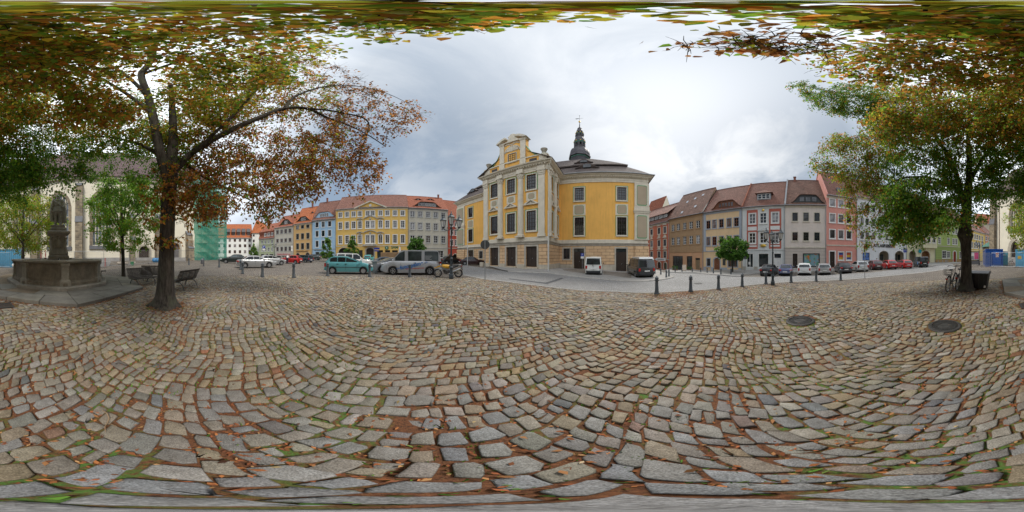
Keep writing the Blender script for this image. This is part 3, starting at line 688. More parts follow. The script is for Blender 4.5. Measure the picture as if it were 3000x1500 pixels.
# ---- second lime with the burl, bicycles and bin at its foot
b0 = np.array(TR)
trunk = [(b0, .27), (np.array(PT(2831, 800, 7.76)), .25), (np.array(PT(2831, 755, 7.76)), .245), (np.array(PT(2830, 712, 7.76)), .27), (np.array(PT(2829, 690, 7.76)), .40), (np.array(PT(2829, 668, 7.76)), .30), (np.array(PT(2832, 630, 7.76)), .27), (np.array(PT(2834, 590, 7.76)), .24), (np.array(PT(2838, 540, 7.7)), .19), (np.array(PT(2840, 480, 7.6)), .14), (np.array(PT(2835, 400, 7.2)), .09)]
limbs = [pts((2830, 625, 7.76, .16), (2815, 560, 7.7, .14), (2790, 480, 7.4, .11), (2740, 400, 7.0, .08), (2680, 330, 6.6, .05)),
         pts((2838, 540, 7.7, .12), (2890, 450, 7.6, .09), (2960, 380, 7.2, .06), (3040, 330, 6.8, .04)),
         pts((2815, 560, 7.7, .08), (2720, 520, 7.8, .06), (2620, 530, 8.0, .04), (2540, 600, 8.0, .022), (2515, 690, 7.9, .01)),
         pts((2790, 480, 7.4, .06), (2650, 420, 8.0, .05), (2520, 400, 8.6, .03), (2430, 440, 8.8, .015)),
         pts((2740, 400, 7.0, .06), (2600, 310, 7.8, .04), (2450, 270, 8.2, .025), (2320, 250, 8.4, .01)),
         pts((2835, 400, 7.2, .07), (2840, 300, 6.0, .06), (2800, 220, 4.4, .05), (2700, 170, 3.2, .035), (2500, 140, 2.6, .025), (2250, 125, 2.3, .014), (1990, 132, 2.2, .005)),
         pts((2700, 170, 3.2, .03), (2600, 200, 3.3, .02), (2480, 210, 3.4, .012), (2390, 225, 3.5, .006)),
         pts((2500, 140, 2.6, .02), (2420, 105, 2.2, .012), (2390, 70, 1.9, .006)),
         pts((2835, 400, 7.2, .06), (2950, 280, 5.6, .05), (3050, 200, 4.6, .03))]
far = ([G1, G3, DG, OL, OR2], [.28, .28, .16, .2, .08])
groups = [
    grp(S_([(2570, 400), (2680, 330), (2830, 300), (3000, 300), (3130, 360), (3120, 500), (3040, 560), (2900, 580), (2880, 640), (2790, 650), (2700, 700), (2600, 690), (2575, 640), (2600, 520)], 330, rlo=6.0, rhi=10.0), .58, 150, ([G1, G2, G3, OL, OR2, BR], [.36, .32, .13, .14, .03, .02])),
    grp(S_([(2560, 330), (2640, 265), (2760, 235), (3000, 215), (3110, 260), (3110, 350), (2950, 420), (2800, 380), (2660, 400), (2570, 400)], 185, rlo=4.0, rhi=6.0), .5, 105, ([OL, G2, OR2, OR, BR, G1, YE], [.28, .2, .17, .12, .1, .1, .03])),
    grp(S_([(2570, 250), (2950, 250), (3020, 430), (2720, 480), (2570, 430)], 120, rlo=5.6, rhi=8), .52, 110, ([G1, G2, OL, OR2, BR, OL2], [.25, .22, .25, .12, .07, .09])),
    grp(S_([(2540, 225), (2680, 230), (2700, 420), (2560, 400)], 55, rlo=6.2, rhi=8.4), .5, 100, ([G1, G3, OL, OR2], [.3, .25, .3, .15])),
    grp(S_([(2610, 470), (2800, 480), (2795, 640), (2700, 715), (2600, 690)], 80, rlo=6.6, rhi=9), .5, 120, ([G1, G2, OL, G3], [.32, .3, .22, .16])),
    grp(S_([(2420, 520), (2390, 470), (2440, 400), (2560, 385), (2610, 440), (2600, 560), (2500, 560)], 115, rlo=7.6, rhi=9.4), .55, 105, ([OL, G1, OR2, BR, G2], [.34, .2, .16, .15, .15])),
    grp(S_([(2300, 238), (2420, 245), (2600, 262), (2610, 350), (2500, 335), (2400, 312), (2350, 265)], 110, rlo=6.8, rhi=8.6), .5, 120, far),
    grp(S_([(2400, 205), (2450, 165), (2540, 120), (2700, 100), (3000, 70), (3120, 90), (3110, 260), (2900, 240), (2700, 260), (2560, 240)], 120, zlo=5.7, zhi=8, rmax=6), .45, 58, ([OR2, OL, BR, G2, OR, OL2], [.22, .26, .10, .18, .12, .12]), tw=5),
    grp(S_([(2380, 50), (2560, 40), (3100, 16), (3110, 70), (2700, 100), (2480, 80)], 22, zlo=5, zhi=7), .4, 60, mixtop, tw=5),
    grp(S_([(1985, 118), (2250, 105), (2450, 100), (2450, 165), (2250, 150), (2000, 142)], 44, zlo=5.1, zhi=5.8), .3, 7, ([RB, BR, OR2, OL, G2], [.3, .25, .15, .2, .1]), tw=4),
    grp(S_([(2490, 560), (2590, 520), (2600, 630), (2560, 715), (2515, 725), (2480, 650)], 40, rlo=7.2, rhi=8.3), .4, 44, ([OL, G1, BR, OR2, G3, RB], [.3, .2, .2, .12, .1, .08]), tw=5),
    grp(S_([(2860, 420), (3000, 430), (3090, 520), (3060, 600), (2940, 585), (2880, 560)], 60, rlo=6.8, rhi=9.5), .52, 110, ([G1, G2, OL, G3], [.35, .3, .2, .15])),
    grp(S_([(2850, 560), (2930, 590), (2920, 640), (2860, 660)], 9, rlo=7.4, rhi=8), .35, 34, grn),
    grp(S_([(3000, 420), (3130, 430), (3140, 500), (3060, 545), (2990, 560)], 36, rlo=6.5, rhi=8.5), .5, 95, ([G3, G1, G2, DB], [.4, .35, .15, .1])),
]
tree('lime_tree', 'lime tree with a burl on its black trunk, bicycles and bin at its foot', b0, trunk, limbs, groups, .088, 5, 'large lime trees round the fountain', roots=.6)
# ---- small park trees
def smalltree(name, label, u, r, h, fork, cr, cz, n, pw, seed, lsize=.085, rad=.5, per=60, flat=1.0, tr=.16, gname='young limes in front of the church', shape='ball', lean=0):
    p = on(u, r); p = np.array(p); rg = np.random.default_rng(seed)
    top = p + np.array([lean, 0, h]); tk = [(p, tr), (p + np.array([lean * .2, 0, fork * .5]), tr * .86), (p + np.array([lean * .5, 0, fork]), tr * .8), (p + np.array([lean * .8, 0, (fork + h) / 2]), tr * .45), (p + np.array([lean, 0, h * .9]), tr * .12)]
    cs = []
    while len(cs) < n:
        q = rg.normal(0, 1, 3); q /= np.linalg.norm(q); q *= rg.uniform(.35, 1) ** .6
        if shape == 'cone':
            t = rg.random() ** 1.3; a = rg.uniform(0, 6.28); w = cr * (1 - t) ** .8 * rg.uniform(.3, 1) + .1; q3 = p + np.array([w * math.cos(a), w * math.sin(a), fork + t * (h - fork)])
        elif shape == 'dome':
            if q[2] < -.25: q[2] = -.25 - .3 * rg.random()
            q3 = p + np.array([q[0] * cr, q[1] * cr, cz + q[2] * (h - cz)])
        else: q3 = p + np.array([q[0] * cr, q[1] * cr, cz + q[2] * (h - cz) * flat])
        cs.append(q3)
    lb = []
    for k in range(7):
        a = k * 2.4 + rg.uniform(0, .6); e = p + np.array([cr * .7 * math.cos(a), cr * .7 * math.sin(a), min(cz + rg.uniform(.0, .45) * (h - cz), h)]); s = p + np.array([lean * .5, 0, fork + .12 * k * (h - fork) / 7])
        lb.append([(s, tr * .5), ((s + e) / 2 + np.array([0, 0, .12]), tr * .3), (e, tr * .1)])
    return tree(name, label, p, tk, lb if shape != 'cone' else [], [grp(cs, rad, per, pw)], lsize, seed, gname, sag=.35, twigs=2, lump=.03, trunkn=9)
smalltree('park_tree', 'slim green tree with a bare straight trunk between fountain and benches', 362, 12.3, 7.9, 2.9, 2.75, 4.9, 150, ([(.20, .38, .05), G2, OL, OR2], [.48, .32, .17, .03]), 31, .12, .6, 95, tr=.16, lean=.25)
smalltree('park_tree', 'small yellowing tree standing behind the fountain statue', 68, 16, 7.9, 2.7, 4.0, 4.9, 210, ([OL, OL2, G2, (.20, .38, .05), BR], [.30, .26, .22, .14, .08]), 32, .13, .7, 85, tr=.17)
smalltree('maple_tree', 'mushroom shaped dark green tree in the pavement before the tan house', 2146, 24.2, 5.5, 2.4, 2.45, 3.35, 200, ([G2, G1, G3, DG], [.06, .24, .3, .4]), 33, .17, .42, 62, shape='dome', tr=.14, gname='clipped round trees')
smalltree('maple_tree', 'ball shaped dark green tree behind the silver van', 1220, 30, 4.75, 1.8, 1.75, 3.1, 110, ([G1, G3, DG], [.2, .35, .45]), 34, .2, .42, 60, tr=.12, gname='clipped round trees')
smalltree('street_sapling', 'slim young green tree before the blue house', 959, 35, 5.0, 1.0, 1.45, 3, 70, ([G1, G3, DG, OL], [.3, .3, .25, .15]), 35, .2, .42, 40, shape='cone', tr=.07, gname='young trees along the far row')
smalltree('street_sapling', 'pointed young green tree before the big yellow house', 1031, 33, 5.1, .9, 1.75, 3, 85, ([G1, G3, DG, OL], [.25, .3, .35, .1]), 36, .2, .45, 42, shape='cone', tr=.07, gname='young trees along the far row')
smalltree('street_sapling', 'short young green tree at the foot of the white wing', 744, 48, 4.3, .6, 1.35, 2.5, 48, ([G1, G3, OL], [.45, .4, .15]), 37, .24, .5, 34, shape='cone', tr=.07, gname='young trees along the far row')
# ================================================================ BUILDINGS
WHITE = M('white_paint', (.74, .73, .70), .6, .08); CREAM = M('cream_trim', (.63, .575, .465), .85, .14, 1.5, .2, .2)
GREY = M('grey_trim', (.42, .42, .40), .85, .15, 1.5, .1); STONE = M('sandstone_trim', (.46, .42, .35), .9, .25, 1.5, .2, .3)
DARKW = M('dark_wood', (.035, .022, .016), .5, .3); BROWNW = M('brown_wood', (.20, .075, .035), .5, .3); BLACKF = M('black_brown_frame', (.035, .025, .02), .5, .2)
GLS = glass(); GLSB = glass('curtained_glass', (.13, .13, .135), .12); GLSL = glass('net_curtain_glass', (.30, .30, .31), .2); WR = random.Random(4); GLSD = glass('dark_room_glass', (.012, .013, .015), .04); GLSK = glass('shop_glass', (.03, .037, .037), .05)
ZINC = M('zinc_pipe', (.30, .31, .32), .45, .2, metal=.6); TRIMG = M('green_line', (.13, .30, .15), .8, .15)
def roofmat(name, c, var=.3): return brickmat(name, c, tuple(x * .72 for x in c), tuple(x * .35 for x in c), .19, .17, .018, .85, .9, 'xz', .5, var, 1.1, .035, .03)
R_OR = roofmat('roof_orange', (.56, .165, .055), .2); R_RED = roofmat('roof_red', (.42, .13, .065)); R_BRN = roofmat('roof_brown_red', (.30, .135, .095)); R_MIX = roofmat('roof_mixed', (.29, .155, .11), .45); R_OLD = roofmat('roof_old', (.145, .105, .095), .35); R_PUR = roofmat('roof_purple', (.19, .125, .125), .3)
def plaster(name, c, streak=.12): return M('plaster_' + name, tuple(min(x * 1.15, .82) for x in c) if c else 0, .9, .11, .5, streak + .05, .15, 90)
class Facade:
    def __init__(s, name, label, A, B, zb, group=None, cat='house'):
        s.A = Vector(A[:2]); s.B = Vector(B[:2]); s.zb = zb; d = s.B - s.A; s.L = d.length; s.d = d / s.L; s.n = Vector((-s.d.y, s.d.x))
        s.rz = math.atan2(d.y, d.x); s.root = thing(name, label, cat, (A[0], A[1], zb), s.rz, group); s.cache = {}
    def _hit(s, u, y=0.0):
        a = az(u); q = Vector((math.sin(a), math.cos(a))); A = s.A + s.n * y; den = q.x * s.d.y - q.y * s.d.x
        r = (A.x * s.d.y - A.y * s.d.x) / den; p = q * r; return r, (p - A).dot(s.d)
    def X(s, u, y=0.0): return s._hit(u, y)[1]
    def Z(s, u, v, y=0.0): return CAMZ + s._hit(u, y)[0] * math.tan(el(v)) - s.zb
def arch_pts(x0, x1, z0, z1, rise, n=10, pointed=False):
    "outline of the arched top from the left springing to the right one"
    w = (x1 - x0) / 2; c = (x0 + x1) / 2; zs = z1 - rise; out = []
    for i in range(n + 1):
        t = i / n
        if pointed:
            a = (t if t <= .5 else 1 - t) * 2; h = math.sin(a * PI / 2 * .92) / math.sin(PI / 2 * .92); x = -w + w * (1 - math.cos(a * PI / 2)) if t <= .5 else w - w * (1 - math.cos(a * PI / 2))
            x = -w + 2 * w * t; k = abs(x) / w; h = math.sqrt(max(0, 1 - ((k + .75) / 1.75) ** 2)) / math.sqrt(1 - (.75 / 1.75) ** 2)
            out.append((c + x, zs + rise * h))
        else:
            x = -math.cos(PI * t) * w; out.append((c + x, zs + rise * math.sqrt(max(0, 1 - (x / w) ** 2))))
    return out
def panel(b, L, z0, z1, holes, depth=.22, x0=0.0):
    "wall face in the local xz plane with openings; holes: (x0,x1,z0,z1[,rise,pointed])"
    xs = sorted({x0, L} | {h[i] for h in holes for i in (0, 1)}); zs = sorted({z0, z1} | {h[i] for h in holes for i in (2, 3)})
    xs = [x for x in xs if x0 <= x <= L]; zs = [z for z in zs if z0 <= z <= z1]
    for i in range(len(xs) - 1):
        j = 0
        while j < len(zs) - 1:
            cx = (xs[i] + xs[i + 1]) / 2
            inh = lambda q: any(h[0] < cx < h[1] and h[2] < q < h[3] for h in holes)
            if inh((zs[j] + zs[j + 1]) / 2): j += 1; continue
            k = j
            while k + 1 < len(zs) - 1 and not inh((zs[k + 1] + zs[k + 2]) / 2): k += 1
            if xs[i + 1] - xs[i] > 1e-5: b.quad((xs[i], 0, zs[j]), (xs[i + 1], 0, zs[j]), (xs[i + 1], 0, zs[k + 1]), (xs[i], 0, zs[k + 1]))
            j = k + 1
    for h in holes:
        a, c, e, f = h[:4]; d = depth
        rise = h[4] if len(h) > 4 else 0
        top = f - rise
        b.quad((a, 0, e), (a, d, e), (a, d, top), (a, 0, top)); b.quad((c, d, e), (c, 0, e), (c, 0, top), (c, d, top)); b.quad((a, d, e), (a, 0, e), (c, 0, e), (c, d, e))
        if rise:
            P = arch_pts(a, c, e, f, rise, 10, len(h) > 5 and h[5]); m = len(P) // 2
            b.add([(x, 0, z) for x, z in P[:m + 1]] + [(a, 0, f)], [tuple(range(m + 2))])
            b.add([(x, 0, z) for x, z in P[m:]] + [(c, 0, f)], [tuple(range(len(P) - m + 1))])
            for p, q in zip(P[:-1], P[1:]): b.quad((p[0], 0, p[1]), (p[0], d, p[1]), (q[0], d, q[1]), (q[0], 0, q[1]))
        else: b.quad((a, 0, f), (a, d, f), (c, d, f), (c, 0, f))
WC = {}
def scribble(root, x, z, w, h, mat, y=-.03):
    "painted script too small to read in the photograph"
    rg = random.Random(int(x * 100)); P = []; n = int(w / h * 9)
    for i in range(n + 1):
        t = i / n; P.append((x - w / 2 + w * t + .12 * h * math.sin(i * 1.9), y, z + h * .38 * math.sin(i * 1.55) * rg.uniform(.35, 1)))
    b = MB(); b.tube(P, .035 * h / .5, 4); return b.build('lettering', mat, root)
def ring(b, w, h, s, p, y1=.02, bot=True, top=None):
    t = top if top is not None else s
    b.box(-s, 0, -p, y1, 0, h); b.box(w, w + s, -p, y1, 0, h); b.box(-s, w + s, -p, y1, h, h + t)
    if bot: b.box(-s, w + s, -p, y1, -s, 0)
def window(root, x0, z0, w, h, sur=.12, surm=WHITE, proud=.035, sash=WHITE, pane=GLS, nx=2, nz=3, d=.13, sill=True, edge=None, rot=0, oy=0.0, bar=.035, ox=None, hood=None, name='window', border=.06):
    key = (round(w, 2), round(h, 2), sur, surm.name, proud, sash.name, pane.name, nx, nz, d, sill, edge and edge.name, hood, bar)
    if key not in WC:
        b = MB(); mats = [surm]
        if sur:
            ring(b, w, h, sur, proud)
            if edge: b.k = 1; mats = [surm, edge]; b.box(-sur - .09, -sur, -proud - .012, .02, -sur, h + sur); b.box(w + sur, w + sur + .09, -proud - .012, .02, -sur, h + sur); b.box(-sur - .09, w + sur + .09, -proud - .012, .02, h + sur, h + sur + .09); b.k = 0
            if sill: b.box(-sur - .06, w + sur + .06, -proud - .09, .02, -sur - .09, -sur)
            if hood == 'bar': b.box(-sur - .08, w + sur + .08, -.16, .02, h + sur + .13, h + sur + .22)
            if hood == 'tri': b.ext([(-sur - .15, h + sur + .3), (w + sur + .15, h + sur + .3), (w / 2, h + sur + .75)], -.22, .02)
        else: b.box(-.03, w + .03, .0 - .03, .04, -.06, 0)
        m1 = b.build(name, mats).data; o = bpy.data.objects[-1] if False else None
        for q in [q for q in bpy.data.objects if q.data is m1]: bpy.data.objects.remove(q)
        b = MB(); f = border
        for (a, c, e, g) in ((0, f, 0, h), (w - f, w, 0, h), (f, w - f, 0, f), (f, w - f, h - f, h)): b.box(a, c, d - .06, d - .004, e, g)
        for i in range(1, nx): xx = w * i / nx; k = bar * (1.35 if nx % 2 == 0 and i == nx // 2 else 1); b.box(xx - k, xx + k, d - .05, d - .006, f, h - f)
        for i in range(1, nz): zz = h * i / nz; b.box(f, w - f, d - .045, d - .008, zz - bar * .8, zz + bar * .8)
        m2 = b.build('sash', sash).data
        for q in [q for q in bpy.data.objects if q.data is m2]: bpy.data.objects.remove(q)
        b = MB(); b.quad((0, d, 0), (w, d, 0), (w, d, h), (0, d, h)); m3 = b.build('pane', pane).data
        for q in [q for q in bpy.data.objects if q.data is m3]: bpy.data.objects.remove(q)
        WC[key] = (m1, m2, m3)
    m1, m2, m3 = WC[key]
    if root.parent is not None:                                               # already a part: frame, bars and pane stay one sub-part
        k2 = key + ('flat',)
        if k2 not in WC:
            b = MB(); ml = []
            for m_ in (m1, m2, m3):
                o_ = len(ml); ml += list(m_.materials)
                for p_ in m_.polygons: b.k = o_ + p_.material_index; b.add([m_.vertices[i].co for i in p_.vertices], [tuple(range(len(p_.vertices)))])
            q = b.build(name, ml); WC[k2] = q.data; bpy.data.objects.remove(q)
        o = link(name, WC[k2], root); o.location = (x0, oy, z0); return o
    o = link(name, m1, root)
    if rot: o.rotation_euler = (0, 0, rot); o.location = (ox, oy + x0, z0)
    else: o.location = (x0, oy, z0)
    link('sash', m2, o); link('pane', m3, o); return o
def door(root, x0, x1, z0, z1, mat=BROWNW, rise=0, sur=.16, surm=STONE, d=.2, glazed=None, proud=.05, oy=0.0, fan=.0, pointed=False, leaves=2):
    b = MB(); P = [(x0, z0), (x1, z0)] + (arch_pts(x0, x1, z0, z1, rise, 10, pointed)[::-1] if rise else [(x1, z1), (x0, z1)])
    w = x1 - x0; h = z1 - z0; top = z1 - rise
    b.ext(P, d - .02, d + .03)
    for k in range(leaves):
        a = x0 + w * k / leaves + .07; c = x0 + w * (k + 1) / leaves - .07
        for (e, g) in ((.08, .36), (.42, .94)): b.box(a, c, d - .05, d - .021, z0 + (top - z0) * e, z0 + (top - z0) * g - (fan if g > .9 else 0))
    o = b.build('door', mat, root); o.location = (0, oy, 0)
    if fan:
        q = MB(); q.box(x0 + .05, x1 - .05, d - .06, d - .023, top - fan + .06, top - .05); q.build('fanlight', GLS, o)
    q = MB(); q.box(x0 + w * .5 + .05, x0 + w * .5 + .09, d - .1, d - .05, z0 + 1.0, z0 + 1.13); q.build('handle', ZINC, o)
    if sur:
        b = MB()
        b.box(x0 - sur, x0, -proud, .02, z0, top); b.box(x1, x1 + sur, -proud, .02, z0, top)
        if rise:
            I = arch_pts(x0, x1, z0, z1, rise, 12, pointed); O = arch_pts(x0 - sur, x1 + sur, z0, z1 + sur, rise + sur, 12, pointed)
            for i in range(12): b.add([(I[i][0], -proud, I[i][1]), (I[i + 1][0], -proud, I[i + 1][1]), (O[i + 1][0], -proud, O[i + 1][1]), (O[i][0], -proud, O[i][1]), (I[i][0], .02, I[i][1]), (I[i + 1][0], .02, I[i + 1][1]), (O[i + 1][0], .02, O[i + 1][1]), (O[i][0], .02, O[i][1])], [(0, 1, 2, 3), (3, 2, 6, 7), (0, 4, 5, 1)])
        else: b.box(x0 - sur, x1 + sur, -proud, .02, z1, z1 + sur)
        o2 = b.build('door_surround', surm, root); o2.location = (0, oy, 0)
    return o
def archvoid(root, x0, x1, z0, z1, rise, mat, sur=.14, surm=CREAM, deep=1.6, oy=0.0):
    "an open archway: soffit, floor and back wall of the passage"
    b = MB(); P = [(x0, z0), (x1, z0)] + arch_pts(x0, x1, z0, z1, rise, 10)[::-1]; n = len(P)
    b.add([(p[0], .2, p[1]) for p in P] + [(p[0], deep, p[1]) for p in P], [((i + 1) % n, i, n + i, n + (i + 1) % n) for i in range(n)] + [tuple(range(n, 2 * n))[::-1]])
    o = b.build('passage', mat, root); o.location = (0, oy, 0); b = MB()
    b.box(x0 - sur, x0, -.05, .02, z0, z1 - rise); b.box(x1, x1 + sur, -.05, .02, z0, z1 - rise)
    I = arch_pts(x0, x1, z0, z1, rise, 12); O = arch_pts(x0 - sur, x1 + sur, z0, z1 + sur, rise + sur, 12)
    for i in range(12): b.add([(I[i][0], -.05, I[i][1]), (I[i + 1][0], -.05, I[i + 1][1]), (O[i + 1][0], -.05, O[i + 1][1]), (O[i][0], -.05, O[i][1]), (I[i][0], .02, I[i][1]), (I[i + 1][0], .02, I[i + 1][1]), (O[i + 1][0], .02, O[i + 1][1]), (O[i][0], .02, O[i][1])], [(0, 1, 2, 3), (3, 2, 6, 7), (0, 4, 5, 1)])
    cx = (x0 + x1) / 2; b.box(cx - .13, cx + .13, -.11, .02, z1 - .05, z1 + sur + .14)
    q = b.build('arch_surround', surm, root); q.location = (0, oy, 0)
    return o
def eyebrow(root, rf, x0, x1, zr, h, he, yr, hr, roofm, sidem, nwin=3, wfrac=.5, sash=WHITE, flat=.4, y0=-.35):
    "long low dormer whose roof swells out of the tiles"
    sl = (hr - he) / (yr - y0); yf = y0 + (zr - he) / sl + .05; n = 16; top = []
    for i in range(n + 1):
        t = -1 + 2 * i / n; k = 1.0 if abs(t) < flat else .5 + .5 * math.cos(PI * (abs(t) - flat) / (1 - flat)); top.append(((x0 + x1) / 2 + t * (x1 - x0) / 2, h * k))
    b = MB(); vs = []; up = .22
    for x, k in top:
        yb = yf + (k + .01) / max(sl - up, .15)
        vs += [(x, yf, zr + k + .04 - .02), (x, yf - .22, zr + k - .0), (x, yf - .22, zr + k - .09), (x, yf, zr + k - .06), (x, yb, zr + (yb - yf) * sl + .03)]
    fs = []
    for i in range(n):
        a, c = i * 5, i * 5 + 5; fs += [(a + 1, c + 1, c + 4, a + 4), (a + 2, c + 2, c + 1, a + 1), (a + 3, c + 3, c + 2, a + 2)]
    b.add(vs, fs); o = b.build('dormer', roofm, root); b = MB()
    P = [(x, zr + k - .06) for x, k in top] ; b.add([(x, yf, zr - .12) for x, k in top] + [(x, yf, z) for x, z in P], [(i, i + 1, n + 2 + i, n + 1 + i) for i in range(n)]); b.build('dormer_front', sidem, o)
    W = (x1 - x0) * wfrac; cx = (x0 + x1) / 2; hh = h * .62
    for k in range(nwin):
        w = W / nwin * .82; xx = cx - W / 2 + W * (k + .5) / nwin - w / 2
        b = MB(); f = .05; y = yf - .03
        for (a, c, e, g) in ((0, f, 0, hh), (w - f, w, 0, hh), (f, w - f, 0, f), (f, w - f, hh - f, hh), (w / 2 - .02, w / 2 + .02, f, hh - f)): b.box(xx + a, xx + c, y - .05, y + .02, zr + .12 + e, zr + .12 + g)
        b.k = 1; b.quad((xx + .04, y - .01, zr + .14), (xx + w - .04, y - .01, zr + .14), (xx + w - .04, y - .01, zr + .1 + hh), (xx + .04, y - .01, zr + .1 + hh)); b.build('dormer_window', [sash, GLSB], o)
    return o
def gabledroof(root, L, depth, he, hr, yr, mat, over=.35, x0=0.0, parapet=None, back=True):
    b = MB(); t = .16
    b.ext([(-over, he - .08), (yr, hr), (depth + over, he - .08), (depth + over, he - .08 - t), (yr, hr - t * 1.3), (-over, he - .08 - t)], x0 + .004, L - .004, 'x'); rf = b.build('roof', mat, root)
    b = MB(); b.tube([(x0, yr, hr), (L, yr, hr)], .09, 6); b.build('ridge_tiles', mat, rf)
    b = MB(); b.tube([(x0 + .02, -over - .05, he - .14), (L - .02, -over - .05, he - .14)], .075, 6); b.build('gutter', ZINC, rf)
    return rf
def chimney(rf, x, y, z0, z1, w=.5, mat=None):
    b = MB(); b.box(x - w / 2, x + w / 2, y - w / 2, y + w / 2, z0, z1); b.box(x - w / 2 - .06, x + w / 2 + .06, y - w / 2 - .06, y + w / 2 + .06, z1, z1 + .12); b.build('chimney', mat or M('chimney_brick', (.24, .10, .07), .9, .3), rf)
def rowhouse(name, label, A, B, zb, eave, ridge, wallm, roofm, cols=(), rows=(), wpx=10, depth=10, yr=5, group=None, style={}, ground=(), holes0=(), plinth=None, cornice=CREAM, string=None, skip=(), zlow=-1.0, sidecol=None, over=.35, cw=.35, wm=None, gmat=None, pipe=True, gutter=True, panes=None, parap=None):
    f = Facade(name, label, A, B, zb, group); R = f.root; L = f.L; he = f.Z(*eave); hr = f.Z(ridge[0], ridge[1], yr)
    holes = []; wins = []
    for j, (ur, v0, v1) in enumerate(rows):
        zt, zbm = f.Z(ur, v0), f.Z(ur, v1)
        for i, u in enumerate(cols):
            if (j, i) in skip: continue
            c = f.X(u); w = wm or (f.X(ur + wpx / 2) - f.X(ur - wpx / 2)); holes.append((c - w / 2, c + w / 2, zbm, zt)); wins.append((j, i, c - w / 2, zbm, w, zt - zbm))
    gz = []
    for g in ground:
        kind, u0, u1, v0, v1 = g[:5]; um = (u0 + u1) / 2; x0, x1 = f.X(u0), f.X(u1); z1 = f.Z(um, v0); z0 = f.Z(um, v1) if v1 is not None else GZ(*(f.A + f.d * (x0 + x1) / 2)) - zb + .18
        opt = g[5] if len(g) > 5 else {}
        rise = opt.get('rise', 0) * (x1 - x0); gz.append((kind, x0, x1, z0, z1, rise, opt)); holes.append((x0, x1, z0, z1) + ((rise,) if rise else ()))
    zs = f.Z(*string) if string else None
    if gmat and zs:
        b = MB(); panel(b, L - .004, zs, he, [h for h in holes if h[2] >= zs], x0=.004); lo = MB(); panel(lo, L - .004, zlow, zs, [h for h in holes if h[2] < zs], x0=.004); lo.build('ground_floor_wall', gmat, R)
    else: b = MB(); panel(b, L - .004, zlow, he, holes, x0=.004)
    for xx in (.004, L - .004): b.add([(xx, 0, zlow), (xx, depth, zlow), (xx, depth, he), (xx, yr, hr - .2), (xx, 0, he)], [(0, 1, 2, 3, 4)])
    b.quad((0, depth, zlow), (L, depth, zlow), (L, depth, he), (0, depth, he)); b.build('wall', wallm, R)
    rf = gabledroof(R, L, depth, he, hr, yr, roofm, over)
    if cornice:
        b = MB(); b.ext([(0.01, he - .62), (-.06, he - .6), (-.08, he - .42), (-.2, he - .34), (-.22, he - .26), (0.01, he - .26)], .01, L - .01, 'x'); fixn(b.build('cornice', cornice, R))
    if string:
        b = MB(); b.box(.01, L - .01, -.09, .01, zs - .11, zs + .09); b.build('string_course', cornice or STONE, R)
    if plinth:
        b = MB(); segs = sorted([(g[1], g[2]) for g in gz if g[3] < .8]); x = .01
        for a, c in segs + [(L - .01, 0)]:
            if a - .16 > x: b.box(x, a - .17, -.05, .01, zlow, plinth[0]); b.nx()
            x = c + .17
        b.each('plinth', plinth[1], R)
    if parap:
        for side, m in parap:
            xx = 0 if side == 'l' else L
            b = MB(); t = .14; b.ext([(-over - .08, he - .2), (-over - .08, he + .12), (yr, hr + .28), (depth, he + .2), (depth, he - .2), (yr, hr - .2)], xx - t + .02, xx + t + .02, 'x'); fixn(b.build('parapet', m, R))
    for (j, i, x, z, w, h) in wins:
        st = dict(style); 
        rr_ = WR.random(); st['pane'] = st.get('pane') or (GLS if rr_ < .55 else GLSD if rr_ < .75 else GLSB if rr_ < .92 else GLSL)
        if panes and (j, i) in panes: st['pane'] = panes[(j, i)]
        window(R, x, z, w, h, **st)
    for kind, x0, x1, z0, z1, rise, o in gz:
        if kind == 'door': door(R, x0, x1, z0, z1, o.get('mat', BROWNW), rise, o.get('sur', .16), o.get('surm', STONE), fan=o.get('fan', 0))
        elif kind == 'shop': window(R, x0, z0, x1 - x0, z1 - z0, o.get('sur', .08), o.get('surm', DARKW), .03, o.get('sash', DARKW), o.get('pane', GLSK), o.get('nx', 2), o.get('nz', 1), .12, False, name='shop_window')
        elif kind == 'win': window(R, x0, z0, x1 - x0, z1 - z0, **{**style, **o.get('st', {})})
        elif kind == 'arch': archvoid(R, x0, x1, z0, z1, rise, o.get('mat', M('passage_dark', (.10, .09, .08))), surm=o.get('surm', CREAM))
    if pipe: b = MB(); b.tube([(L - .12, -.12, he - .3), (L - .12, -.12, zlow)], .055, 6); b.build('drainpipe', ZINC, R)
    f.he, f.hr, f.yr, f.rf = he, hr, yr, rf
    return f
# ---------------------------------------------------------------- far row beyond the square (plane of the five houses)
NL = math.radians(-42)
def rowL(u, D=46.0): return XY(u, D / math.cos(az(u) - NL))
LG = 'houses of the far row'; DK = M('dark_grey_frame', (.05, .05, .05), .5, .2)
f = rowhouse('town_house', 'wide bright yellow house with a triangular pediment in its eaves', rowL(984), rowL(1196.5), 1.0, (1150, 606), (1150, 571), plaster('yellow', (.70, .455, .13)), R_BRN, (996.9, 1016.7, 1035.9, 1054.5, 1077.1, 1092, 1114.6, 1134.7, 1157.3, 1179.9), ((1134.7, 617, 630.7), (1134.7, 646.8, 666.7), (1134.7, 688.3, 711.4)), 10.5, 12, 6, LG, dict(sur=.22, nx=2, nz=4), 
    [('arch', 991.9, 1022, 726, None, dict(rise=.42)), ('door', 1073, 1095, 726.5, None, dict(rise=.3, mat=DARKW, sur=.4)), ('shop', 1050, 1061.5, 733.7, 756, {}), ('shop', 1106, 1121, 733.7, None, {}), ('shop', 1129, 1142.2, 733.7, 754, {}), ('shop', 1149.6, 1164.5, 733.7, 754, {}), ('shop', 1176, 1189.4, 733.7, 754, {})], cornice=CREAM, string=(1134.7, 720), zlow=-1.2)
R = f.root
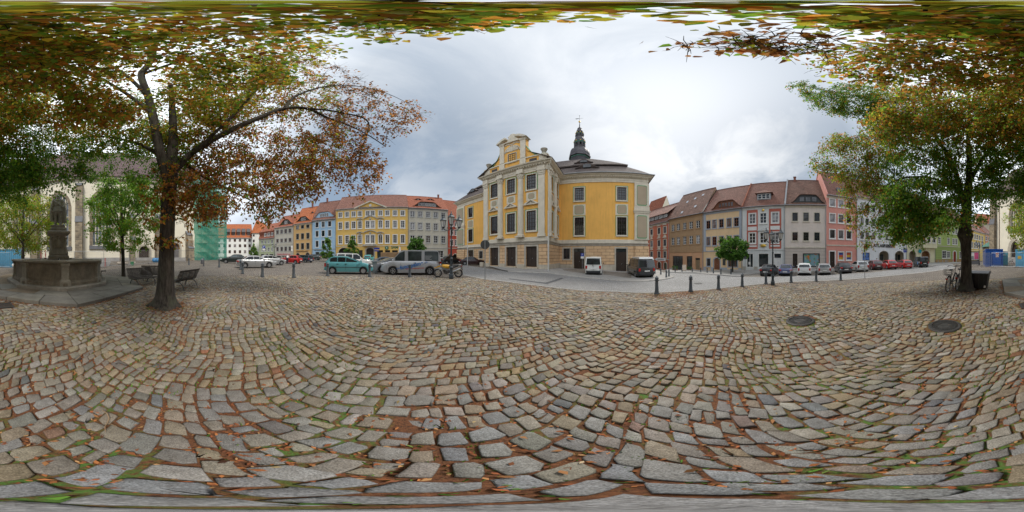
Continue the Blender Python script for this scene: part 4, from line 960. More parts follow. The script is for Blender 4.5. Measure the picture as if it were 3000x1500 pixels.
b = MB(); xa, xb, xc = f.X(1041), f.X(1130), f.X(1085); zt = f.Z(1085, 593); b.k = 0
b.ext([(xa, f.he - .1), (xb, f.he - .1), (xc, zt + .2)], -.12, 4.2); b.k = 1
for p, q in (((xa - .3, f.he - .05), (xc, zt + .45)), ((xc, zt + .45), (xb + .3, f.he - .05))): b.add([(p[0], -.5, p[1]), (q[0], -.5, q[1]), (q[0], -.5, q[1] - .4), (p[0], -.5, p[1] - .35), (p[0], 5, p[1]), (q[0], 5, q[1]), (q[0], 5, q[1] - .4), (p[0], 5, p[1] - .35)], [(0, 1, 2, 3), (0, 4, 5, 1), (3, 2, 6, 7)])
b.k = 2; b.lathe([(.001, 0), (.38, 0), (.38, .1)], 16); 
for i in range(len(b.v) - 48, len(b.v)): x, y, z = b.v[i]; b.v[i] = (xc + x, -.13 - z * .4, f.he + (zt - f.he) * .38 + y)
fixn(b.build('pediment', [plaster('yellow', (.7, .455, .13)), CREAM, WHITE], R))
for (u0, u1, v, arc) in ((1045, 1064, 641, 0), (1066, 1103, 637, 1), (1104, 1125, 639, 0), (1045, 1064, 681, 2), (1066, 1103, 679, 2), (1104, 1125, 681, 2)):
    b = MB(); x0, x1 = f.X(u0), f.X(u1); z = f.Z((u0 + u1) / 2, v + 3); h = (x1 - x0) * (.22 if arc == 1 else .16); n = 10
    O = [(x0 + (x1 - x0) * i / n, z + h * (math.sin(PI * i / n) if arc != 1 else 1 - abs(2 * i / n - 1))) for i in range(n + 1)]
    for p, q in zip(O[:-1], O[1:]): b.add([(p[0], -.3, p[1]), (q[0], -.3, q[1]), (q[0], -.3, q[1] + .22), (p[0], -.3, p[1] + .22), (p[0], .02, p[1]), (q[0], .02, q[1]), (q[0], .02, q[1] + .22), (p[0], .02, p[1] + .22)], [(0, 1, 2, 3), (0, 4, 5, 1), (3, 2, 6, 7)])
    fixn(b.build('window_hood', GREY, R)); b = MB(); b.ell(((x0 + x1) / 2, -.03, z - .15), (.3, .12, .28)); b.build('cartouche', GREY, R)
GRN = M('sign_green', (.03, .16, .08), .5)
o = lettering('SAM', 1.0, GRN, R, (f.X(1156), -.03, f.Z(1156, 725)), bold=.03)
b = MB(); b.disc((f.X(1133), -.06, f.Z(1133, 726)), (0, 1, 0), 0, .55, .03, 20); q = b.build('round_sign', GRN, R); lettering('B', .7, WHITE, q, (f.X(1133), -.1, f.Z(1133, 726)))
b = MB(); b.box(f.X(1064), f.X(1104), -.9, .01, f.Z(1085, 720) - .1, f.Z(1085, 716)); b.build('balcony_slab', STONE, R)
GP = plaster('grey_ochre', (.47, .44, .36), .22)
f = rowhouse('town_house', 'grey four storey house with a long swept dormer next to the big yellow house', rowL(1197), rowL(1312), 1.0, (1240, 609.5), (1240, 576), GP, R_RED, (1208.7, 1231.1, 1254.4, 1277, 1298.7), ((1254.4, 620.7, 636), (1254.4, 654, 673), (1254.4, 690.8, 710.9)), 11.5, 12, 6, LG, dict(sur=.18, surm=GREY, nx=2, nz=3),
    [('door', 1201, 1215, 736, None, dict(mat=DARKW, rise=.4)), ('arch', 1221, 1238, 733, None, dict(rise=.42)), ('door', 1247, 1265, 735, None, dict(rise=.45, mat=DARKW, sur=.22)), ('win', 1281, 1298.5, 735, 754, {})], cornice=GREY, string=(1254.4, 726.5), zlow=-1.2, panes={(1, 0): GLSL, (1, 1): GLSL, (1, 2): GLSB, (0, 0): GLSB, (0, 1): GLSB, (0, 2): GLSB})
eyebrow(f.root, f.rf, f.X(1206) + .3, f.X(1296) - .2, f.Z(1240, 605.5, .6), 1.55, f.he, f.yr, f.hr, R_RED, DARKW, 5, .62)
for u in (1231, 1270): eyebrow(f.root, f.rf, f.X(u) - 1.4, f.X(u) + 1.4, f.Z(u, 586, 3.8), .5, f.he, f.yr, f.hr, R_RED, DARKW, 1, .2, flat=.1)
chimney(f.rf, f.X(1299), 5.5, f.hr - 1.2, f.hr + .8)
P3 = plaster('blue', (.36, .53, .68), .08)
f = rowhouse('town_house', 'light blue narrow house beside the big yellow house', rowL(915), rowL(983.6), 1.1, (947, 643), (955, 592), P3, R_BRN, (928.9, 946.9, 965.8), ((946.9, 650, 664.6), (946.9, 675.5, 692.5), (946.9, 705, 723)), 8.1, 11, 5.5, LG, dict(sur=.15, nx=1, nz=1, sash=DK, hood=None),
    [('shop', 924.8, 935, 738.5, 755, dict(surm=GREY)), ('shop', 939.4, 950.5, 738.5, 755, dict(surm=GREY)), ('door', 961, 972, 736, None, dict(mat=DARKW, surm=GREY))], cornice=GREY, string=(946.9, 730))
eyebrow(f.root, f.rf, f.X(918), f.X(981), f.Z(950, 637, .9), 1.7, f.he, f.yr, f.hr, R_BRN, plaster('blue', 0), 4, .4)
chimney(f.rf, f.X(940), 5.2, f.hr - 1.2, f.hr + 1.2)
scribble(f.root, f.X(933), f.Z(933, 733), 3.0, .55, DK)
P4 = plaster('orange', (.66, .41, .17), .1)
f = rowhouse('town_house', 'orange house with two arched doorways and bare dark windows', rowL(860), rowL(914.8), 1.2, (890, 653), (893, 610), P4, R_OR, (871.7, 886.3, 901.9), ((886.3, 660, 669), (886.3, 684, 700), (886.3, 712.7, 729.8)), 8, 11, 5.5, LG, dict(sur=.14, surm=STONE, nx=1, nz=1, sash=DK),
    [('door', 868, 877.5, 741.5, None, dict(rise=.45, mat=DARKW, surm=STONE)), ('door', 895.5, 907, 740.5, None, dict(rise=.45, mat=DARKW, surm=STONE))], cornice=CREAM)
eyebrow(f.root, f.rf, f.X(866), f.X(910), f.Z(888, 648.5, .9), 1.6, f.he, f.yr, f.hr, R_OR, DARKW, 2, .32, flat=.2)
eyebrow(f.root, f.rf, f.X(898), f.X(910), f.Z(904, 627, 3.4), .6, f.he, f.yr, f.hr, R_OR, DARKW, 1, .3, flat=.1)
chimney(f.rf, f.X(894), 5.2, f.hr - 1.2, f.hr + 1.4)
scribble(f.root, f.X(885), f.Z(885, 737), 4.6, .7, M('script_brown', (.12, .05, .03)))
f = rowhouse('town_house', 'pale grey house with a red lettered bookshop fascia', rowL(804), rowL(859.8), 1.3, (837, 663.5), (845, 632), plaster('pale_grey', (.55, .51, .43), .15), R_RED, (813, 825.2, 837, 849.4), ((825.2, 673.3, 683.9), (825.2, 699.7, 709.6), (825.2, 723.6, 735)), 6.6, 11, 5.5, LG, dict(sur=.13, surm=GREY, nx=2, nz=2, sash=BROWNW),
    [('shop', 812, 822, 750.5, 757, {}), ('door', 826, 833, 750, None, dict(mat=DARKW)), ('shop', 836, 850, 750.5, 757, {})], cornice=CREAM, string=(825.2, 717))
eyebrow(f.root, f.rf, f.X(814), f.X(857), f.Z(836, 658, .9), 1.9, f.he, f.yr, f.hr, R_RED, DARKW, 2, .22, flat=.12)
b = MB(); zz = f.Z(832, 745); b.box(f.X(811.5), f.X(851), -.12, .01, zz - .5, zz + .5); q = b.build('fascia_sign', M('fascia_pink', (.62, .50, .46)), f.root)
lettering('Christliche Bücherstube', .62, M('sign_red', (.55, .03, .03), .5), q, (f.X(831), -.14, zz), bold=.01)
f = rowhouse('town_house', 'low green house with a red mansard storey', rowL(759), rowL(803.8), 1.4, (790, 697), (790, 678), plaster('pale_green', (.42, .46, .28), .1), R_RED, (768, 777.3, 787, 797), ((787, 703.4, 712.7), (787, 725, 735.4)), 5, 11, .9, LG, dict(sur=.12, nx=2, nz=2),
    [('shop', 765, 774, 745, 757, {}), ('door', 780, 785, 744, None, dict(mat=DARKW)), ('shop', 790, 800, 745, 757, {})], cornice=STONE, string=(787, 718))
yb = 6.0; z2 = CAMZ + f._hit(797, yb)[0] * math.tan(el(655)) - f.zb
b = MB(); b.ext([(-.1, f.hr), (yb, z2), (11.3, f.hr - .5), (11, f.he - .4), (.8, f.he - .3)], .02, f.L - .02, 'x'); fixn(b.build('upper_roof', R_RED, f.rf))
for u in (777, 787, 797):
    window(f.root, f.X(u) - .45, f.Z(787, 691), .9, 1.15, sur=.1, proud=.12, surm=WHITE, nx=2, nz=1, oy=.1, name='dormer_window', d=.05)
# white houses closing the square
NW = math.radians(-96)
def rowW(u, D=79.0): return XY(u, D / math.cos(az(u) - NW))
f = rowhouse('town_house', 'long white house with five slanting dormers in a bright orange roof', rowW(628), rowW(740), 1.4, (704, 696), (704, 657), plaster('white', (.76, .74, .68), .06), R_OR, (642, 657.5, 673, 688.2, 703.1, 718, 731.4), ((703.1, 699.7, 708), (703.1, 715.8, 724.2), (703.1, 733, 742)), 6.8, 14, 7, LG, dict(sur=0, nx=2, nz=2, sash=BROWNW, d=.1), [('door', 733, 738, 738, None, dict(mat=DARKW, sur=0))], cornice=None)
for u in (668, 684, 699, 714, 729):
    x = f.X(u); sl = (f.hr - f.he) / (f.yr + .35); z0 = f.Z(u, 690, 1.2); y0 = (z0 - f.he) / sl - .35; 
    b = MB(); yb = y0 + 3.6; zb_ = z0 + 3.6 * sl
    b.add([(x - .95, y0 - .2, z0 + 1.75), (x + .95, y0 - .2, z0 + 1.75), (x + .95, yb, zb_ + .1), (x - .95, yb, zb_ + .1), (x - .95, y0 - .2, z0 + 1.55), (x + .95, y0 - .2, z0 + 1.55)], [(0, 1, 2, 3), (4, 5, 1, 0)])
    for s_ in (-.85, .85): b.add([(x + s_, y0, z0), (x + s_, y0, z0 + 1.6), (x + s_, yb, zb_)], [(0, 1, 2)])
    q = b.build('dormer', M('dormer_slate', (.09, .085, .085), .8), f.root); window(q, x - .75, z0 + .1, 1.5, 1.4, sur=0, sash=BROWNW, nx=3, nz=2, oy=y0 - .12, d=.1, name='dormer_window')
f2 = Facade('town_house', 'tall white corner wing with a steep hipped orange roof', rowW(739.5, 76), rowW(790, 76), 1.4, LG); L = f2.L; he = f2.Z(750, 683); hr = f2.Z(750, 643, 4)
b = MB(); hs = [(f2.X(743.4) - .45, f2.X(743.4) + .45, f2.Z(743.4, v1), f2.Z(743.4, v0)) for v0, v1 in ((687, 693), (702, 710), (718, 725))]; panel(b, L, -1, he, hs)
b.quad((0, 0, -1), (0, 9, -1), (0, 9, he), (0, 0, he)); b.quad((L, 0, -1), (L, 9, -1), (L, 9, he), (L, 0, he)); b.build('wall', plaster('white', 0), f2.root)
for h in hs: window(f2.root, h[0], h[2], h[1] - h[0], h[3] - h[2], sur=0, nx=1, nz=2, sash=BROWNW)
b = MB(); xr = f2.X(752, 4.5); e = .5; vs = [(-e, -e, he), (L + e, -e, he), (L + e, 9 + e, he), (-e, 9 + e, he), (xr, 4.5, hr), (L * .85, 4.5, hr - 2.0)]; b.add(vs, [(0, 1, 5, 4), (1, 2, 5), (2, 3, 4, 5), (3, 0, 4), (0, 3, 2, 1)]); q = fixn(b.build('roof', R_OR, f2.root)); chimney(q, xr + 1, 4.5, hr - 1, hr + .7)
# red house half hidden behind the town hall
f = rowhouse('town_house', 'narrow red house with white framed windows squeezed beside the town hall', rowL(1313, 47.5), rowL(1368, 47.5), .95, (1325, 640), (1325, 589), plaster('red', (.46, .085, .05), .06), R_RED, (1323.5, 1336.9, 1352), ((1323.5, 650, 662), (1323.5, 673, 688), (1323.5, 702.5, 719)), 7.6, 11, 5.5, LG, dict(sur=.16, nx=2, nz=3), [('arch', 1327, 1340, 744, None, dict(rise=.48)), ('door', 1314.5, 1321, 745, None, dict(rise=.4, mat=DARKW))], string=(1323.5, 727))
# ---------------------------------------------------------------- opposite row
RG = 'houses of the opposite row'; zr_ = -1.0
def RA(u, D=29.0): return rowR(u, D)
OCH = plaster('brown', (.36, .235, .13), .22)
# red ornate house
f = rowhouse('town_house', 'brick red house with ornate white window surrounds past the town hall corner', RA(1868), RA(1960.5), -2.0, (1945, 650), (1945, 606), plaster('brick_red', (.50, .155, .085), .12), R_BRN, (1890, 1909, 1930.7, 1947.8), ((1930.7, 667.9, 685), (1930.7, 704, 721.6), (1930.7, 737, 754.8)), 7.2, 11, 5.5, RG, dict(sur=.2, surm=CREAM, nx=2, nz=3, sash=DK, hood='tri'),
    [('door', 1907.5, 1914.5, 768, None, dict(rise=.5, mat=DARKW, surm=CREAM, sur=.25)), ('door', 1926.5, 1936, 767, None, dict(rise=.5, mat=DARKW, surm=CREAM, sur=.25)), ('door', 1945, 1953.5, 769, None, dict(rise=.5, mat=M('door_green', (.10, .14, .10)), surm=CREAM, sur=.25))], cornice=CREAM, string=(1930.7, 760), zlow=-1.5)
b = MB()
for u in (1909, 1930.7, 1947.8):
    for v in (693, 728):
        x, z = f.X(u), f.Z(u, v)
        for k in range(8): a = k * PI / 4; b.ell((x + .42 * math.cos(a), -.03, z + .4 * math.sin(a)), (.17, .08, .17), 8, 6)
        b.ell((x, -.03, z), (.24, .1, .28), 8, 6); b.nx()
b.each('stucco_relief', CREAM, f.root)
b = MB(); sl = (f.hr - f.he) / (f.yr + .35); z0 = f.he + 1.15 * sl; x0, x1 = f.X(1880), f.X(1950); b.box(x0, x1, .8, 3.2, z0, z0 + 1.15); q = b.build('dormer', DARKW, f.root); b = MB(); b.add([(x0 - .3, .5, z0 + 1.1), (x1 + .3, .5, z0 + 1.1), (x1 + .3, 4.6, f.he + 4.95 * sl + .05), (x0 - .3, 4.6, f.he + 4.95 * sl + .05), (x0 - .3, .5, z0 + 1.22), (x1 + .3, .5, z0 + 1.22)], [(4, 5, 2, 3), (0, 1, 5, 4)]); b.build('dormer_roof', R_BRN, q)
for k in range(6):
    w = (x1 - x0) / 6; window(q, x0 + w * (k + .12), z0 + .2, w * .76, .8, sur=0, nx=3, nz=2, oy=.68, d=.1, name='dormer_window')
b = MB(); p = f.X(1944); z = f.Z(1944, 759.5); b.ext([(p - 2.2, z), (p - 1.8, z - .35), (p + 1.8, z - .42), (p + 1.8, z + .28), (p - 1.8, z + .35)], -1.05, -.95); q = b.build('hanging_sign', WHITE, f.root); scribble(q, p + .1, z - .04, 2.6, .32, DK, -1.07); b = MB(); b.tube([(p + 1.2, .02, z + .2), (p + 1.2, -1.0, z + .2)], .03, 5); b.build('sign_bracket', DK, q)
# far reddish roof behind it
f = rowhouse('town_house', 'distant house showing only its red roof behind the ornate red house', RA(1880, 40), RA(1925, 40), -2, (1905, 655), (1905, 592), plaster('cream', (.6, .55, .42)), R_RED, (1895, 1910), ((1895, 664, 680),), 8, 10, 5, RG, dict(sur=.1))
# brown house
f = rowhouse('town_house', 'plain dirty brown house with a tan shop front below', RA(1960.8), RA(2061), -1.55, (2010, 632), (2010, 570.5), OCH, R_MIX, (1971.7, 1987.3, 2005.9, 2024.5, 2045), ((2005.9, 652.4, 672.5), (2005.9, 692.7, 716)), 10, 11, 5.5, RG, dict(sur=.12, surm=OCH, nx=2, nz=3, proud=.03),
    [('shop', 1972, 1999.5, 751, 790, dict(nx=3)), ('shop', 2013, 2027, 751.5, 788, dict(nx=1)), ('door', 2037, 2051, 755.5, None, dict(mat=M('tan_door', (.26, .19, .11)), surm=plaster('tan', (.52, .30, .17)), fan=.5))], cornice=OCH, string=(2005.9, 738), gmat=plaster('tan', (.52, .30, .17)), panes={(0, i): GLS for i in range(5)}, plinth=(.25, STONE), zlow=-1.4)
for u, v in ((2014, 598), (2037, 593), (2060, 587), (2037, 617), (1998, 626)):
    sl = (f.hr - f.he) / (f.yr + .35); y = max(.5, 5.5 * (632 - v) / 61.5); z = f.he + (y + .35) * sl; x = min(f.X(u, y), f.L - .5); b = MB(); b.add([(x - .3, y - .25, z - .25 * sl + .06), (x + .3, y - .25, z - .25 * sl + .06), (x + .3, y + .2, z + .2 * sl + .06), (x - .3, y + .2, z + .2 * sl + .06)], [(0, 1, 2, 3)]); b.build('skylight', M('skylight_pane', (.5, .52, .55), .15), f.rf)
p = hit(2004.5, 795.5); o = thing('menu_board', 'cream pavement board standing before the tan shop front', 'pavement sign', tuple(p), -az(2004.5)); b = MB(); b.T = Matrix.Rotation(-.12, 4, 'X'); b.bbox(-.32, .32, -.03, .0, .12, 1.15, .02); b.build('front_panel', M('board_cream', (.6, .5, .4)), o); b = MB(); b.T = Matrix.Translation((0, .3, 0)) @ Matrix.Rotation(.12, 4, 'X'); b.bbox(-.32, .32, .0, .03, .0, 1.15, .02); b.build('back_panel', M('board_cream', 0), o)
for u, lb in ((1977.5, 'low leafy planter box under the wide shop window'), (2019, 'low leafy planter box under the narrow shop window')):
    p = hit(u, 793.5); o = thing('planter', lb, 'planter', tuple(p), -az(u), 'planters before the tan shop'); b = MB(); b.bbox(-.45, .45, -.2, .2, 0, .35, .02); b.build('box', M('planter_box', (.14, .09, .06)), o); rg_ = random.Random(int(u)); b = MB()
    for _ in range(160): x, y, z, a = rg_.uniform(-.5, .5), rg_.uniform(-.25, .25), rg_.uniform(.3, .85), rg_.uniform(0, 6); c_, s_ = .07 * math.cos(a), .07 * math.sin(a); b.quad((x - c_, y - s_, z), (x, y, z - .05), (x + c_, y + s_, z + .03), (x, y, z + .07))
    b.build('foliage', M('planter_leaves', (.07, .15, .035), .8, .5, 8), o)
# tan house with blue pilasters
BLUEG = plaster('blue_grey', (.33, .36, .40), .1); TAN = plaster('apricot', (.64, .46, .27), .08)
f = rowhouse('town_house', 'apricot house with blue grey corner strips and a long timber dormer', RA(2061.2), RA(2175), -1.1, (2120, 614.5), (2120, 554), TAN, R_BRN, (2075.2, 2093.2, 2113.4, 2136.3, 2157.5), ((2113.4, 642.4, 666.3), (2113.4, 692.7, 717.6)), 12.3, 11, 5.5, RG, dict(sur=.14, surm=BLUEG, nx=2, nz=3, sash=BROWNW),
    [('win', 2071, 2081, 757.5, 779, dict(st=dict(nx=1, nz=1, sash=DK))), ('door', 2091.5, 2109, 755.5, None, dict(rise=.42, surm=BLUEG, sur=.2)), ('shop', 2133, 2160.5, 757.5, 781.5, dict(nx=4, surm=BLUEG, sash=BROWNW, sur=.16))], cornice=BLUEG, string=(2113.4, 735), plinth=(.45, BLUEG), zlow=-.9, parap=(('l', DARKW),))
b = MB(); zs = f.Z(2113, 735) + .1; [b.box(a, c, -.05, .01, zs, f.he - .6).nx() for a, c in ((.02, .62), (f.L - .62, f.L - .02))]; b.each('corner_pilaster', BLUEG, f.root)
eyebrow(f.root, f.rf, f.X(2085), f.X(2172), f.Z(2125, 611, .7), 1.55, f.he, f.yr, f.hr, R_BRN, BROWNW, 5, .5, sash=BROWNW)
b = MB(); b.box(f.X(2117.5), f.X(2125.5), -.06, .01, f.Z(2121, 777), f.Z(2121, 758.7)); b.build('menu_case', DK, f.root)
# red and white shop house
REDF = M('red_field', (.47, .135, .095), .9, .1, .8, .08); PALE = plaster('pale_blue_grey', (.56, .57, .55), .12)
f = rowhouse('town_house', 'ornate red and pale grey house with gilded ornaments and shop windows', RA(2175.2), RA(2300), -.85, (2240, 602.5), (2240, 536), PALE, R_BRN, (2204, 2236, 2270.8), ((2236, 624.4, 653.3), (2236, 681.9, 711.4)), 18, 11, 5.5, RG, dict(sur=.16, surm=WHITE, nx=2, nz=3),
    [('shop', 2188, 2206, 743, 783, dict(nx=2, surm=WHITE, sash=WHITE, nz=1)), ('shop', 2222, 2251.5, 743, 783, dict(nx=1, surm=WHITE, sash=WHITE)), ('door', 2268, 2288.5, 743, None, dict(mat=WHITE, surm=WHITE, fan=.8))], cornice=PALE, string=(2236, 731), plinth=(.55, STONE), parap=(('l', R_RED),), panes={(0, 1): GLS, (0, 2): GLSL, (0, 0): GLSB})
b = MB(); zA, zB = f.Z(2236, 729), f.Z(2236, 613)
for (u0, u1) in ((2188, 2220), (2253, 2289)):
    x0, x1 = f.X(u0), f.X(u1)
    b2 = [(f.X(u) - .55 * (f.X(2245) - f.X(2227)) - .17, f.X(u) + .55 * (f.X(2245) - f.X(2227)) + .17, f.Z(2236, v1) - .2, f.Z(2236, v0) + .2) for u in (2204, 2270.8) for v0, v1 in ((624.4, 653.3), (681.9, 711.4))]
    t = MB(); panel(t, x1, zA, zB, [h for h in b2 if x0 < h[0] < x1], .03, x0); b.add([(x, y - .03, z) for x, y, z in t.v], t.f)
b.build('red_field', REDF, f.root); b = MB()
for u in (2204, 2270.8):
    for v0, v1 in ((663, 674), (718.5, 723)): x = f.X(u); b.box(x - .85, x + .85, -.07, -.031, f.Z(2236, v1), f.Z(2236, v0)).nx()
b.each('stucco_panel', WHITE, f.root)
GOLD = M('gilding', (.75, .48, .10), .3, .15, metal=.9); x = f.X(2236); b = MB(); b.ell((x, -.1, f.Z(2236, 616)), (.25, .15, .25)).nx().ell((x, -.1, f.Z(2236, 673)), (.2, .15, .25)).nx().ell((x, -.1, f.Z(2236, 720)), (.55, .12, .28)); b.each('gilded_ornament', GOLD, f.root)
b = MB(); b.ext([(x - 1.1, f.Z(2236, 676)), (x + 1.1, f.Z(2236, 676)), (x, f.Z(2236, 663))], -.25, .01); b.build('window_pediment', PALE, f.root)
def hipdormer(f, u0, u1, vb, vt, vr, roofm, nwin=3):
    um = (u0 + u1) / 2; sl = (f.hr - f.he) / (f.yr + .35); y = .9; z0 = f.he + (y + .35) * sl; x0, x1 = f.X(u0, y), f.X(u1, y); h = 1.35
    b = MB(); b.box(x0, x1, y, y + 2.6, z0 - .2, z0 + h); q = b.build('dormer', ZINC, f.root); xm = (x0 + x1) / 2; zr2 = z0 + h + 1.15; yb = (zr2 - f.he) / sl - .35
    b = MB(); e = .4; b.add([(x0 - e, y - e, z0 + h), (x1 + e, y - e, z0 + h), (x1 + e, y + 2.4, z0 + h), (x0 - e, y + 2.4, z0 + h), (xm, y + 1.0, zr2), (xm, yb, zr2)], [(0, 1, 4), (1, 2, 5, 4), (3, 0, 4, 5), (0, 3, 2, 1)]); fixn(b.build('dormer_roof', roofm, q))
    for k in range(nwin): w = (x1 - x0 - .3) / nwin; window(q, x0 + .15 + w * k + .03, z0 + .15, w - .06, h - .35, sur=0, nx=1, nz=2, oy=y - .12, d=.1, name='dormer_window')
hipdormer(f, 2218, 2258, 595, 578, 557, R_BRN)
b = MB(); b.box(f.X(2193), f.X(2199), -.03, .0, .9, 1.4); b.build('window_notice', WHITE, f.root)
# pale pink-grey house
PK = plaster('pale_pink', (.62, .545, .48), .08)
f = rowhouse('town_house', 'pale beige house with a painted landscape in its shop window', RA(2300.2), RA(2421), -.68, (2360, 599.5), (2360, 528), PK, R_MIX, (2329.2, 2361.4, 2393.5), ((2361.4, 623, 647.6), (2361.4, 680.6, 704.8)), 15.5, 11, 5.5, RG, dict(sur=.12, surm=CREAM, nx=3, nz=3, sash=DK, bar=.022),
    [('door', 2322, 2336.6, 742.8, None, dict(mat=DARKW, surm=PK, sur=.08)), ('shop', 2353.5, 2400.5, 743.5, 781, dict(nx=1, surm=DK, pane=None or glass('poster_backing', (.16, .22, .24), .2)))], cornice=CREAM, string=(2361.4, 725), plinth=(.3, M('plinth_orange', (.45, .17, .08))), gmat=brickmat('banded_render', (.58, .51, .45), (.56, .49, .43), (.30, .26, .23), 40, .62, .02, .9, .5, 'xz', 0, .1, .5), parap=(('l', ZINC),))
eyebrow(f.root, f.rf, f.X(2318), f.X(2416), f.Z(2368, 596, .7), 1.6, f.he, f.yr, f.hr, R_MIX, DK, 3, .55, sash=DK)
chimney(f.rf, f.X(2326), 5.3, f.hr - .8, f.hr + .6)
pm, nt, bs = newmat('shop_poster'); v_ = coords(nt); c_ = mixc(nt, ramp(nt, noise(nt, v_, 1.1, 3), .5, .6), (.20, .34, .40), (.10, .26, .14)); c_ = mixc(nt, ramp(nt, noise(nt, v_, 2.3, 2), .6, .66), c_, (.5, .5, .05)); c_ = mixc(nt, ramp(nt, noise(nt, v_, .8, 2), .58, .62), c_, (.55, .17, .04)); nt.links.new(c_, bs.inputs['Base Color']); bs.inputs['Roughness'].default_value = .3
b = MB(); b.box(f.X(2356), f.X(2398), .09, .115, f.Z(2377, 777), f.Z(2377, 745)); b.build('window_picture', pm, f.root)
# salmon house
SAL = plaster('salmon', (.60, .27, .22), .06)
f = rowhouse('town_house', 'salmon pink four storey house with white framed windows', XY(2421.2, 29.6), XY(2511, 32.2), -.62, (2466, 576), (2466, 512), SAL, R_BRN, (2439, 2464, 2487.3), ((2464, 586.8, 606.8), (2464, 629, 652.6), (2464, 674.7, 699)), 14.5, 11, 5.5, RG, dict(sur=.16, surm=WHITE, nx=1, nz=1),
    [('door', 2431, 2445.5, 737, None, dict(mat=DARKW, surm=WHITE, sur=.2)), ('win', 2457, 2471, 739, 761, {}), ('win', 2480, 2494, 739, 761, {})], cornice=CREAM, string=(2464, 719), plinth=(.35, M('plinth_orange', 0)), parap=(('l', SAL),), panes={(0, 0): GLSL, (0, 1): GLSL, (1, 0): GLSL, (1, 1): GLSB})
b = MB()
for u in (2464, 2487): 
    b.nx()
    for k, (a, c) in enumerate(((739.5, 747), (747, 754), (754, 760.5))): b.k = (k + (u > 2470)) % 3; x = f.X(u); b.box(x - .42, x + .42, .10, .125, f.Z(u, c), f.Z(u, a))
b.each('window_poster', [M('poster_blue', (.05, .09, .3)), M('poster_red', (.5, .10, .05)), M('poster_yellow', (.6, .38, .06))], f.root)
b = MB(); b.box(f.X(2478) - 1.6, f.X(2478) + 1.2, .6, 3, f.he + .8, f.he + 2.2); b.build('dormer', GLSB, f.rf)
# white travel agency
WH = plaster('cool_white', (.66, .67, .68), .07); LEM = plaster('lemon', (.66, .62, .42), .07); GRE = plaster('leaf_green', (.34, .43, .14), .08)
f = rowhouse('town_house', 'white house with a travel agency arcade and red paper in two windows', XY(2511.2, 32.2), XY(2656, 40), -.3, (2590, 590), (2590, 545), WH, R_BRN, (2526, 2541, 2560, 2578, 2598.3, 2626, 2643), ((2598.3, 610, 629), (2598.3, 648, 667), (2598.3, 685.8, 705)), 8.8, 11, 5.5, RG, dict(sur=.12, nx=1, nz=1),
    [('shop', 2527, 2547.5, 740, 763, dict(pane=GLSK, surm=WHITE, nx=1)), ('arch', 2575.5, 2604, 735, None, dict(rise=.35, mat=M('passage_beige', (.42, .36, .27)), surm=WHITE)), ('arch', 2622, 2648, 735, None, dict(rise=.35, mat=M('passage_beige', 0), surm=WHITE))], cornice=CREAM, zlow=-.8,
    panes={(2, 5): glass('red_paper', (.45, .07, .03), .3), (2, 6): glass('red_paper', (.45, .07, .03), .3), (2, 3): GLSL, (1, 3): GLSL})
b = MB(); b.box(f.X(2528), f.X(2546.5), .09, .115, f.Z(2537, 762), f.Z(2537, 741)); b.build('window_poster', M('poster_mix', (.10, .2, .5), .4, .9, 2.5), f.root)
eyebrow(f.root, f.rf, f.X(2530), f.X(2640), f.he + .9, 1.7, f.he, f.yr, f.hr, R_BRN, DARKW, 6, .75)
xs_ = (f.X(2569), f.X(2609)); lettering('ATLASREISEN', .92, DK, f.root, ((xs_[0] + xs_[1]) / 2, -.06, f.Z(2589, 720.5)), bold=.035, depth=.03)
b = MB(); x, z = f.X(2614), f.Z(2614, 720.5); b.ext([(x - .5, z - .1), (x, z - .1), (x, z - .4), (x + .6, z), (x, z + .4), (x, z + .1), (x - .5, z + .1)], -.09, -.04); b.build('arrow_sign', M('sign_red', 0), f.root); b = MB(); b.ext([(x + .5, z - .5), (x + .9, z - .3), (x + .62, z + .05)], -.09, -.04); b.build('arrow_tip', M('poster_yellow', 0), f.root)
for u in (2578, 2630):
    b = MB(); x = f.X(u + 10); b.box(x - .9, x - .05, 1.4, 1.5, .1, 2.4); b.box(x + .2, x + 1.0, 1.4, 1.5, 1.0, 2.3); b.build('shop_door', GLSK, f.root)
b = MB(); x, z = f.X(2652), f.Z(2652, 734); b.box(x - .6, x + .6, -.08, .01, z - .45, z + .45); q = b.build('blue_sign', M('sign_blue', (.03, .06, .35), .4), f.root); lettering('i  P', .6, WHITE, q, (x, -.09, z))
f = rowhouse('town_house', 'pale lemon house with a boxed oriel over its arches', XY(2656.2, 40), XY(2740, 45), -.2, (2700, 620), (2700, 575), LEM, R_BRN, (2676, 2696, 2713, 2728), ((2676, 650, 670), (2676, 692, 710.6)), 8.5, 11, 5.5, RG, dict(sur=.14, nx=1, nz=1), [('arch', 2664, 2683, 735, None, dict(rise=.4, mat=M('passage_beige', 0))), ('arch', 2700, 2724, 735, None, dict(rise=.4, mat=M('passage_ochre', (.40, .22, .10))))], cornice=CREAM, skip=((1, 1), (1, 2), (1, 3), (0, 1), (0, 2), (0, 3)))
b = MB(); x0, x1 = f.X(2694), f.L - .05; z0, z1 = f.Z(2710, 726.5), f.he - .3; b.box(x0, x1, -.9, .01, z0, z1); q = b.build('oriel', LEM, f.root)
for u in (2697, 2712, 2727):
    for v0, v1 in ((692, 710.6), (652, 671)): window(q, f.X(u), f.Z(2710, v1), .9, 1.5, sur=.12, nx=1, nz=1, oy=-.92, d=.01)
b = MB(); b.disc((f.X(2694), -.25, f.Z(2694, 736)), (0, 1, 0), 0, .5, .04, 18); b.build('round_sign', M('sign_cyan', (.02, .30, .36)), f.root)
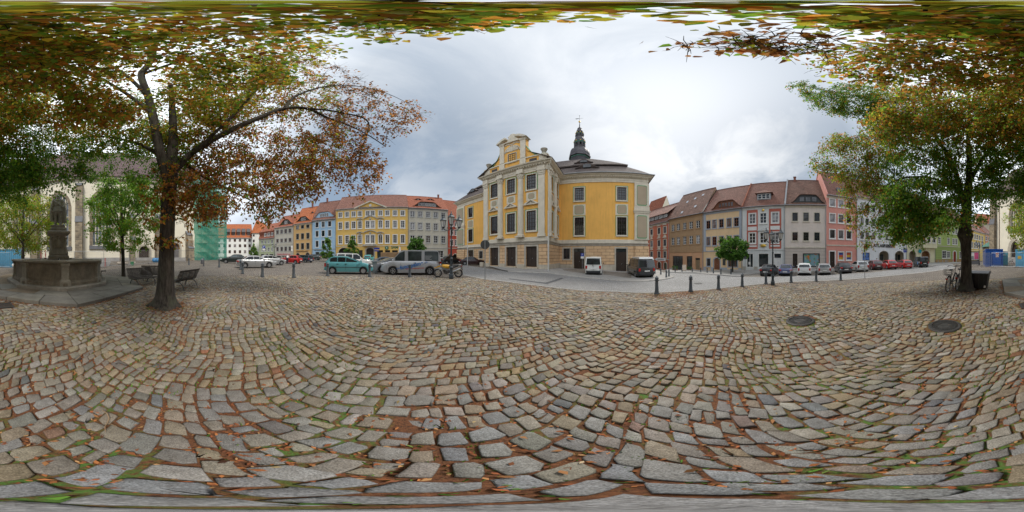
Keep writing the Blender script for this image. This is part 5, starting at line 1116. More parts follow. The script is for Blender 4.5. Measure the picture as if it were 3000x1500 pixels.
f = rowhouse('town_house', 'leaf green house with an ochre base and a red arched door', XY(2740.2, 45), XY(2826, 52.5), -.3, (2780, 640), (2780, 610), GRE, R_BRN, (2752.5, 2779, 2793.7, 2802, 2816), ((2779, 667, 683), (2779, 698, 715)), 6, 11, 5.5, RG, dict(sur=.14, nx=2, nz=3),
    [('win', 2761, 2772, 735, 756, {}), ('win', 2775, 2783, 737, 755.5, {}), ('door', 2793, 2801, 736, None, dict(rise=.45, mat=M('red_door', (.33, .05, .03)), surm=WHITE, sur=.25)), ('win', 2811, 2820, 738, 756, {})], cornice=CREAM, string=(2779, 722), plinth=(.95, M('plinth_ochre', (.42, .27, .12))), gmat=brickmat('banded_green', (.34, .43, .14), (.33, .42, .14), (.17, .22, .07), 40, .5, .03, .9, .5, 'xz', 0, .1, .5))
f = rowhouse('town_house', 'ochre house with skylights in its roof behind the burl tree', XY(2827, 56), XY(2886, 72), -.4, (2865, 678), (2852, 655), plaster('ochre', (.58, .42, .12), .06), R_BRN, (2848, 2856, 2863, 2870, 2878), ((2863, 688, 702), (2863, 712, 728)), 4.6, 11, 5.5, RG, dict(sur=.16, nx=2, nz=2), [('arch', 2862, 2870, 740, None, dict(rise=.45)), ('win', 2848, 2853, 742, 760, {})], string=(2863, 735))
for u in (2850, 2858, 2866, 2874): sl = (f.hr - f.he) / (f.yr + .35); y = 2.2; x = f.X(u, y); b = MB(); b.add([(x - .45, y - .4, f.he + (y - .05) * sl + .06), (x + .45, y - .4, f.he + (y - .05) * sl + .06), (x + .45, y + .4, f.he + (y + .75) * sl + .06), (x - .45, y + .4, f.he + (y + .75) * sl + .06)], [(0, 1, 2, 3)]); b.build('skylight', M('skylight_pane', 0), f.rf)
f = rowhouse('town_house', 'terracotta house far down the lane beside the church', XY(2886.3, 72), XY(2912, 84), -.4, (2895, 686), (2895, 668), plaster('terracotta', (.52, .24, .12)), R_BRN, (2890, 2897, 2904), ((2895, 694, 706), (2895, 714, 727)), 4, 11, 5.5, RG, dict(sur=.14, nx=2, nz=2))
f = rowhouse('town_house', 'cream gabled house rising behind the ochre one', XY(2862, 96), XY(2915, 100), -.4, (2890, 655), (2890, 628), plaster('cream', 0), R_RED, (2875, 2890), ((2890, 672, 684),), 4, 11, 5.5, RG, dict(sur=.14))
# ================================================================ TOWN HALL
TY = M('town_hall_yellow', (.78, .43, .105), .9, .12, .35, .24, .12, 80)
RUST = brickmat('rustic_sandstone', (.70, .48, .28), (.60, .39, .22), (.17, .095, .05), 1.15, .44, .022, .9, .9, 'box', .5, .16, 1.4, .04)
RUSTB = M('base_stone', (.50, .44, .35), .9, .25, 1.4, .2, .4, 40); TAUPE = M('taupe_panel', (.38, .31, .22), .9, .1, .6)
nTH = Vector((math.sin(math.radians(32.9)), math.cos(math.radians(32.9)))); dTH = Vector((nTH.y, -nTH.x))
oTH = nTH * 23.2 + dTH * -31.0
f = Facade('town_hall', 'large yellow baroque town hall with a columned front and ornate gable', oTH, oTH + dTH * 36.5, 0.0, None, 'town hall')
TR_ = f.root; XL, XR = f.X(1341.5), f.X(1896.5); ZG = 3.42
fr = Facade.__new__(Facade); fr.zb = 0; fr.d = f.d; fr.n = f.n
yF = -5.2; fr.A = f.A + f.n * yF; RX0, RX1 = fr.X(1420.5), fr.X(1604)
zl, zlb = fr.Z(1556.5, 617.4), fr.Z(1556.5, 674.8); zu, zub = fr.Z(1556.5, 510.9), fr.Z(1556.5, 554.3)
TW = dict(sur=.14, surm=CREAM, sash=BLACKF, nx=4, nz=5, pane=GLSD, edge=TRIMG, bar=.022, proud=.05, border=.07, d=.16)
ZE = 14.2; ZC = 13.05
def colx(F, u, w): c = F.X(u); return c - w / 2, c + w / 2
def thwall(parent_m, x0, x1, wins, doors, y):
    "upper yellow wall and rustic ground floor in one plane"
    b = MB(); b.T = Matrix.Translation((0, y, 0)); panel(b, x1, ZG + .5, ZE, wins, .2, x0); b.build('wall', TY, TR_)
    b = MB(); b.T = Matrix.Translation((0, y, 0)); panel(b, x1, -1.2, ZG, doors, .28, x0); b.build('ground_floor_wall', RUST, TR_)
def blind(x, y, z0, z1, w, rot=0, ox=0):
    "blind panel between two windows: cream field, green line, taupe centre"
    b = MB(); b.box(-w / 2 - .28, w / 2 + .28, -.035, .01, z0 - .2, z1 + .2); c = .16
    P = [(-w / 2 + c, z0), (w / 2 - c, z0), (w / 2, z0 + c), (w / 2, z1 - c), (w / 2 - c, z1), (-w / 2 + c, z1), (-w / 2, z1 - c), (-w / 2, z0 + c)]
    b.k = 1; b.ext([(p[0] * 1.09, (p[1] - (z0 + z1) / 2) * 1.09 + (z0 + z1) / 2) for p in P], -.045, -.036); b.k = 2; b.ext(P, -.055, -.046)
    o = b.build('blind_panel', [CREAM, TRIMG, TAUPE], TR_); fixn(o)
    if rot: o.rotation_euler = (0, 0, rot); o.location = (ox, x, 0)
    else: o.location = (x, y, 0)
def tri(x, y, z0, w, h, rot=0, ox=0):
    b = MB(); b.box(-w / 2, w / 2, -.26, .01, z0, z0 + .12)
    for s in (-1, 1):
        P = [(s * w / 2, z0 + .12), (s * (w / 2 - .3), z0 + .12), (0, z0 + h - .16), (0, z0 + h)]; b.ext(P if s > 0 else P[::-1], -.26, .01)
    b.k = 1; b.ext([(-w / 2 + .3, z0 + .12), (w / 2 - .3, z0 + .12), (0, z0 + h - .16)], -.1, .01)
    b.k = 0; b.ell((0, -.1, z0 + h * .4), (.14, .1, .12), 8, 6)
    o = fixn(b.build('window_pediment', [CREAM, STONE], TR_))
    if rot: o.rotation_euler = (0, 0, rot); o.location = (ox, x, 0)
    else: o.location = (x, y, 0)
# main block, both wings
wR = [(*colx(f, u, 1.35), f.Z(1697, v1), f.Z(1697, v0)) for u in (1697, 1821.7) for v0, v1 in ((550, 587.8), (637, 689))]
dR = [(*colx(f, 1660, .95), f.Z(1660, 758.7), f.Z(1660, 728)), (*colx(f, 1696, 1.5), -.2, f.Z(1696, 728)), (*colx(f, 1820, 1.5), -.55, f.Z(1820, 728))]
thwall(None, RX1, XR, wR, dR, 0)
wL = [(*colx(f, 1378.5, 1.35), f.Z(1697, v1), f.Z(1697, v0)) for v0, v1 in ((550, 587.8), (637, 689))]
cL = f.X(1379); dL = [(cL - .8, cL + .8, .55, 2.9), (f.X(1409) - .45, f.X(1409) + .45, 1.2, 2.6)]
thwall(None, XL, RX0, wL, dL, 0)
for h in wR + wL: window(TR_, h[0], h[2], h[1] - h[0], h[3] - h[2], **TW)
for u in (1697, 1821.7, 1378.5): blind(f.X(u), 0, f.Z(1697, 627), f.Z(1697, 603), 1.25)
for h in dR[1:] + dL[:1]: door(TR_, *h, DARKW, 0, .2, STONE, fan=.55)
for h in dR[:1] + dL[1:]: window(TR_, h[0], h[2], h[1] - h[0], h[3] - h[2], sur=.18, surm=STONE, sash=BLACKF, nx=2, nz=2, sill=False)
# projecting front
fronts = (1447.8, 1497, 1556.5); WX = [fr.X(u) for u in fronts]; WW = 1.28
wF = [(x - WW / 2, x + WW / 2, a, c) for x in WX for a, c in ((zub, zu), (zlb, zl))]
dF = [(x - .75, x + .75, .3, fr.Z(1556.5, 721.7)) for x in WX]
thwall(None, RX0, RX1, wF, dF, yF)
for h in wF: window(TR_, h[0], h[2], h[1] - h[0], h[3] - h[2], oy=yF, **TW)
for h in dF:
    door(TR_, *h, DARKW, 0, .22, STONE, oy=yF, d=.25)
    b = MB(); b.box(h[0] - .35, h[1] + .35, yF - .75, yF - .02, -.3, .08); b.box(h[0] - .2, h[1] + .2, yF - .4, yF - .02, .08, .26); b.build('door_steps', RUSTB, TR_)
for x in WX: tri(x, yF, fr.Z(1556.5, 600), 1.95, .72); blind(x, yF, fr.Z(1556.5, 582) - .0, zub - .62, .8)
SW = -yF
for (ox, sgn) in ((RX1, 1), (RX0, -1)):
    b = MB(); b2 = MB(); rot = PI / 2 if sgn > 0 else -PI / 2
    b.T = b2.T = (Matrix.Translation((ox, yF, 0)) if sgn > 0 else Matrix.Translation((ox, 0, 0))) @ Matrix.Rotation(rot, 4, 'Z')
    sw = [(c - .5, c + .5, a, e) for c in (1.55, 3.85) for a, e in ((zub, zu), (zlb, zl))]
    panel(b, SW, ZG + .5, ZE, sw, .2, 0); b.build('wall', TY, TR_); panel(b2, SW, -1.2, ZG, [], .2, 0); b2.build('ground_floor_wall', RUST, TR_)
    if sgn > 0:
        for h in sw: window(TR_, h[0], h[2], h[1] - h[0], h[3] - h[2], rot=rot, ox=ox, oy=yF, **TW)
        for c in (1.55, 3.85): tri(yF + c, 0, fr.Z(1556.5, 600), 1.7, .72, rot, ox); blind(yF + c, 0, fr.Z(1556.5, 582), zub - .62, .7, rot, ox)
# base courses, bands and cornices run round as stepped strips
def belt(name, prof, mat, x0, x1, yw):
    "profile (out, z) swept round the projecting front and both wings"
    path = [(XL, 9.0), (XL, 0), (RX0, 0), (RX0, yF), (RX1, yF), (RX1, 0), (XR, 0), (XR, 9.0)]
    nrm = [(-1, 0), (-1, -1), (-1, -1), (-1, -1), (1, -1), (1, -1), (1, -1), (1, 0)]
    vs = []; m = len(prof)
    for (px, py), (nx, ny) in zip(path, nrm):
        for o, z in prof: vs.append((px + nx * o, py + ny * o, z))
    fs = [(i * m + k, (i + 1) * m + k, (i + 1) * m + k + 1, i * m + k + 1) for i in range(len(path) - 1) for k in range(m - 1)]
    b = MB(); b.add(vs, fs); return b.build(name, mat, TR_)
belt('belt_course', [(-.02, ZG - .32), (.06, ZG - .3), (.08, ZG - .12), (.2, ZG - .04), (.24, ZG + .06), (.1, ZG + .12), (-.02, ZG + .12)], STONE, 0, 0, 0)
belt('base_band', [(-.02, ZG + .121), (.07, ZG + .122), (.07, ZG + .55), (.03, ZG + .58), (-.02, ZG + .58)], CREAM, 0, 0, 0)
belt('entablature', [(-.02, ZC - .1), (.10, ZC - .08), (.10, ZC + .2), (.14, ZC + .22), (.14, ZC + .62), (.24, ZC + .68), (.26, ZC + .8), (.5, ZC + .86), (.52, ZC + .98), (.72, ZC + 1.06), (.78, ZC + 1.22), (.1, ZC + 1.26)], CREAM, 0, 0, 0)
b = MB()
for (a, c, y) in ((RX0, RX1, yF), (RX1 + .5, XR, 0), (XL, RX0 - .5, 0)):
    n = int((c - a) / .34); b.nx()
    for k in range(n): x = a + (c - a) * (k + .5) / n; b.box(x - .075, x + .075, y - .46, y - .27, ZC + .70, ZC + .855)
n = int(SW / .34); b.nx()
for k in range(n): yy = yF + SW * (k + .5) / n; b.box(RX1 + .27, RX1 + .46, yy - .075, yy + .075, ZC + .70, ZC + .855)
b.each('dentil_frieze', CREAM, TR_)
# base stones between the doors
b = MB(); ed = [(RX0 - .08, dF[0][0] - .2), (dF[0][1] + .2, dF[1][0] - .2), (dF[1][1] + .2, dF[2][0] - .2), (dF[2][1] + .2, RX1 + .08)]
for a, c in ed: b.box(a, c, yF - .12, yF + .01, -1, .62).nx()
b.box(RX1 - .01, RX1 + .11, yF + .011, -.13, -1, .62).nx()
for a, c in ((RX1 + .12, dR[1][0] - .2), (dR[1][1] + .2, dR[2][0] - .2), (dR[2][1] + .2, XR + .1)): b.box(a, c, -.12, .01, -1.4, .42).nx()
b.each('base_course', RUSTB, TR_)
# columns with leafy capitals
def column(x, y, rnd, rot=0, w=.44):
    o = bpy.data.objects.new('column', None)
    b = MB()
    if rnd: b.lathe([(w * 1.0, ZG + .95), (w * 1.02, ZG + 3), (w * .88, ZC - .95)], 20, (0, 0, 0))
    else: b.box(-w, w, -.16, .02, ZG + .95, ZC - .95)
    c = b.build('column', CREAM, TR_, angle=40); c.location = (x, y, 0); c.rotation_euler = (0, 0, rot)
    b = MB(); h0 = ZC - .95
    if rnd: b.lathe([(w * .86, h0), (w * .98, h0 + .06), (w * .9, h0 + .1), (w * .95, h0 + .3), (w * 1.25, h0 + .78)], 16)
    else: b.add([(-w, -.15, h0), (w, -.15, h0), (w, .02, h0), (-w, .02, h0), (-w * 1.2, -.32, h0 + .78), (w * 1.2, -.32, h0 + .78), (w * 1.2, .02, h0 + .78), (-w * 1.2, .02, h0 + .78)], [(0, 1, 5, 4), (1, 2, 6, 5), (3, 0, 4, 7), (4, 5, 6, 7)])
    for row, (zz, rr, m) in enumerate(((.24, .98, 9), (.48, 1.1, 9), (.70, 1.3, 4))):
        for k in range(m):
            if rnd: a = 2 * PI * (k + .5 * row) / m; p = (w * rr * math.cos(a), w * rr * math.sin(a))
            else: p = (-w + 2 * w * (k + .5) / m, -.17 - .06 * row)
            b.ell((p[0], p[1], h0 + zz), (.09, .09, .14 if row < 2 else .1), 6, 5)
    b.box(-w * 1.35, w * 1.35, -w * 1.3 if rnd else -.36, w if rnd else .02, h0 + .8, h0 + .94); b.build('capital', CREAM, c)
    b = MB(); z = ZG + .58
    if rnd: b.box(-w * 1.4, w * 1.4, -w * 1.4, w, z, z + .16); b.lathe([(w * 1.36, z + .16), (w * 1.42, z + .22), (w * 1.2, z + .27), (w * 1.25, z + .34), (w * 1.0, z + .4)], 20)
    else: b.box(-w * 1.2, w * 1.2, -.24, .02, z, z + .3); b.box(-w * 1.1, w * 1.1, -.2, .02, z + .3, z + .4)
    b.build('column_base', CREAM, c)
    b = MB(); b.box(-w * 1.15, w * 1.15, -w * .9 if rnd else -.3, .0, ZC - .09, ZC + .6); b.build('entablature_block', CREAM, c)
    bpy.data.objects.remove(o)
for u, rnd in ((1424.5, 0), (1467, 1), (1526, 1), (1587, 0)): column(fr.X(u), yF - (.05 if rnd else 0), rnd, 0, .40 if rnd else .42)
for c in (.5, 2.75): column(RX1, yF + c, 1, PI / 2, .34)
# corner pavilion strips
for xx, u0, u1 in ((XR, 1859, 1896.5), (XL, 1341.5, 1361)):
    x0, x1 = (f.X(1858.5), XR + .22) if xx == XR else (XL - .22, f.X(1362))
    b = MB(); b.box(x0, x1, -.22, 1.5, ZG + .57, ZC - .11); o = b.build('corner_pilaster', CREAM, TR_)
    b = MB(); b.box(x0 - .1, x1 + .1, -.32, 1.6, 8.0, 8.25); b.box(x0 - .16, x1 + .16, -.4, 1.66, 8.25, 8.4); b.box(x0 - .05, x1 + .05, -.28, 1.55, 8.4, 9.0); b.build('balustrade_band', CREAM, o)
    for z0, z1 in ((ZG + .9, 7.5), (9.3, 12.4)): xm = (x0 + x1) / 2; blind(xm, -.22, z0, z1, (x1 - x0) - .75)
    b = MB(); b.box(x0 + .02, x1 - .02, -.2, 1.5, -1.4, ZG - .33); b.build('ground_floor_wall', RUST, TR_)
# main roof in two pitches with a break, hipped
def hiproof(name, x0, x1, y0, y1, z0, rx0, rx1, ym, z1, mat, flat=None):
    b = MB()
    if flat: a, c, e, g = flat; vs = [(x0, y0, z0), (x1, y0, z0), (x1, y1, z0), (x0, y1, z0), (a, e, z1), (c, e, z1), (c, g, z1), (a, g, z1)]; fs = [(0, 1, 5, 4), (1, 2, 6, 5), (2, 3, 7, 6), (3, 0, 4, 7), (4, 5, 6, 7)]
    else: vs = [(x0, y0, z0), (x1, y0, z0), (x1, y1, z0), (x0, y1, z0), (rx0, ym, z1), (rx1, ym, z1)]; fs = [(0, 1, 5, 4), (1, 2, 5), (2, 3, 4, 5), (3, 0, 4)]
    b.add(vs, fs); return b
TD = 15.0; e = .8; R_TH = brickmat('town_hall_tiles', (.17, .125, .105), (.115, .09, .08), (.05, .04, .037), .2, .16, .02, .85, .9, 'xz', .5, .35, .8, .035, .03)
b = hiproof('roof', XL - e, XR + e, -e, TD + e, ZE + .1, 0, 0, 0, 17.85, R_TH, (XL + 3.0, XR - 3.0, 3.0, TD - 3.0)); rf = b.build('roof', R_TH, TR_)
b = hiproof('u', XL + 2.5, XR - 2.5, 2.5, TD - 2.5, 17.95, XL + 9, XR - 9, TD / 2, 22.6, R_TH); b.box(XL + 2.55, XR - 2.55, 2.55, TD - 2.55, 17.75, 17.94); up = b.build('upper_roof', R_TH, rf)
b = MB(); b.tube([(RX1 + 1, -e - .07, ZE + .14), (XR + e + .07, -e - .07, ZE + .14), (XR + e + .07, TD, ZE + .14)], .1, 6); b.build('gutter', ZINC, rf)
def slope_brow(par, x0, x1, y0, z0, sl, h, nm=1):
    b = MB(); n = 14; vs = []
    for i in range(n + 1):
        t = -1 + 2 * i / n; k = h * (.5 + .5 * math.cos(PI * t)); x = (x0 + x1) / 2 + t * (x1 - x0) / 2; yb = y0 + (k + .02) / (sl - .2)
        vs += [(x, y0 - .35, z0 + k + .03), (x, yb, z0 + (yb - y0) * sl + .06), (x, y0 - .35, z0 + k - .14), (x, y0, z0 - .1)]
    fs = []
    for i in range(n): a = i * 4; c = a + 4; fs += [(a, c, c + 1, a + 1), (a + 2, c + 2, c, a), (a + 3, c + 3, c + 2, a + 2)]
    b.add(vs, fs); o = b.build('dormer', R_TH, TR_); xm = (x0 + x1) / 2
    b = MB(); b.box(xm - .6, xm + .6, y0 - .34, y0 - .2, z0 + .05, z0 + h - .2); b.build('dormer_window', GLS, o)
s1 = (17.85 - ZE - .1) / 3.8; slope_brow(rf, f.X(1685, 1.6), f.X(1756, 1.6), 1.6, ZE + .1 + 2.4 * s1, s1, .95)
s2 = (22.6 - 17.95) / 5.0; slope_brow(up, f.X(1683, 3.6), f.X(1738, 3.6), 3.6, 17.95 + 1.1 * s2, s2, .75)
slope_brow(rf, f.X(1700, 1.6) - 24, f.X(1700, 1.6) - 20.5, 1.6, ZE + .1 + 2.4 * s1, s1, .8)
b = MB(); b.quad((RX1 + .85, yF - .8, ZE + .12), (RX1 + .85, 3, ZE + .12), ((RX0 + RX1) / 2, 3, 18.6), ((RX0 + RX1) / 2, yF + .5, 18.6)); b.quad((RX0 - .85, yF - .8, ZE + .12), (RX0 - .85, 3, ZE + .12), ((RX0 + RX1) / 2, 3, 18.6), ((RX0 + RX1) / 2, yF + .5, 18.6)); b.build('gable_roof', R_TH, rf)
# the gable
cx = (RX0 + RX1) / 2; hw = (RX1 - RX0) / 2; ZA = ZE + .12; zA1 = ZA + 1.2; ZT = fr.Z(1535, 404); zv = fr.Z(1506, 473)
gb = bpy.data.objects.new('gable', None)
b = MB(); yg0, yg1 = yF - .02, yF + .75
BW = 2.0
wing = [(BW, zA1)] + [(BW + (hw - .9 - BW) * t, zA1 + .15 + (ZT - zA1 - 1.9) * (1 - t) ** 2.1) for t in [i / 10 for i in range(11)]] + [(hw - .9, zA1)]
b.ext([(-hw + .1, ZA), (hw - .1, ZA), (hw - .1, zA1), (-hw + .1, zA1)], yg0, yg1); 
b.T = Matrix.Translation((cx, 0, 0)); 
b.v = [(x + cx, y, z) for x, y, z in b.v]
for s in (1, -1):
    P = [(s * x, z) for x, z in wing]; b.ext(P if s < 0 else P[::-1], yg0 + .1, yg1)
b.box(-BW, BW, yg0, yg1, zA1, ZT); b.T = None
gable = fixn(b.build('gable', TY, TR_)); b = MB(); b.T = Matrix.Translation((cx, 0, 0))
b.box(-hw - .05, hw + .05, yF - .16, yg1 + .05, zA1, zA1 + .17); b.k = 1
b.box(-hw - .03, hw + .03, yF - .12, yg1 + .03, zA1 + .17, zA1 + .22); b.k = 0
for s in (-1, 1):
    x = s * (BW - .38); b.box(x - .42, x + .42, yF - .2, yF - .021, ZA, zA1 - .001); b.box(x - .36, x + .36, yF - .18, yF - .021, zA1 + .22, ZT - .5); b.box(x - .46, x + .46, yF - .26, yF - .021, ZT - .5, ZT - .32)
    x = s * (hw - .55); b.box(x - .5, x + .5, yF - .14, yF + .8, ZA, zA1 - .001)
    for i in range(10):
        p, q = wing[i + 1], wing[i + 2]; b.k = 1; b.add([(s * p[0], yF - .02, p[1] + .1), (s * q[0], yF - .02, q[1] + .1), (s * q[0], yF + .82, q[1] + .1), (s * p[0], yF + .82, p[1] + .1), (s * p[0], yF - .02, p[1] - .06), (s * q[0], yF - .02, q[1] - .06)], [(0, 1, 2, 3), (0, 4, 5, 1)]); b.k = 0
b.box(-BW - .1, BW + .1, yF - .3, yg1, ZT - .3, ZT - .1)
for s in (-1, 1):                                                             # broken segmental pediment
    n = 8; P = []
    for i in range(n + 1): t = i / n; P.append((s * (BW + .35 - 1.55 * t), ZT - .1 + .95 * math.sin(t * PI * .52)))
    Q = P + [(P[-1][0], P[-1][1] - .45)] + [(x - s * .1, max(z - .4, ZT - .1)) for x, z in P[::-1]]
    b.ext(Q, yF - .55, yg1)
b.ext([(-.85, ZT - .1), (.85, ZT - .1), (.5, ZT + .5), (.45, ZT + .95), (.62, ZT + 1.0), (.3, ZT + 1.35), (-.3, ZT + 1.35), (-.62, ZT + 1.0), (-.45, ZT + .95), (-.5, ZT + .5)], yF - .2, yF + .5)
b.ell((0, yF + .1, ZT + 1.5), (.42, .3, .25)); fixn(b.build('gable_trim', [CREAM, TRIMG], gable))
b = MB(); zs_ = fr.Z(1506, 449) + .5; sx = .98                                   # shell niche
for k in range(9):
    a0 = PI * k / 9; a1 = PI * (k + 1) / 9; am = (a0 + a1) / 2
    b.add([(cx, yF - .06, zs_), (cx + sx * math.cos(a0), yF - .12, zs_ + .95 * math.sin(a0)), (cx + sx * 1.04 * math.cos(am), yF - .22, zs_ + 1.0 * math.sin(am)), (cx + sx * math.cos(a1), yF - .12, zs_ + .95 * math.sin(a1))], [(0, 1, 2), (0, 2, 3)])
for i in range(16):
    a = PI * i / 15; b.ell((cx + (sx + .14) * math.cos(a), yF - .05, zs_ + 1.1 * math.sin(a)), (.13, .1, .13), 6, 5)
for i in range(9): b.ell((cx - 1.0 + 2.0 * i / 8, yF - .05, ZT - .62 + .12 * math.sin(i * 1.3)), (.17, .12, .14), 6, 5)
b.build('shell_ornament', CREAM, gable)
window(gable, cx - .6, zv, 1.2, fr.Z(1506, 449) - zv, sur=.1, surm=STONE, sash=BLACKF, nx=4, nz=4, oy=yF - .06, d=.05, bar=.02)
for s in (-1, 1): b = MB(); b.box(cx + s * 3.0 - .5, cx + s * 3.0 + .5, yF - .05, yF - .021, ZA + .45, ZA + .95); b.build('attic_vent', BLACKF, gable)
for s in (-1, 1):
    b = MB(); b.lathe([(.34, 0), (.34, .3), (.2, .36), (.16, .5), (.3, .62), (.4, .95), (.44, 1.0), (.44, 1.08), (.3, 1.14), (.12, 1.3), (.03, 1.36)], 14, (cx + s * (hw - .55), yF + .3, zA1 + .22)); b.build('urn', STONE, gable, angle=40)
bpy.data.objects.remove(gb)
b = MB(); x, y = RX1 + .1, yF - .12; b.tube([(x + .75, y - .75, ZE), (x + .3, y - .3, ZE - .9), (x + .12, y - .1, ZE - 1.5), (x + .12, y - .1, .1)], .075, 8); b.build('drainpipe', M('cream_pipe', (.55, .52, .42), .5), TR_)
b = MB(); x = fr.X(1424) ; b.bbox(x - .9, x - .25, yF - .5, yF - .13, -.1, .7, .06); b.build('guard_stone', RUSTB, TR_)
# lantern tower behind the roof
pt_ = Vector(XY(1698, 36.0)); tw = thing('tower', 'dark copper lantern tower with gilded ball and vane above the town hall roof', 'tower', (pt_.x, pt_.y, 15)); tz = lambda y: CAMZ + 36 * math.tan(el(330 + y / 8.59)) - 15
TM = lambda px: px / 8.59 * .0754
CU = M('tower_slate', (.085, .078, .085), .5, .3, 1.2, .3, metal=.35); CUG = M('copper_patina', (.07, .18, .14), .7, .3); CUD = M('tower_dark', (.045, .04, .045), .6, .3)
a0 = math.radians(8)
b = MB(); b.lathe([(TM(235), -8), (TM(235), tz(1110))], 8, a0=a0); b.k = 1
b.lathe([(TM(244), tz(1180)), (TM(244), tz(1130))], 8, a0=a0); b.build('drum', [CUD, CUG], tw)
b = MB(); b.lathe([(TM(285), tz(1150)), (TM(282), tz(1120)), (TM(262), tz(1105)), (TM(264), tz(1060)), (TM(250), tz(1010)), (TM(222), tz(965)), (TM(170), tz(930)), (TM(150), tz(915))], 8, a0=a0)
for k in range(40): a = 2 * PI * k / 40; R0 = lambda px: TM(px) * math.cos(PI / 8) / math.cos((a - a0) % (PI / 4) - PI / 8); b.tube([(R0(264) * math.cos(a), R0(264) * math.sin(a), tz(1065)), (R0(250) * math.cos(a), R0(250) * math.sin(a), tz(1010)), (R0(222) * math.cos(a), R0(222) * math.sin(a), tz(965)), (R0(170) * math.cos(a), R0(170) * math.sin(a), tz(930))], .035, 4)
b.build('dome', CU, tw)
def lantern(nm, zA, zB, r, rc):
    b = MB(); b.lathe([(TM(rc), tz(zA) - .1), (TM(rc), tz(zA) + .1)], 8, a0=a0)
    for k in range(8): a = a0 + 2 * PI * k / 8; x, y = TM(r) * math.cos(a), TM(r) * math.sin(a); b.box(x - .2, x + .2, y - .2, y + .2, tz(zA), tz(zB))
    b.lathe([(TM(r) * .55, tz(zA)), (TM(r) * .55, tz(zB))], 8, a0=a0); o = b.build(nm, CUD, tw)
    b = MB(); b.lathe([(TM(r) * 1.12, tz(zB) - .28), (TM(rc), tz(zB) + .0), (TM(rc) * 1.02, tz(zB) + .2)], 8, a0=a0); b.build('cornice', CUG, o)
    b = MB()
    for k in range(8): a = a0 + 2 * PI * (k + .5) / 8; b.ell((TM(rc) * .95 * math.cos(a), TM(rc) * .95 * math.sin(a), tz(zB) + .28), (.16, .16, .16), 8, 6).nx()
    b.each('gilded_ball', GOLD, o)
b = MB(); b.lathe([(TM(160), tz(925)), (TM(158), tz(900)), (TM(135), tz(870))], 8, a0=a0); b.build('lantern_base', CUD, tw)
lantern('lower_lantern', 870, 770, 118, 152)
b = MB(); b.lathe([(TM(152), tz(745)), (TM(150), tz(720)), (TM(122), tz(705)), (TM(128), tz(675)), (TM(118), tz(650)), (TM(100), tz(640)), (TM(106), tz(625)), (TM(92), tz(605))], 8, a0=a0); b.build('middle_dome', CU, tw)
lantern('upper_lantern', 605, 545, 84, 104)
b = MB(); b.lathe([(TM(104), tz(512)), (TM(80), tz(492)), (TM(84), tz(465)), (TM(66), tz(445)), (TM(54), tz(432)), (TM(62), tz(412)), (TM(58), tz(402)), (TM(28), tz(380)), (TM(14), tz(345)), (TM(7), tz(255))], 8, a0=a0); b.build('spire', CU, tw)
b = MB(); b.ell((0, 0, tz(230)), (.27, .27, .32)); b.build('gilded_ball', GOLD, tw)
b = MB(); b.tube([(0, 0, tz(210)), (0, 0, tz(75))], .035, 5); b.ell((0, 0, tz(80)), (.12, .12, .12), 6, 5); q = tuple(dTH); b.tube([(-.95 * q[0], -.95 * q[1], tz(148)), (.75 * q[0], .75 * q[1], tz(150))], .035, 4); b.quad((-.85 * q[0], -.85 * q[1], tz(140)), (-.1 * q[0], -.1 * q[1], tz(145)), (-.1 * q[0], -.1 * q[1], tz(156)), (-.85 * q[0], -.85 * q[1], tz(160))); b.build('weather_vane', CUD, tw)
# ================================================================ CHURCH
PL = M('church_plaster', (.79, .74, .61), .92, .08, .5, .10, .2, 60); RUB = brickmat('rubble_stone', (.36, .29, .20), (.20, .165, .125), (.42, .38, .29), .62, .36, .02, .95, .8, 'box', .5, .35, 1.2, .05, .10)
NC = math.radians(-146)
def chp(u, D=30.0): return XY(u, D / math.cos(az(u) - NC))
cf = Facade('church', 'tall cream plastered church with stone buttresses and a steep purple grey roof', chp(-94), chp(640), 0.5, None, 'church'); R = cf.root; L = cf.L; HE = cf.Z(283, 519)
def gw(u0, u1, v0, v1): um = 283; return (cf.X(u0), cf.X(u1), cf.Z((u0 + u1) / 2, v1), cf.Z((u0 + u1) / 2, v0))
gws = [gw(271, 327, 560, 718), gw(146, 201, 566, 721), gw(45, 88, 575, 724), gw(-40, 0, 590, 560 + 110)]; hol = [h + ((h[1] - h[0]) * .85, True) for h in gws]
dr = (cf.X(407), cf.X(438), cf.Z(422, 764), cf.Z(422, 721)); dr2 = (cf.X(504), cf.X(527), cf.Z(515, 765), cf.Z(515, 712)); pt2 = (cf.X(-39), cf.X(-16), cf.Z(-28, 772), cf.Z(-28, 706))
hol += [dr + ((dr[1] - dr[0]) / 2,), dr2 + ((dr2[1] - dr2[0]) / 2,), pt2 + ((pt2[1] - pt2[0]) * .8, True)]
b = MB(); panel(b, L, -1.5, HE, hol, .7); b.quad((0, 0, -1.5), (0, 18, -1.5), (0, 18, HE), (0, 0, HE)); b.quad((L, 0, -1.5), (L, 18, -1.5), (L, 18, HE), (L, 0, HE)); b.build('wall', PL, R)
b = MB(); b.box(0.02, L - .02, -.1, .01, -1.4, .85); b.build('plinth', M('church_plinth', (.34, .33, .32), .9, .25), R)
LEAD = glass('leaded_glass', (.13, .15, .18), .25)
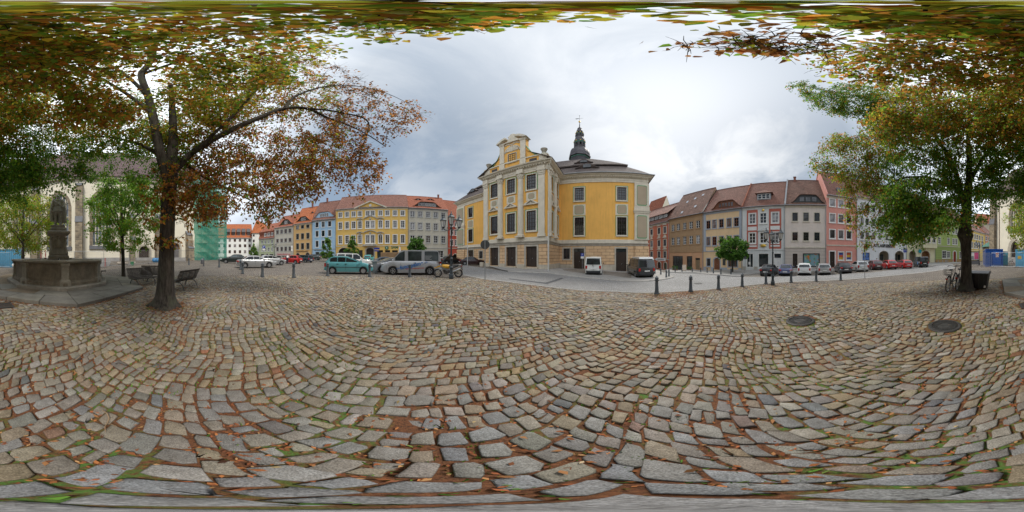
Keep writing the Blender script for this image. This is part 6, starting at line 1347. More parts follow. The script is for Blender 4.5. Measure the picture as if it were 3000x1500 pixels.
for h in gws:
    w, hh = h[1] - h[0], h[3] - h[2]; rise = w * .85; P = arch_pts(h[0], h[1], h[2], h[3], rise, 14, True); b = MB()
    I, O = P, arch_pts(h[0] - .55, h[1] + .55, h[2], h[3] + .6, rise + .5, 14, True)
    for i in range(14): b.add([(I[i][0], -.03, I[i][1]), (I[i + 1][0], -.03, I[i + 1][1]), (O[i + 1][0], -.03, O[i + 1][1]), (O[i][0], -.03, O[i][1])], [(0, 1, 2, 3)])
    for x0, x1 in ((h[0] - .55, h[0]), (h[1], h[1] + .55)): b.quad((x0, -.03, h[2] - .1), (x1, -.03, h[2] - .1), (x1, -.03, h[3] - rise), (x0, -.03, h[3] - rise))
    b.k = 1; b.box(h[0] - .6, h[1] + .6, -.25, .01, h[2] - .75, h[2] - .1); o = b.build('church_window', [RUB, M('lead_sill', (.15, .155, .17), .75)], R)
    b = MB(); y = .5
    for k in range(7): x = h[0] + w * k / 6; k_ = min(1, max(0, k / 6)); top = [z for xx, z in P if abs(xx - x) < w / 20]; zt = (max(top) if top else h[3] - rise) - .02; b.box(x - .09, x + .09, y - .16, y + .02, h[2] - .1, max(zt, h[2] + 1))
    for zz in (.33, .66): b.box(h[0], h[1], y - .1, y + .01, h[2] + hh * zz * .8, h[2] + hh * zz * .8 + .12)
    b.build('tracery', M('tracery_stone', (.60, .55, .44), .9), o); b = MB()
    b.add([(h[0], y + .03, h[2] - .1), (h[1], y + .03, h[2] - .1)] + [(x, y + .03, z) for x, z in P[::-1]], [tuple(range(len(P) + 2))]); b.build('pane', LEAD, o)
for dd, sm in ((dr, STONE), (dr2, STONE)): door(R, *dd, DARKW if dd is dr else M('grey_door', (.14, .13, .13)), (dd[1] - dd[0]) / 2, .42, sm, .5)
door(R, *pt2, DARKW, (pt2[1] - pt2[0]) * .8, .9, STONE, .6, pointed=True)
for (u0, u1, pr, vt) in ((223, 243, 1.6, 548), (379, 392, 1.2, 640), (453, 470, 1.3, 640), (543, 558, 1.5, 690), (96, 116, 1.4, 560), (-94, -80, 1.0, 560)):
    x0, x1 = cf.X(u0), cf.X(u1); zt = cf.Z((u0 + u1) / 2, vt); b = MB(); b.ext([(.01, -1.5), (-pr, -1.5), (-pr, zt * .5), (-pr * .82, zt * .56), (-pr * .82, zt * .8), (-pr * .6, zt * .86), (-pr * .6, zt), (.01, zt + .8)], x0, x1, 'x'); o = fixn(b.build('buttress', RUB, R))
    b = MB(); b.add([(x0 - .06, -pr * .66, zt - .05), (x1 + .06, -pr * .66, zt - .05), (x1 + .06, -.02, zt + .95), (x0 - .06, -.02, zt + .95)], [(0, 1, 2, 3)]).nx(); b.add([(x0 - .06, -pr * 1.06, zt * .49), (x1 + .06, -pr * 1.06, zt * .49), (x1 + .06, -pr * .8, zt * .575), (x0 - .06, -pr * .8, zt * .575)], [(0, 1, 2, 3)]); b.each('buttress_cap', M('lead_sill', 0), o)
b = MB(); x = .0; z = -1
k = 0
while z < HE:
    w = 1.1 if k % 2 else .6; b.box(-.03, w, -.05, .01, z, z + .5); z += .56; k += 1
b.build('quoin_stones', STONE, R)
b = MB(); b.box(0, L, -.5, .01, HE - .5, HE - .05); b.build('cornice', STONE, R)
b = MB(); b.ext([(-.7, HE - .06), (9, HE + 13), (18.7, HE - .06)], -.3, L + .3, 'x'); fixn(b.build('roof', R_PUR, R))
for u in (-72, 352): b = MB(); x = cf.X(u); b.tube([(x, -.12, HE - .4), (x, -.12, -.5)], .08, 6); b.build('drainpipe', M('copper_pipe', (.20, .11, .07), .5), R)
b = MB(); p = cf.X(-94) - 1.6; b.box(p - 1.6, p + 1.4, -.5, 2.5, -1, 3.6); q = b.build('porch', RUB, R); b = MB(); b.add([(p - 2, -.9, 3.6), (p + 1.55, -.9, 3.6), (p + 1.55, 2.7, 3.6), (p - 2, 2.7, 3.6), (p - .6, .9, 5.0), (p + .9, .9, 5.0)], [(0, 1, 5, 4), (1, 2, 5), (2, 3, 4, 5), (3, 0, 4), (0, 3, 2, 1)]); b.build('porch_roof', CUG, q)
# ================================================================ VEHICLES
def paint(name, c, metal=.0):
    return M('paint_' + name, c, .32, .05, .8, 0, 0, coat=.7, metal=metal, spec=.5)
TYRE = M('tyre_rubber', (.018, .018, .019), .85, .3, 6); RIM = M('wheel_silver', (.42, .43, .45), .35, .15, 3, metal=.6); CARGL = glass('car_glass', (.018, .024, .026), .04); CARGL2 = glass('car_glass_light', (.10, .13, .14), .06)
PLAST = M('dark_plastic', (.035, .036, .038), .6, .2); LAMPW = M('headlamp_glass', (.55, .57, .58), .12, .3, 8); LAMPR = M('tail_lamp_red', (.42, .02, .015), .2, .25, 8); PLATE = M('number_plate', (.72, .72, .70), .4, .1); UNDER = M('underbody', (.012, .012, .012), .9)
CHROME = M('chrome', (.6, .61, .62), .15, .1, metal=.95)
KIND = {
 'sedan': dict(top=[(0, .46), (.012, .60), (.03, .665), (.13, .69), (.24, .67), (.68, .655), (.76, .645), (.93, .56), (.985, .50), (1, .42)], g=[(.13, .675), (.265, .955), (.34, 1.0), (.50, 1.0), (.55, .97), (.705, .65)], sw=[(.205, .275, .40), (.415, .425, .555), (.57, .58, .66)], wheels=(.19, .80), belt=.665),
 'hatch': dict(top=[(0, .42), (.01, .58), (.025, .67), (.10, .69), (.4, .67), (.78, .65), (.84, .625), (.95, .53), (.985, .47), (1, .38)], g=[(.02, .665), (.115, .915), (.19, .985), (.31, 1.0), (.42, .99), (.50, .95), (.79, .645)], sw=[(.125, .19, .27), (.285, .295, .44), (.455, .465, .68)], wheels=(.175, .80), belt=.665),
 'van': dict(top=[(0, .30), (.004, .45), (.01, .55), (.1, .56), (.6, .56), (.80, .56), (.86, .55), (.955, .475), (.985, .43), (1, .34)], g=[(.008, .555), (.05, .95), (.09, 1.0), (.62, 1.0), (.67, .975), (.83, .56)], sw=[(.055, .085, .285), (.335, .345, .555), (.61, .62, .765)], wheels=(.20, .80), belt=.56),
 'suv': dict(top=[(0, .40), (.01, .55), (.02, .64), (.1, .655), (.4, .65), (.70, .645), (.76, .635), (.95, .585), (.99, .53), (1, .42)], g=[(.01, .64), (.05, .95), (.09, 1.0), (.54, 1.0), (.60, .97), (.715, .64)], sw=[(.06, .08, .24), (.265, .275, .43), (.455, .465, .64)], wheels=(.19, .81), belt=.645),
 'coupe': dict(top=[(0, .46), (.012, .60), (.03, .68), (.12, .70), (.24, .68), (.66, .655), (.74, .64), (.93, .54), (.985, .48), (1, .40)], g=[(.10, .69), (.285, .955), (.36, 1.0), (.47, 1.0), (.53, .965), (.70, .65)], sw=[(.255, .30, .40), (.415, .425, .64)], wheels=(.19, .80), belt=.67)}
def interp(tb, x): return float(np.interp(x, [p[0] for p in tb], [p[1] for p in tb]))
def car(name, label, u, r, heading, kind, col, L, W, H, group=None, cat='car', wr=.31, sill=.2, bumper=None, roofw=.76, gl=None, rub=False, dark_rear=False, rim=True, clear=None, pos=None):
    K = KIND[kind]; p = pos or on(u, r); h = math.radians(heading); root = thing(name, label, cat, tuple(p), math.atan2(math.cos(h), math.sin(h)), group)
    # lie on the slope
    fx, fy = math.sin(h), math.cos(h); dzf = (GZ(p.x + fx, p.y + fy) - GZ(p.x - fx, p.y - fy)) / 2; root.rotation_euler = (0, -math.atan(dzf), root.rotation_euler[2])
    w = W / 2; Ra = wr * 1.16; xw = [(k - .5) * L for k in K['wheels']]; zax = wr
    xs = set()
    for t, _ in K['top']: xs.add(round((t - .5) * L, 4))
    for c in xw:
        for k in range(9): xs.add(round(c + Ra * math.cos(PI * k / 8), 4))
        xs.add(round(c - Ra - .004, 4)); xs.add(round(c + Ra + .004, 4))
    for k in range(12): xs.add(round((k / 11 - .5) * L * .98, 4))
    xs = sorted(xs); vs = []; ns = 15
    for x in xs:
        t = x / L + .5; zt = interp(K['top'], t) * H; e = min(t, 1 - t) * L
        ww = w * (1 - .30 * max(0, 1 - e / .42) ** 2.4) * (.975 + .025 * math.sin(PI * t)); zb = sill + (.10 if e < .5 else 0) * max(0, 1 - e / .5); za = zb
        for c in xw:
            if abs(x - c) < Ra: za = max(za, zax + math.sqrt(Ra * Ra - (x - c) ** 2))
        zm = max(za + .03, zb + (zt - zb) * .52); zt2 = max(zt, zm + .06)
        half = [(0, zb - .02), (ww * .60, zb - .02), (ww * .60, za), (ww * .965, za), (ww * .995, (za * .6 + zm * .4)), (ww, zm), (ww * .985, zt2 - .07), (ww * .93, zt2), ]
        sec = [(-y, z) for y, z in half[:0:-1]] + half; sec = sec[::-1] if False else sec
        vs += [(x, y, z) for y, z in sec]
    n = len(vs) // len(xs); fs = []
    for i in range(len(xs) - 1):
        for k in range(n - 1): fs.append((i * n + k, i * n + k + 1, (i + 1) * n + k + 1, (i + 1) * n + k))
        fs.append((i * n + n - 1, i * n, (i + 1) * n, (i + 1) * n + n - 1))
    fs += [tuple(range(n))[::-1], tuple(range((len(xs) - 1) * n, len(xs) * n))]
    b = MB(); b.add(vs, fs)
    # glasshouse
    G = [((t - .5) * L, z * H) for t, z in K['g']]; zb_ = G[0][1]; wb = w * .925; wt = w * roofw
    def gw(z): k = (z - zb_) / (H - zb_); return wb + (wt - wb) * max(0, k)
    gv = []
    for x, z in G: y = gw(z); gv += [(x, -y, z - .015), (x, -y * .86, z + .0), (x, 0, z + (.028 if z > .9 * H else .006)), (x, y * .86, z + .0), (x, y, z - .015)]
    m = len(G); gf = []
    for i in range(m - 1):
        for k in range(4): gf.append((i * 5 + k, (i + 1) * 5 + k, (i + 1) * 5 + k + 1, i * 5 + k + 1))
    gf += [tuple(i * 5 for i in range(m)), tuple(i * 5 + 4 for i in range(m))[::-1]]
    b.add(gv, gf); body = fixn(b.build('body', col, root, angle=38))
    g = gl or CARGL
    def glz(t): return interp(K['g'], t) * H
    tops = [q for q in G]
    zlow = zb_ + .035; off = .008
    for s in (-1, 1):
        for (a0, a1, a2) in K['sw']:
            x0, x1, x2 = [(a - .5) * L for a in (a0, a1, a2)]
            def lim(x): return min(interp(K['g'], x / L + .5) * H - .075, H - .09)
            P = [(x0, max(zlow, min(zlow, lim(x0)))), (x2, zlow)]; Q = []
            for x in (x2, x2 - .06, (x1 + x2) / 2, x1, x0): Q.append((x, max(zlow + .02, lim(x))))
            P += Q; q = MB(); q.add([(x, s * (gw(z) + off + .004), z) for x, z in P], [tuple(range(len(P)))]); q.build('side_window', g, root)
    def across(nm, i0, i1, mat, ins=.9, dz=.012):
        (x0, z0), (x1, z1) = G[i0], G[i1]; q = MB(); a, c = .10, .93; dx = (z1 - z0); dl = math.hypot(x1 - x0, z1 - z0); nx, nz = -(z1 - z0) / dl, (x1 - x0) / dl
        if nz < 0: nx, nz = -nx, -nz
        pts_ = []
        for t in (a, c):
            x = x0 + (x1 - x0) * t; z = z0 + (z1 - z0) * t; y = gw(z) * ins; pts_.append([(x + nx * (dz + .006), -y, z + nz * dz), (x + nx * (dz + .026), 0, z + nz * (dz + .018)), (x + nx * (dz + .006), y, z + nz * dz)])
        q.add(pts_[0] + pts_[1], [(0, 1, 4, 3), (1, 2, 5, 4)]); return q.build(nm, mat, root)
    across('rear_window', 0, 1, g, .86); across('windscreen', m - 1, m - 2, gl or CARGL2, .9)
    # wheels
    for c in xw:
        for s in (-1, 1):
            q = MB(); q.disc((0, 0, 0), (0, 1, 0), wr * .62, wr, .095, 22); wl = q.build('wheel', TYRE, root, angle=40); wl.location = (c, s * (w - .115), zax)
            q = MB(); q.disc((0, s * .055, 0), (0, 1, 0), wr * .52, wr * .66, .035, 22); q.disc((0, s * .05, 0), (0, 1, 0), 0, wr * .15, .04, 12)
            for k in range(5 if rim else 7):
                a = 2 * PI * k / (5 if rim else 7); ca, sa = math.cos(a), math.sin(a); hw_ = .035 if rim else .05; i_, o_ = wr * .1, wr * .58
                q.add([(ca * i_ - sa * hw_, s * .085, sa * i_ + ca * hw_), (ca * i_ + sa * hw_, s * .085, sa * i_ - ca * hw_), (ca * o_ + sa * hw_, s * .075, sa * o_ - ca * hw_), (ca * o_ - sa * hw_, s * .075, sa * o_ + ca * hw_)], [(0, 1, 2, 3)])
            q.k = 1; q.disc((0, s * .02, 0), (0, 1, 0), 0, wr * .6, .02, 18); q.build('rim', [RIM, UNDER], wl)
    zh = interp(K['top'], .95) * H; zr = interp(K['top'], .02) * H
    fxx, rxx = L / 2, -L / 2
    for s in (-1, 1):
        q = MB(); q.bbox(fxx - .34, fxx - .015, s * w * .74 - .17, s * w * .74 + .17, zh - .17, zh - .025, .04); q.build('headlight', LAMPW, root)
        q = MB(); tall = kind in ('van', 'hatch', 'suv'); q.bbox(rxx + .0, rxx + .15, s * w * .76 - (.09 if tall else .2), s * w * .76 + .11, zr - (.34 if tall else .19), zr - .03, .03); q.build('tail_light', LAMPR, root)
        q = MB(); xm = G[-1][0] - .12; q.bbox(xm - .06, xm + .05, s * (w + .0) - .02 if s > 0 else -w - .16, w + .16 if s > 0 else -w + .02, zb_ + .0, zb_ + .14, .04); q.build('wing_mirror', PLAST if bumper else col, root)
        for t in ((.43, .26) if len(K['sw']) > 2 else (.40,)):
            q = MB(); q.bbox((t - .5) * L, (t - .5) * L + .17, s * w - .004 - .012, s * w - .004 + .018, zb_ - .15, zb_ - .11, .01); q.build('door_handle', PLAST, root)
        for t in ((.44, .58 + .09) if kind != 'coupe' else (.42, .67)):
            q = MB(); zt = zb_ - .03; q.add([((t - .5) * L, s * (w * .9985), sill + .16), ((t - .5) * L + .012, s * (w * .9985), sill + .16), ((t - .5) * L + .012, s * (w * 1.001), zt - .08), ((t - .5) * L, s * (w * 1.001), zt - .08)], [(0, 1, 2, 3)]); q.build('door_seam', UNDER, root)
        if rub: q = MB(); q.bbox(-L * .27, L * .27, s * w - .012, s * w + .016, H * .385, H * .415, .008); q.build('rub_strip', PLAST, root)
    bm = bumper or col
    q = MB(); q.bbox(fxx - .12, fxx + .035, -w * .76, w * .76, sill + .1, sill + .34, .05); q.build('front_bumper', bm, root)
    q = MB(); q.bbox(rxx - .035, rxx + .12, -w * .8, w * .8, sill + .10, sill + .36, .05); q.build('rear_bumper', bm, root)
    if dark_rear: q = MB(); q.bbox(rxx - .045, rxx + .08, -w * .76, w * .76, sill + .02, sill + .2, .03); q.build('rear_valance', UNDER, root)
    q = MB(); q.bbox(fxx - .09, fxx + .012, -w * .38, w * .38, zh - .19, zh - .07, .02); q.build('grille', PLAST, root)
    zp = (zr - .36 if kind in ('sedan', 'coupe') else sill + .30 if kind == 'suv' else zr - .36)
    q = MB(); q.bbox(rxx - .05, rxx + .0, -.26, .26, zp, zp + .11, .005); q.build('number_plate', PLATE, root)
    q = MB(); q.bbox(fxx, fxx + .045, -.26, .26, sill + .16, sill + .27, .005); q.build('number_plate', PLATE, root)
    return root
LC, RC = 'cars parked on the square', 'cars parked in the bays along the opposite row'
silver = paint('silver', (.30, .31, .32), .35); silverb = paint('silver_blue', (.44, .46, .49), .2); black = paint('black', (.012, .013, .015)); dkgrey = paint('dark_grey', (.05, .055, .065), .2)
car('parked_car', 'dark green black saloon partly behind a silver saloon', 688, 26.4, az(688) * 180 / PI - 86, 'sedan', paint('bottle_black', (.012, .018, .017)), 4.6, 1.76, 1.42, LC, gl=CARGL2)
car('parked_car', 'silver saloon with its bonnet towards a grey bollard', 750, 18.6, az(750) * 180 / PI + 78, 'sedan', silver, 4.45, 1.70, 1.36, LC)
car('parked_car', 'silver hatchback between the silver saloon and the red car', 797, 23.6, az(797) * 180 / PI + 70, 'hatch', silver, 3.85, 1.66, 1.42, LC, bumper=silver)
car('parked_car', 'red hatchback with a man leaning at its door', 852, 28.6, az(852) * 180 / PI - 62, 'hatch', paint('bright_red', (.50, .02, .02)), 3.9, 1.66, 1.44, LC, bumper=PLAST)
car('parked_car', 'dark blue estate car behind the red one', 889, 33, az(889) * 180 / PI - 45, 'suv', paint('night_blue', (.03, .035, .06)), 4.3, 1.7, 1.5, LC)
car('parked_car', 'dark grey green saloon before the arched orange house', 915, 40, az(915) * 180 / PI - 70, 'sedan', paint('moss_grey', (.05, .065, .06)), 4.5, 1.72, 1.42, LC)
car('parked_car', 'small black car below the blue house', 938, 46, az(938) * 180 / PI - 75, 'sedan', black, 4.3, 1.7, 1.4, LC)
car('parked_car', 'turquoise five door hatchback between two bollards', 1022, 13.8, az(1022) * 180 / PI + 93, 'hatch', paint('turquoise', (.11, .36, .40), .25), 3.95, 1.70, 1.46, LC, bumper=None, rub=True, rim=False, wr=.295)
o = car('parked_car', 'white off-road car with a roof rack behind the turquoise hatchback', 1034, 18.5, az(1034) * 180 / PI + 75, 'suv', paint('white', (.68, .69, .68)), 4.3, 1.75, 1.78, LC)
b = MB(); [b.tube([(-1.75, s * .56, 1.83), (-1.6, s * .56, 1.9), (-.3, s * .56, 1.9), (-.2, s * .56, 1.83)], .025, 5) for s in (-1, 1)]; [b.tube([(x, -.56, 1.9), (x, .56, 1.9)], .02, 5) for x in (-1.5, -1.1, -.7, -.35)]; b.build('roof_rack', PLAST, o)
car('parked_car', 'small turquoise car far off before the big yellow house', 1082, 35, az(1082) * 180 / PI + 15, 'hatch', paint('teal', (.05, .34, .34)), 3.7, 1.62, 1.42, LC)
car('parked_car', 'dark blue saloon half hidden behind the silver van', 1118, 22, az(1118) * 180 / PI - 100, 'sedan', paint('slate_blue', (.08, .10, .14), .3), 4.5, 1.75, 1.42, LC)
car('parked_car', 'grey car with round headlights close behind the silver van', 1141, 16.6, az(1141) * 180 / PI - 118, 'hatch', paint('mid_grey', (.16, .17, .185), .35), 4.2, 1.75, 1.42, LC)
v = car('van', 'silver minibus with blue lettering beside the motorcycle', 1204, 14.1, az(1204) * 180 / PI - 92, 'van', silverb, 5.0, 1.90, 2.04, LC, 'van', gl=glass('van_glass', (.05, .062, .066), .05), wr=.345, roofw=.86)
BL = M('van_lettering_blue', (.02, .16, .50), .5); RL = M('van_lettering_red', (.50, .09, .06), .5)
th = math.radians(13)
for s_, sz, x, z, bd in (('www.', .2, 1.02, .57, 0), ('foto-palme', .43, -.02, .79, .012), ('.de', .2, -1.2, 1.06, 0)): lettering(s_, sz, BL, v, (x, .955 + .012, z), (PI / 2, -th, PI), bd, depth=.003)
b = MB()
for k in range(14): b.box(.42 - k * .105 - .085, .42 - k * .105, .958, .964, .515 + .006 * k - (.03 if k % 3 else .035), .515 + .006 * k + .03)
b.build('lettering', RL, v); b = MB()
for k in range(4): b.add([(-1.10 - (.6, .5, .4, .55)[k] - .0, .85 + .03 - .02 * k + .004, 1.58 - .09 * k), (-1.10, .85 + .03 - .02 * k + .004, 1.58 - .09 * k), (-1.10, .86 + .03 - .02 * k + .008, 1.54 - .09 * k), (-1.10 - (.6, .5, .4, .55)[k], .86 + .03 - .02 * k + .008, 1.54 - .09 * k)], [(0, 1, 2, 3)])
for i, p in enumerate(b.v): b.v[i] = (p[0], .965 + (p[2] - 1.13) / .85 * (-.13), p[2])
b.build('window_lettering', M('window_letter_grey', (.30, .32, .33)), v)
car('parked_car', 'black saloon at the left wing of the town hall'.replace('left wing', 'shaded end'), 1383, 28, az(1383) * 180 / PI + 80, 'sedan', paint('black_red', (.03, .012, .014)), 4.4, 1.72, 1.42, LC)
car('parked_car', 'black car with a dark windscreen behind the triple lamp', 1322, 30, az(1322) * 180 / PI + 60, 'sedan', black, 4.4, 1.72, 1.42, LC)
w = car('van', 'white panel van parked tail out before the town hall', 1742.5, 18.6, 33, 'van', paint('white_van', (.66, .67, .63)), 4.6, 1.80, 1.92, None, 'van', wr=.32, roofw=.84, bumper=PLAST, dark_rear=True)
b = MB(); b.box(-2.315, -2.30, -.006, .006, .55, 1.75); b.build('door_seam', UNDER, w); b = MB(); b.bbox(-2.33, -2.29, .0, .07, 1.0, 1.12, .01); b.build('door_handle', PLAST, w)
w = car('van', 'dark grey conversion van with a white raised roof by the town hall corner', 1873, 18.3, 27, 'van', paint('graphite', (.022, .025, .028)), 5.0, 1.94, 2.0, None, 'van', wr=.36, roofw=.84, bumper=PLAST, sill=.28)
b = MB(); b.ext([(-2.3, 1.98), (-2.22, 2.12), (-1.9, 2.17), (.1, 2.17), (.55, 2.02)], -.74, .74); fixn(b.build('raised_roof', paint('white', 0), w))
b = MB(); b.box(-2.53, -2.50, -.006, .006, .6, 1.8); b.build('door_seam', CHROME, w); b = MB(); [b.box(-2.2, 2.1, s * .972 - .006, s * .972 + .006, .55, .60) for s in (-1, 1)]; b.build('side_stripe', CHROME, w)
for (lab, u, r, hd, kd, colr, L_, W_, H_, kw) in (
    ('black notchback car at the end of the bays before the white shop front', 2255, 21.0, 104, 'coupe', black, 4.3, 1.68, 1.36, {}),
    ('violet blue coupe between the black car and the white hatchback', 2304, 21.2, 101, 'coupe', paint('violet_blue', (.13, .15, .27), .4), 4.2, 1.68, 1.33, dict(dark_rear=True)),
    ('white hatchback with big red tail lights in the bays', 2356, 21.4, 102, 'hatch', paint('white', 0), 4.0, 1.72, 1.48, dict(dark_rear=True)),
    ('silver notchback with a grey plate before the landscape window', 2411, 21.8, 103, 'hatch', paint('silver_warm', (.40, .40, .40), .4), 4.2, 1.72, 1.43, dict(dark_rear=True)),
    ('black violet saloon before the salmon house', 2468.5, 22.2, 103, 'sedan', paint('black_violet', (.02, .018, .026)), 4.3, 1.7, 1.40, {}),
    ('light silver hatchback behind the thin signpost', 2516, 23.2, 104, 'hatch', paint('silver_light', (.50, .52, .53), .35), 4.1, 1.69, 1.46, {}),
    ('dark maroon hatchback next to the light silver one', 2559, 25.2, 106, 'hatch', paint('maroon', (.13, .025, .03)), 4.1, 1.69, 1.42, dict(bumper=PLAST)),
    ('red hatchback with white lettering on its rear quarter', 2602, 26.2, 108, 'hatch', paint('bright_red', 0), 3.85, 1.64, 1.42, dict(dark_rear=True)),
    ('plain red hatchback beside the black van', 2647, 27.6, 113, 'hatch', paint('bright_red', 0), 3.95, 1.64, 1.42, dict(bumper=paint('bright_red', 0), rub=True))):
    o = car('parked_car', lab, u, r, hd, kd, colr, L_, W_, H_, RC, **kw)
    if 'lettering' in lab: b = MB(); [b.box(-1.75 + k * .13, -1.75 + k * .13 + .10, .825, .831, .74 + .03 * k, .90 + .03 * k) for k in range(6)]; b.build('lettering', WHITE, o)
o = car('van', 'short black delivery van at the end of the row of bays', 2697, 29.3, 122, 'van', black, 4.0, 1.68, 1.85, RC, 'van', wr=.31, roofw=.86)
b = MB(); b.quad((-.95, .845, .55), (-.55, .845, .55), (-.55, .845, 1.02), (-.95, .845, 1.02)); b.build('side_picture', M('van_picture', (.12, .25, .5), .4, .8, 4), o); b = MB(); [b.box(-1.75 + k * .1, -1.68 + k * .1, .842, .848, .88, .98) for k in range(6)]; b.build('lettering', WHITE, o)
# ---------------------------------------------------------------- motorcycle
def motorcycle():
    p = hit(1313, 812.5); h = math.radians(az(1313) * 180 / PI - 90); root = thing('motorcycle', 'yellow and silver touring motorcycle parked beside the triple lamp', 'motorcycle', tuple(p), math.atan2(math.cos(h), math.sin(h)))
    YEL = paint('yellow', (.72, .38, .02)); BK = PLAST; xf, xr, wr = .78, -.76, .32
    for x, nm in ((xf, 'front_wheel'), (xr, 'rear_wheel')):
        b = MB(); b.disc((0, 0, 0), (0, 1, 0), wr * .76, wr, .06 if x > 0 else .085, 26); w = b.build(nm, TYRE, root, angle=40); w.location = (x, 0, wr)
        b = MB(); b.disc((0, 0, 0), (0, 1, 0), wr * .68, wr * .78, .045, 26); b.disc((0, 0, 0), (0, 1, 0), 0, .06, .06, 12)
        for k in range(20): a = 2 * PI * k / 20; b.tube([(.05 * math.cos(a + .4), .03 * (-1) ** k, .05 * math.sin(a + .4)), (wr * .72 * math.cos(a), 0, wr * .72 * math.sin(a))], .004, 3)
        b.build('rim', RIM, w); b = MB(); b.disc((0, .07, 0), (0, 1, 0), .06, .14, .006, 20); b.build('brake_disc', CHROME, w)
    b = MB(); [b.tube([(.78, s * .09, wr), (.47, s * .09, .98)], [.026, .03], 8) for s in (-1, 1)]; b.tube([(.50, -.1, .9), (.50, .1, .9)], .03, 6); b.build('fork', CHROME, root)
    b = MB(); b.tube([(.45, 0, .92), (.15, 0, .72), (-.35, 0, .72), (-.75, 0, .86)], .035, 6); b.tube([(.42, 0, .85), (.2, 0, .42), (-.25, 0, .38), (-.35, 0, .7)], .03, 6); b.tube([(-.25, .09, .40), (xr, .09, wr)], .045, 6); b.build('frame', BK, root)
    b = MB(); b.bbox(-.2, .25, -.16, .16, .26, .58, .06); [b.lathe([(.11, -.18), (.12, 0), (.11, .18)], 12, (0, 0, 0)) for _ in ()]; b.tube([(.08, -.42, .46), (.08, .42, .46)], [.10, .10], 12); b.tube([(.22, 0, .3), (.34, 0, .56)], .09, 8); b.build('engine', M('engine_grey', (.13, .13, .135), .5, .4, 8, metal=.5), root)
    b = MB(); b.ell((.16, 0, .80), (.36, .20, .17), 16, 10); b.ell((.34, 0, .86), (.22, .17, .13), 14, 8); b.build('fuel_tank', YEL, root, True)
    b = MB(); b.ext([(.42, .60), (.52, .82), (.2, .70), (-.02, .60), (.1, .52)], -.22, .22); fixn(b.build('side_fairing', M('fairing_grey', (.25, .26, .27), .4, metal=.4), root))
    b = MB(); b.ext([(.40, .78), (.62, .80), (1.02, .68), (1.05, .72), (.66, .90), (.42, .92)], -.085, .085); fixn(b.build('front_beak', YEL, root))
    b = MB(); b.ext([(.52, .96), (.46, .98), (.30, 1.33), (.34, 1.34)], -.15, .15); b.build('windscreen', CARGL2, root)
    b = MB(); b.bbox(.5, .62, -.12, .12, .88, 1.02, .03); b.build('headlight', LAMPW, root)
    b = MB(); b.tube([(.22, -.42, 1.06), (.30, -.25, 1.1), (.40, -.08, 1.04), (.40, .08, 1.04), (.30, .25, 1.1), (.22, .42, 1.06)], .017, 6); b.build('handlebar', BK, root)
    for s in (-1, 1): b = MB(); b.tube([(.34, s * .27, 1.08), (.38, s * .36, 1.24)], .01, 5); b.ell((.38, s * .39, 1.27), (.02, .08, .05), 10, 6); b.build('mirror', BK, root)
    b = MB(); b.ext([(-.08, .80), (-.3, .78), (-.62, .86), (-.78, .92), (-.78, .97), (-.45, .92), (-.2, .87), (-.06, .90)], -.15, .15); fixn(b.build('seat', M('seat_grey', (.10, .105, .115), .7), root))
    b = MB(); b.bbox(-.98, -.72, -.13, .13, .88, .97, .02); b.build('tail_unit', RIM, root); b = MB(); b.bbox(-1.02, -.95, -.08, .08, .80, .90, .02); b.build('tail_light', LAMPR, root); b = MB(); b.ext([(-.95, .82), (-1.08, .58), (-1.06, .57), (-.90, .80)], -.09, .09); b.build('rear_mudguard', BK, root)
    b = MB(); b.tube([(.1, .16, .3), (-.2, .18, .3), (-.4, .18, .42)], .03, 7); b.tube([(-.38, .2, .42), (-.92, .23, .66)], [.07, .075], 10); b.build('exhaust', CHROME, root)
    b = MB(); b.tube([(-.05, .16, .3), (-.12, .34, .01)], .014, 5); b.build('side_stand', BK, root)
motorcycle()
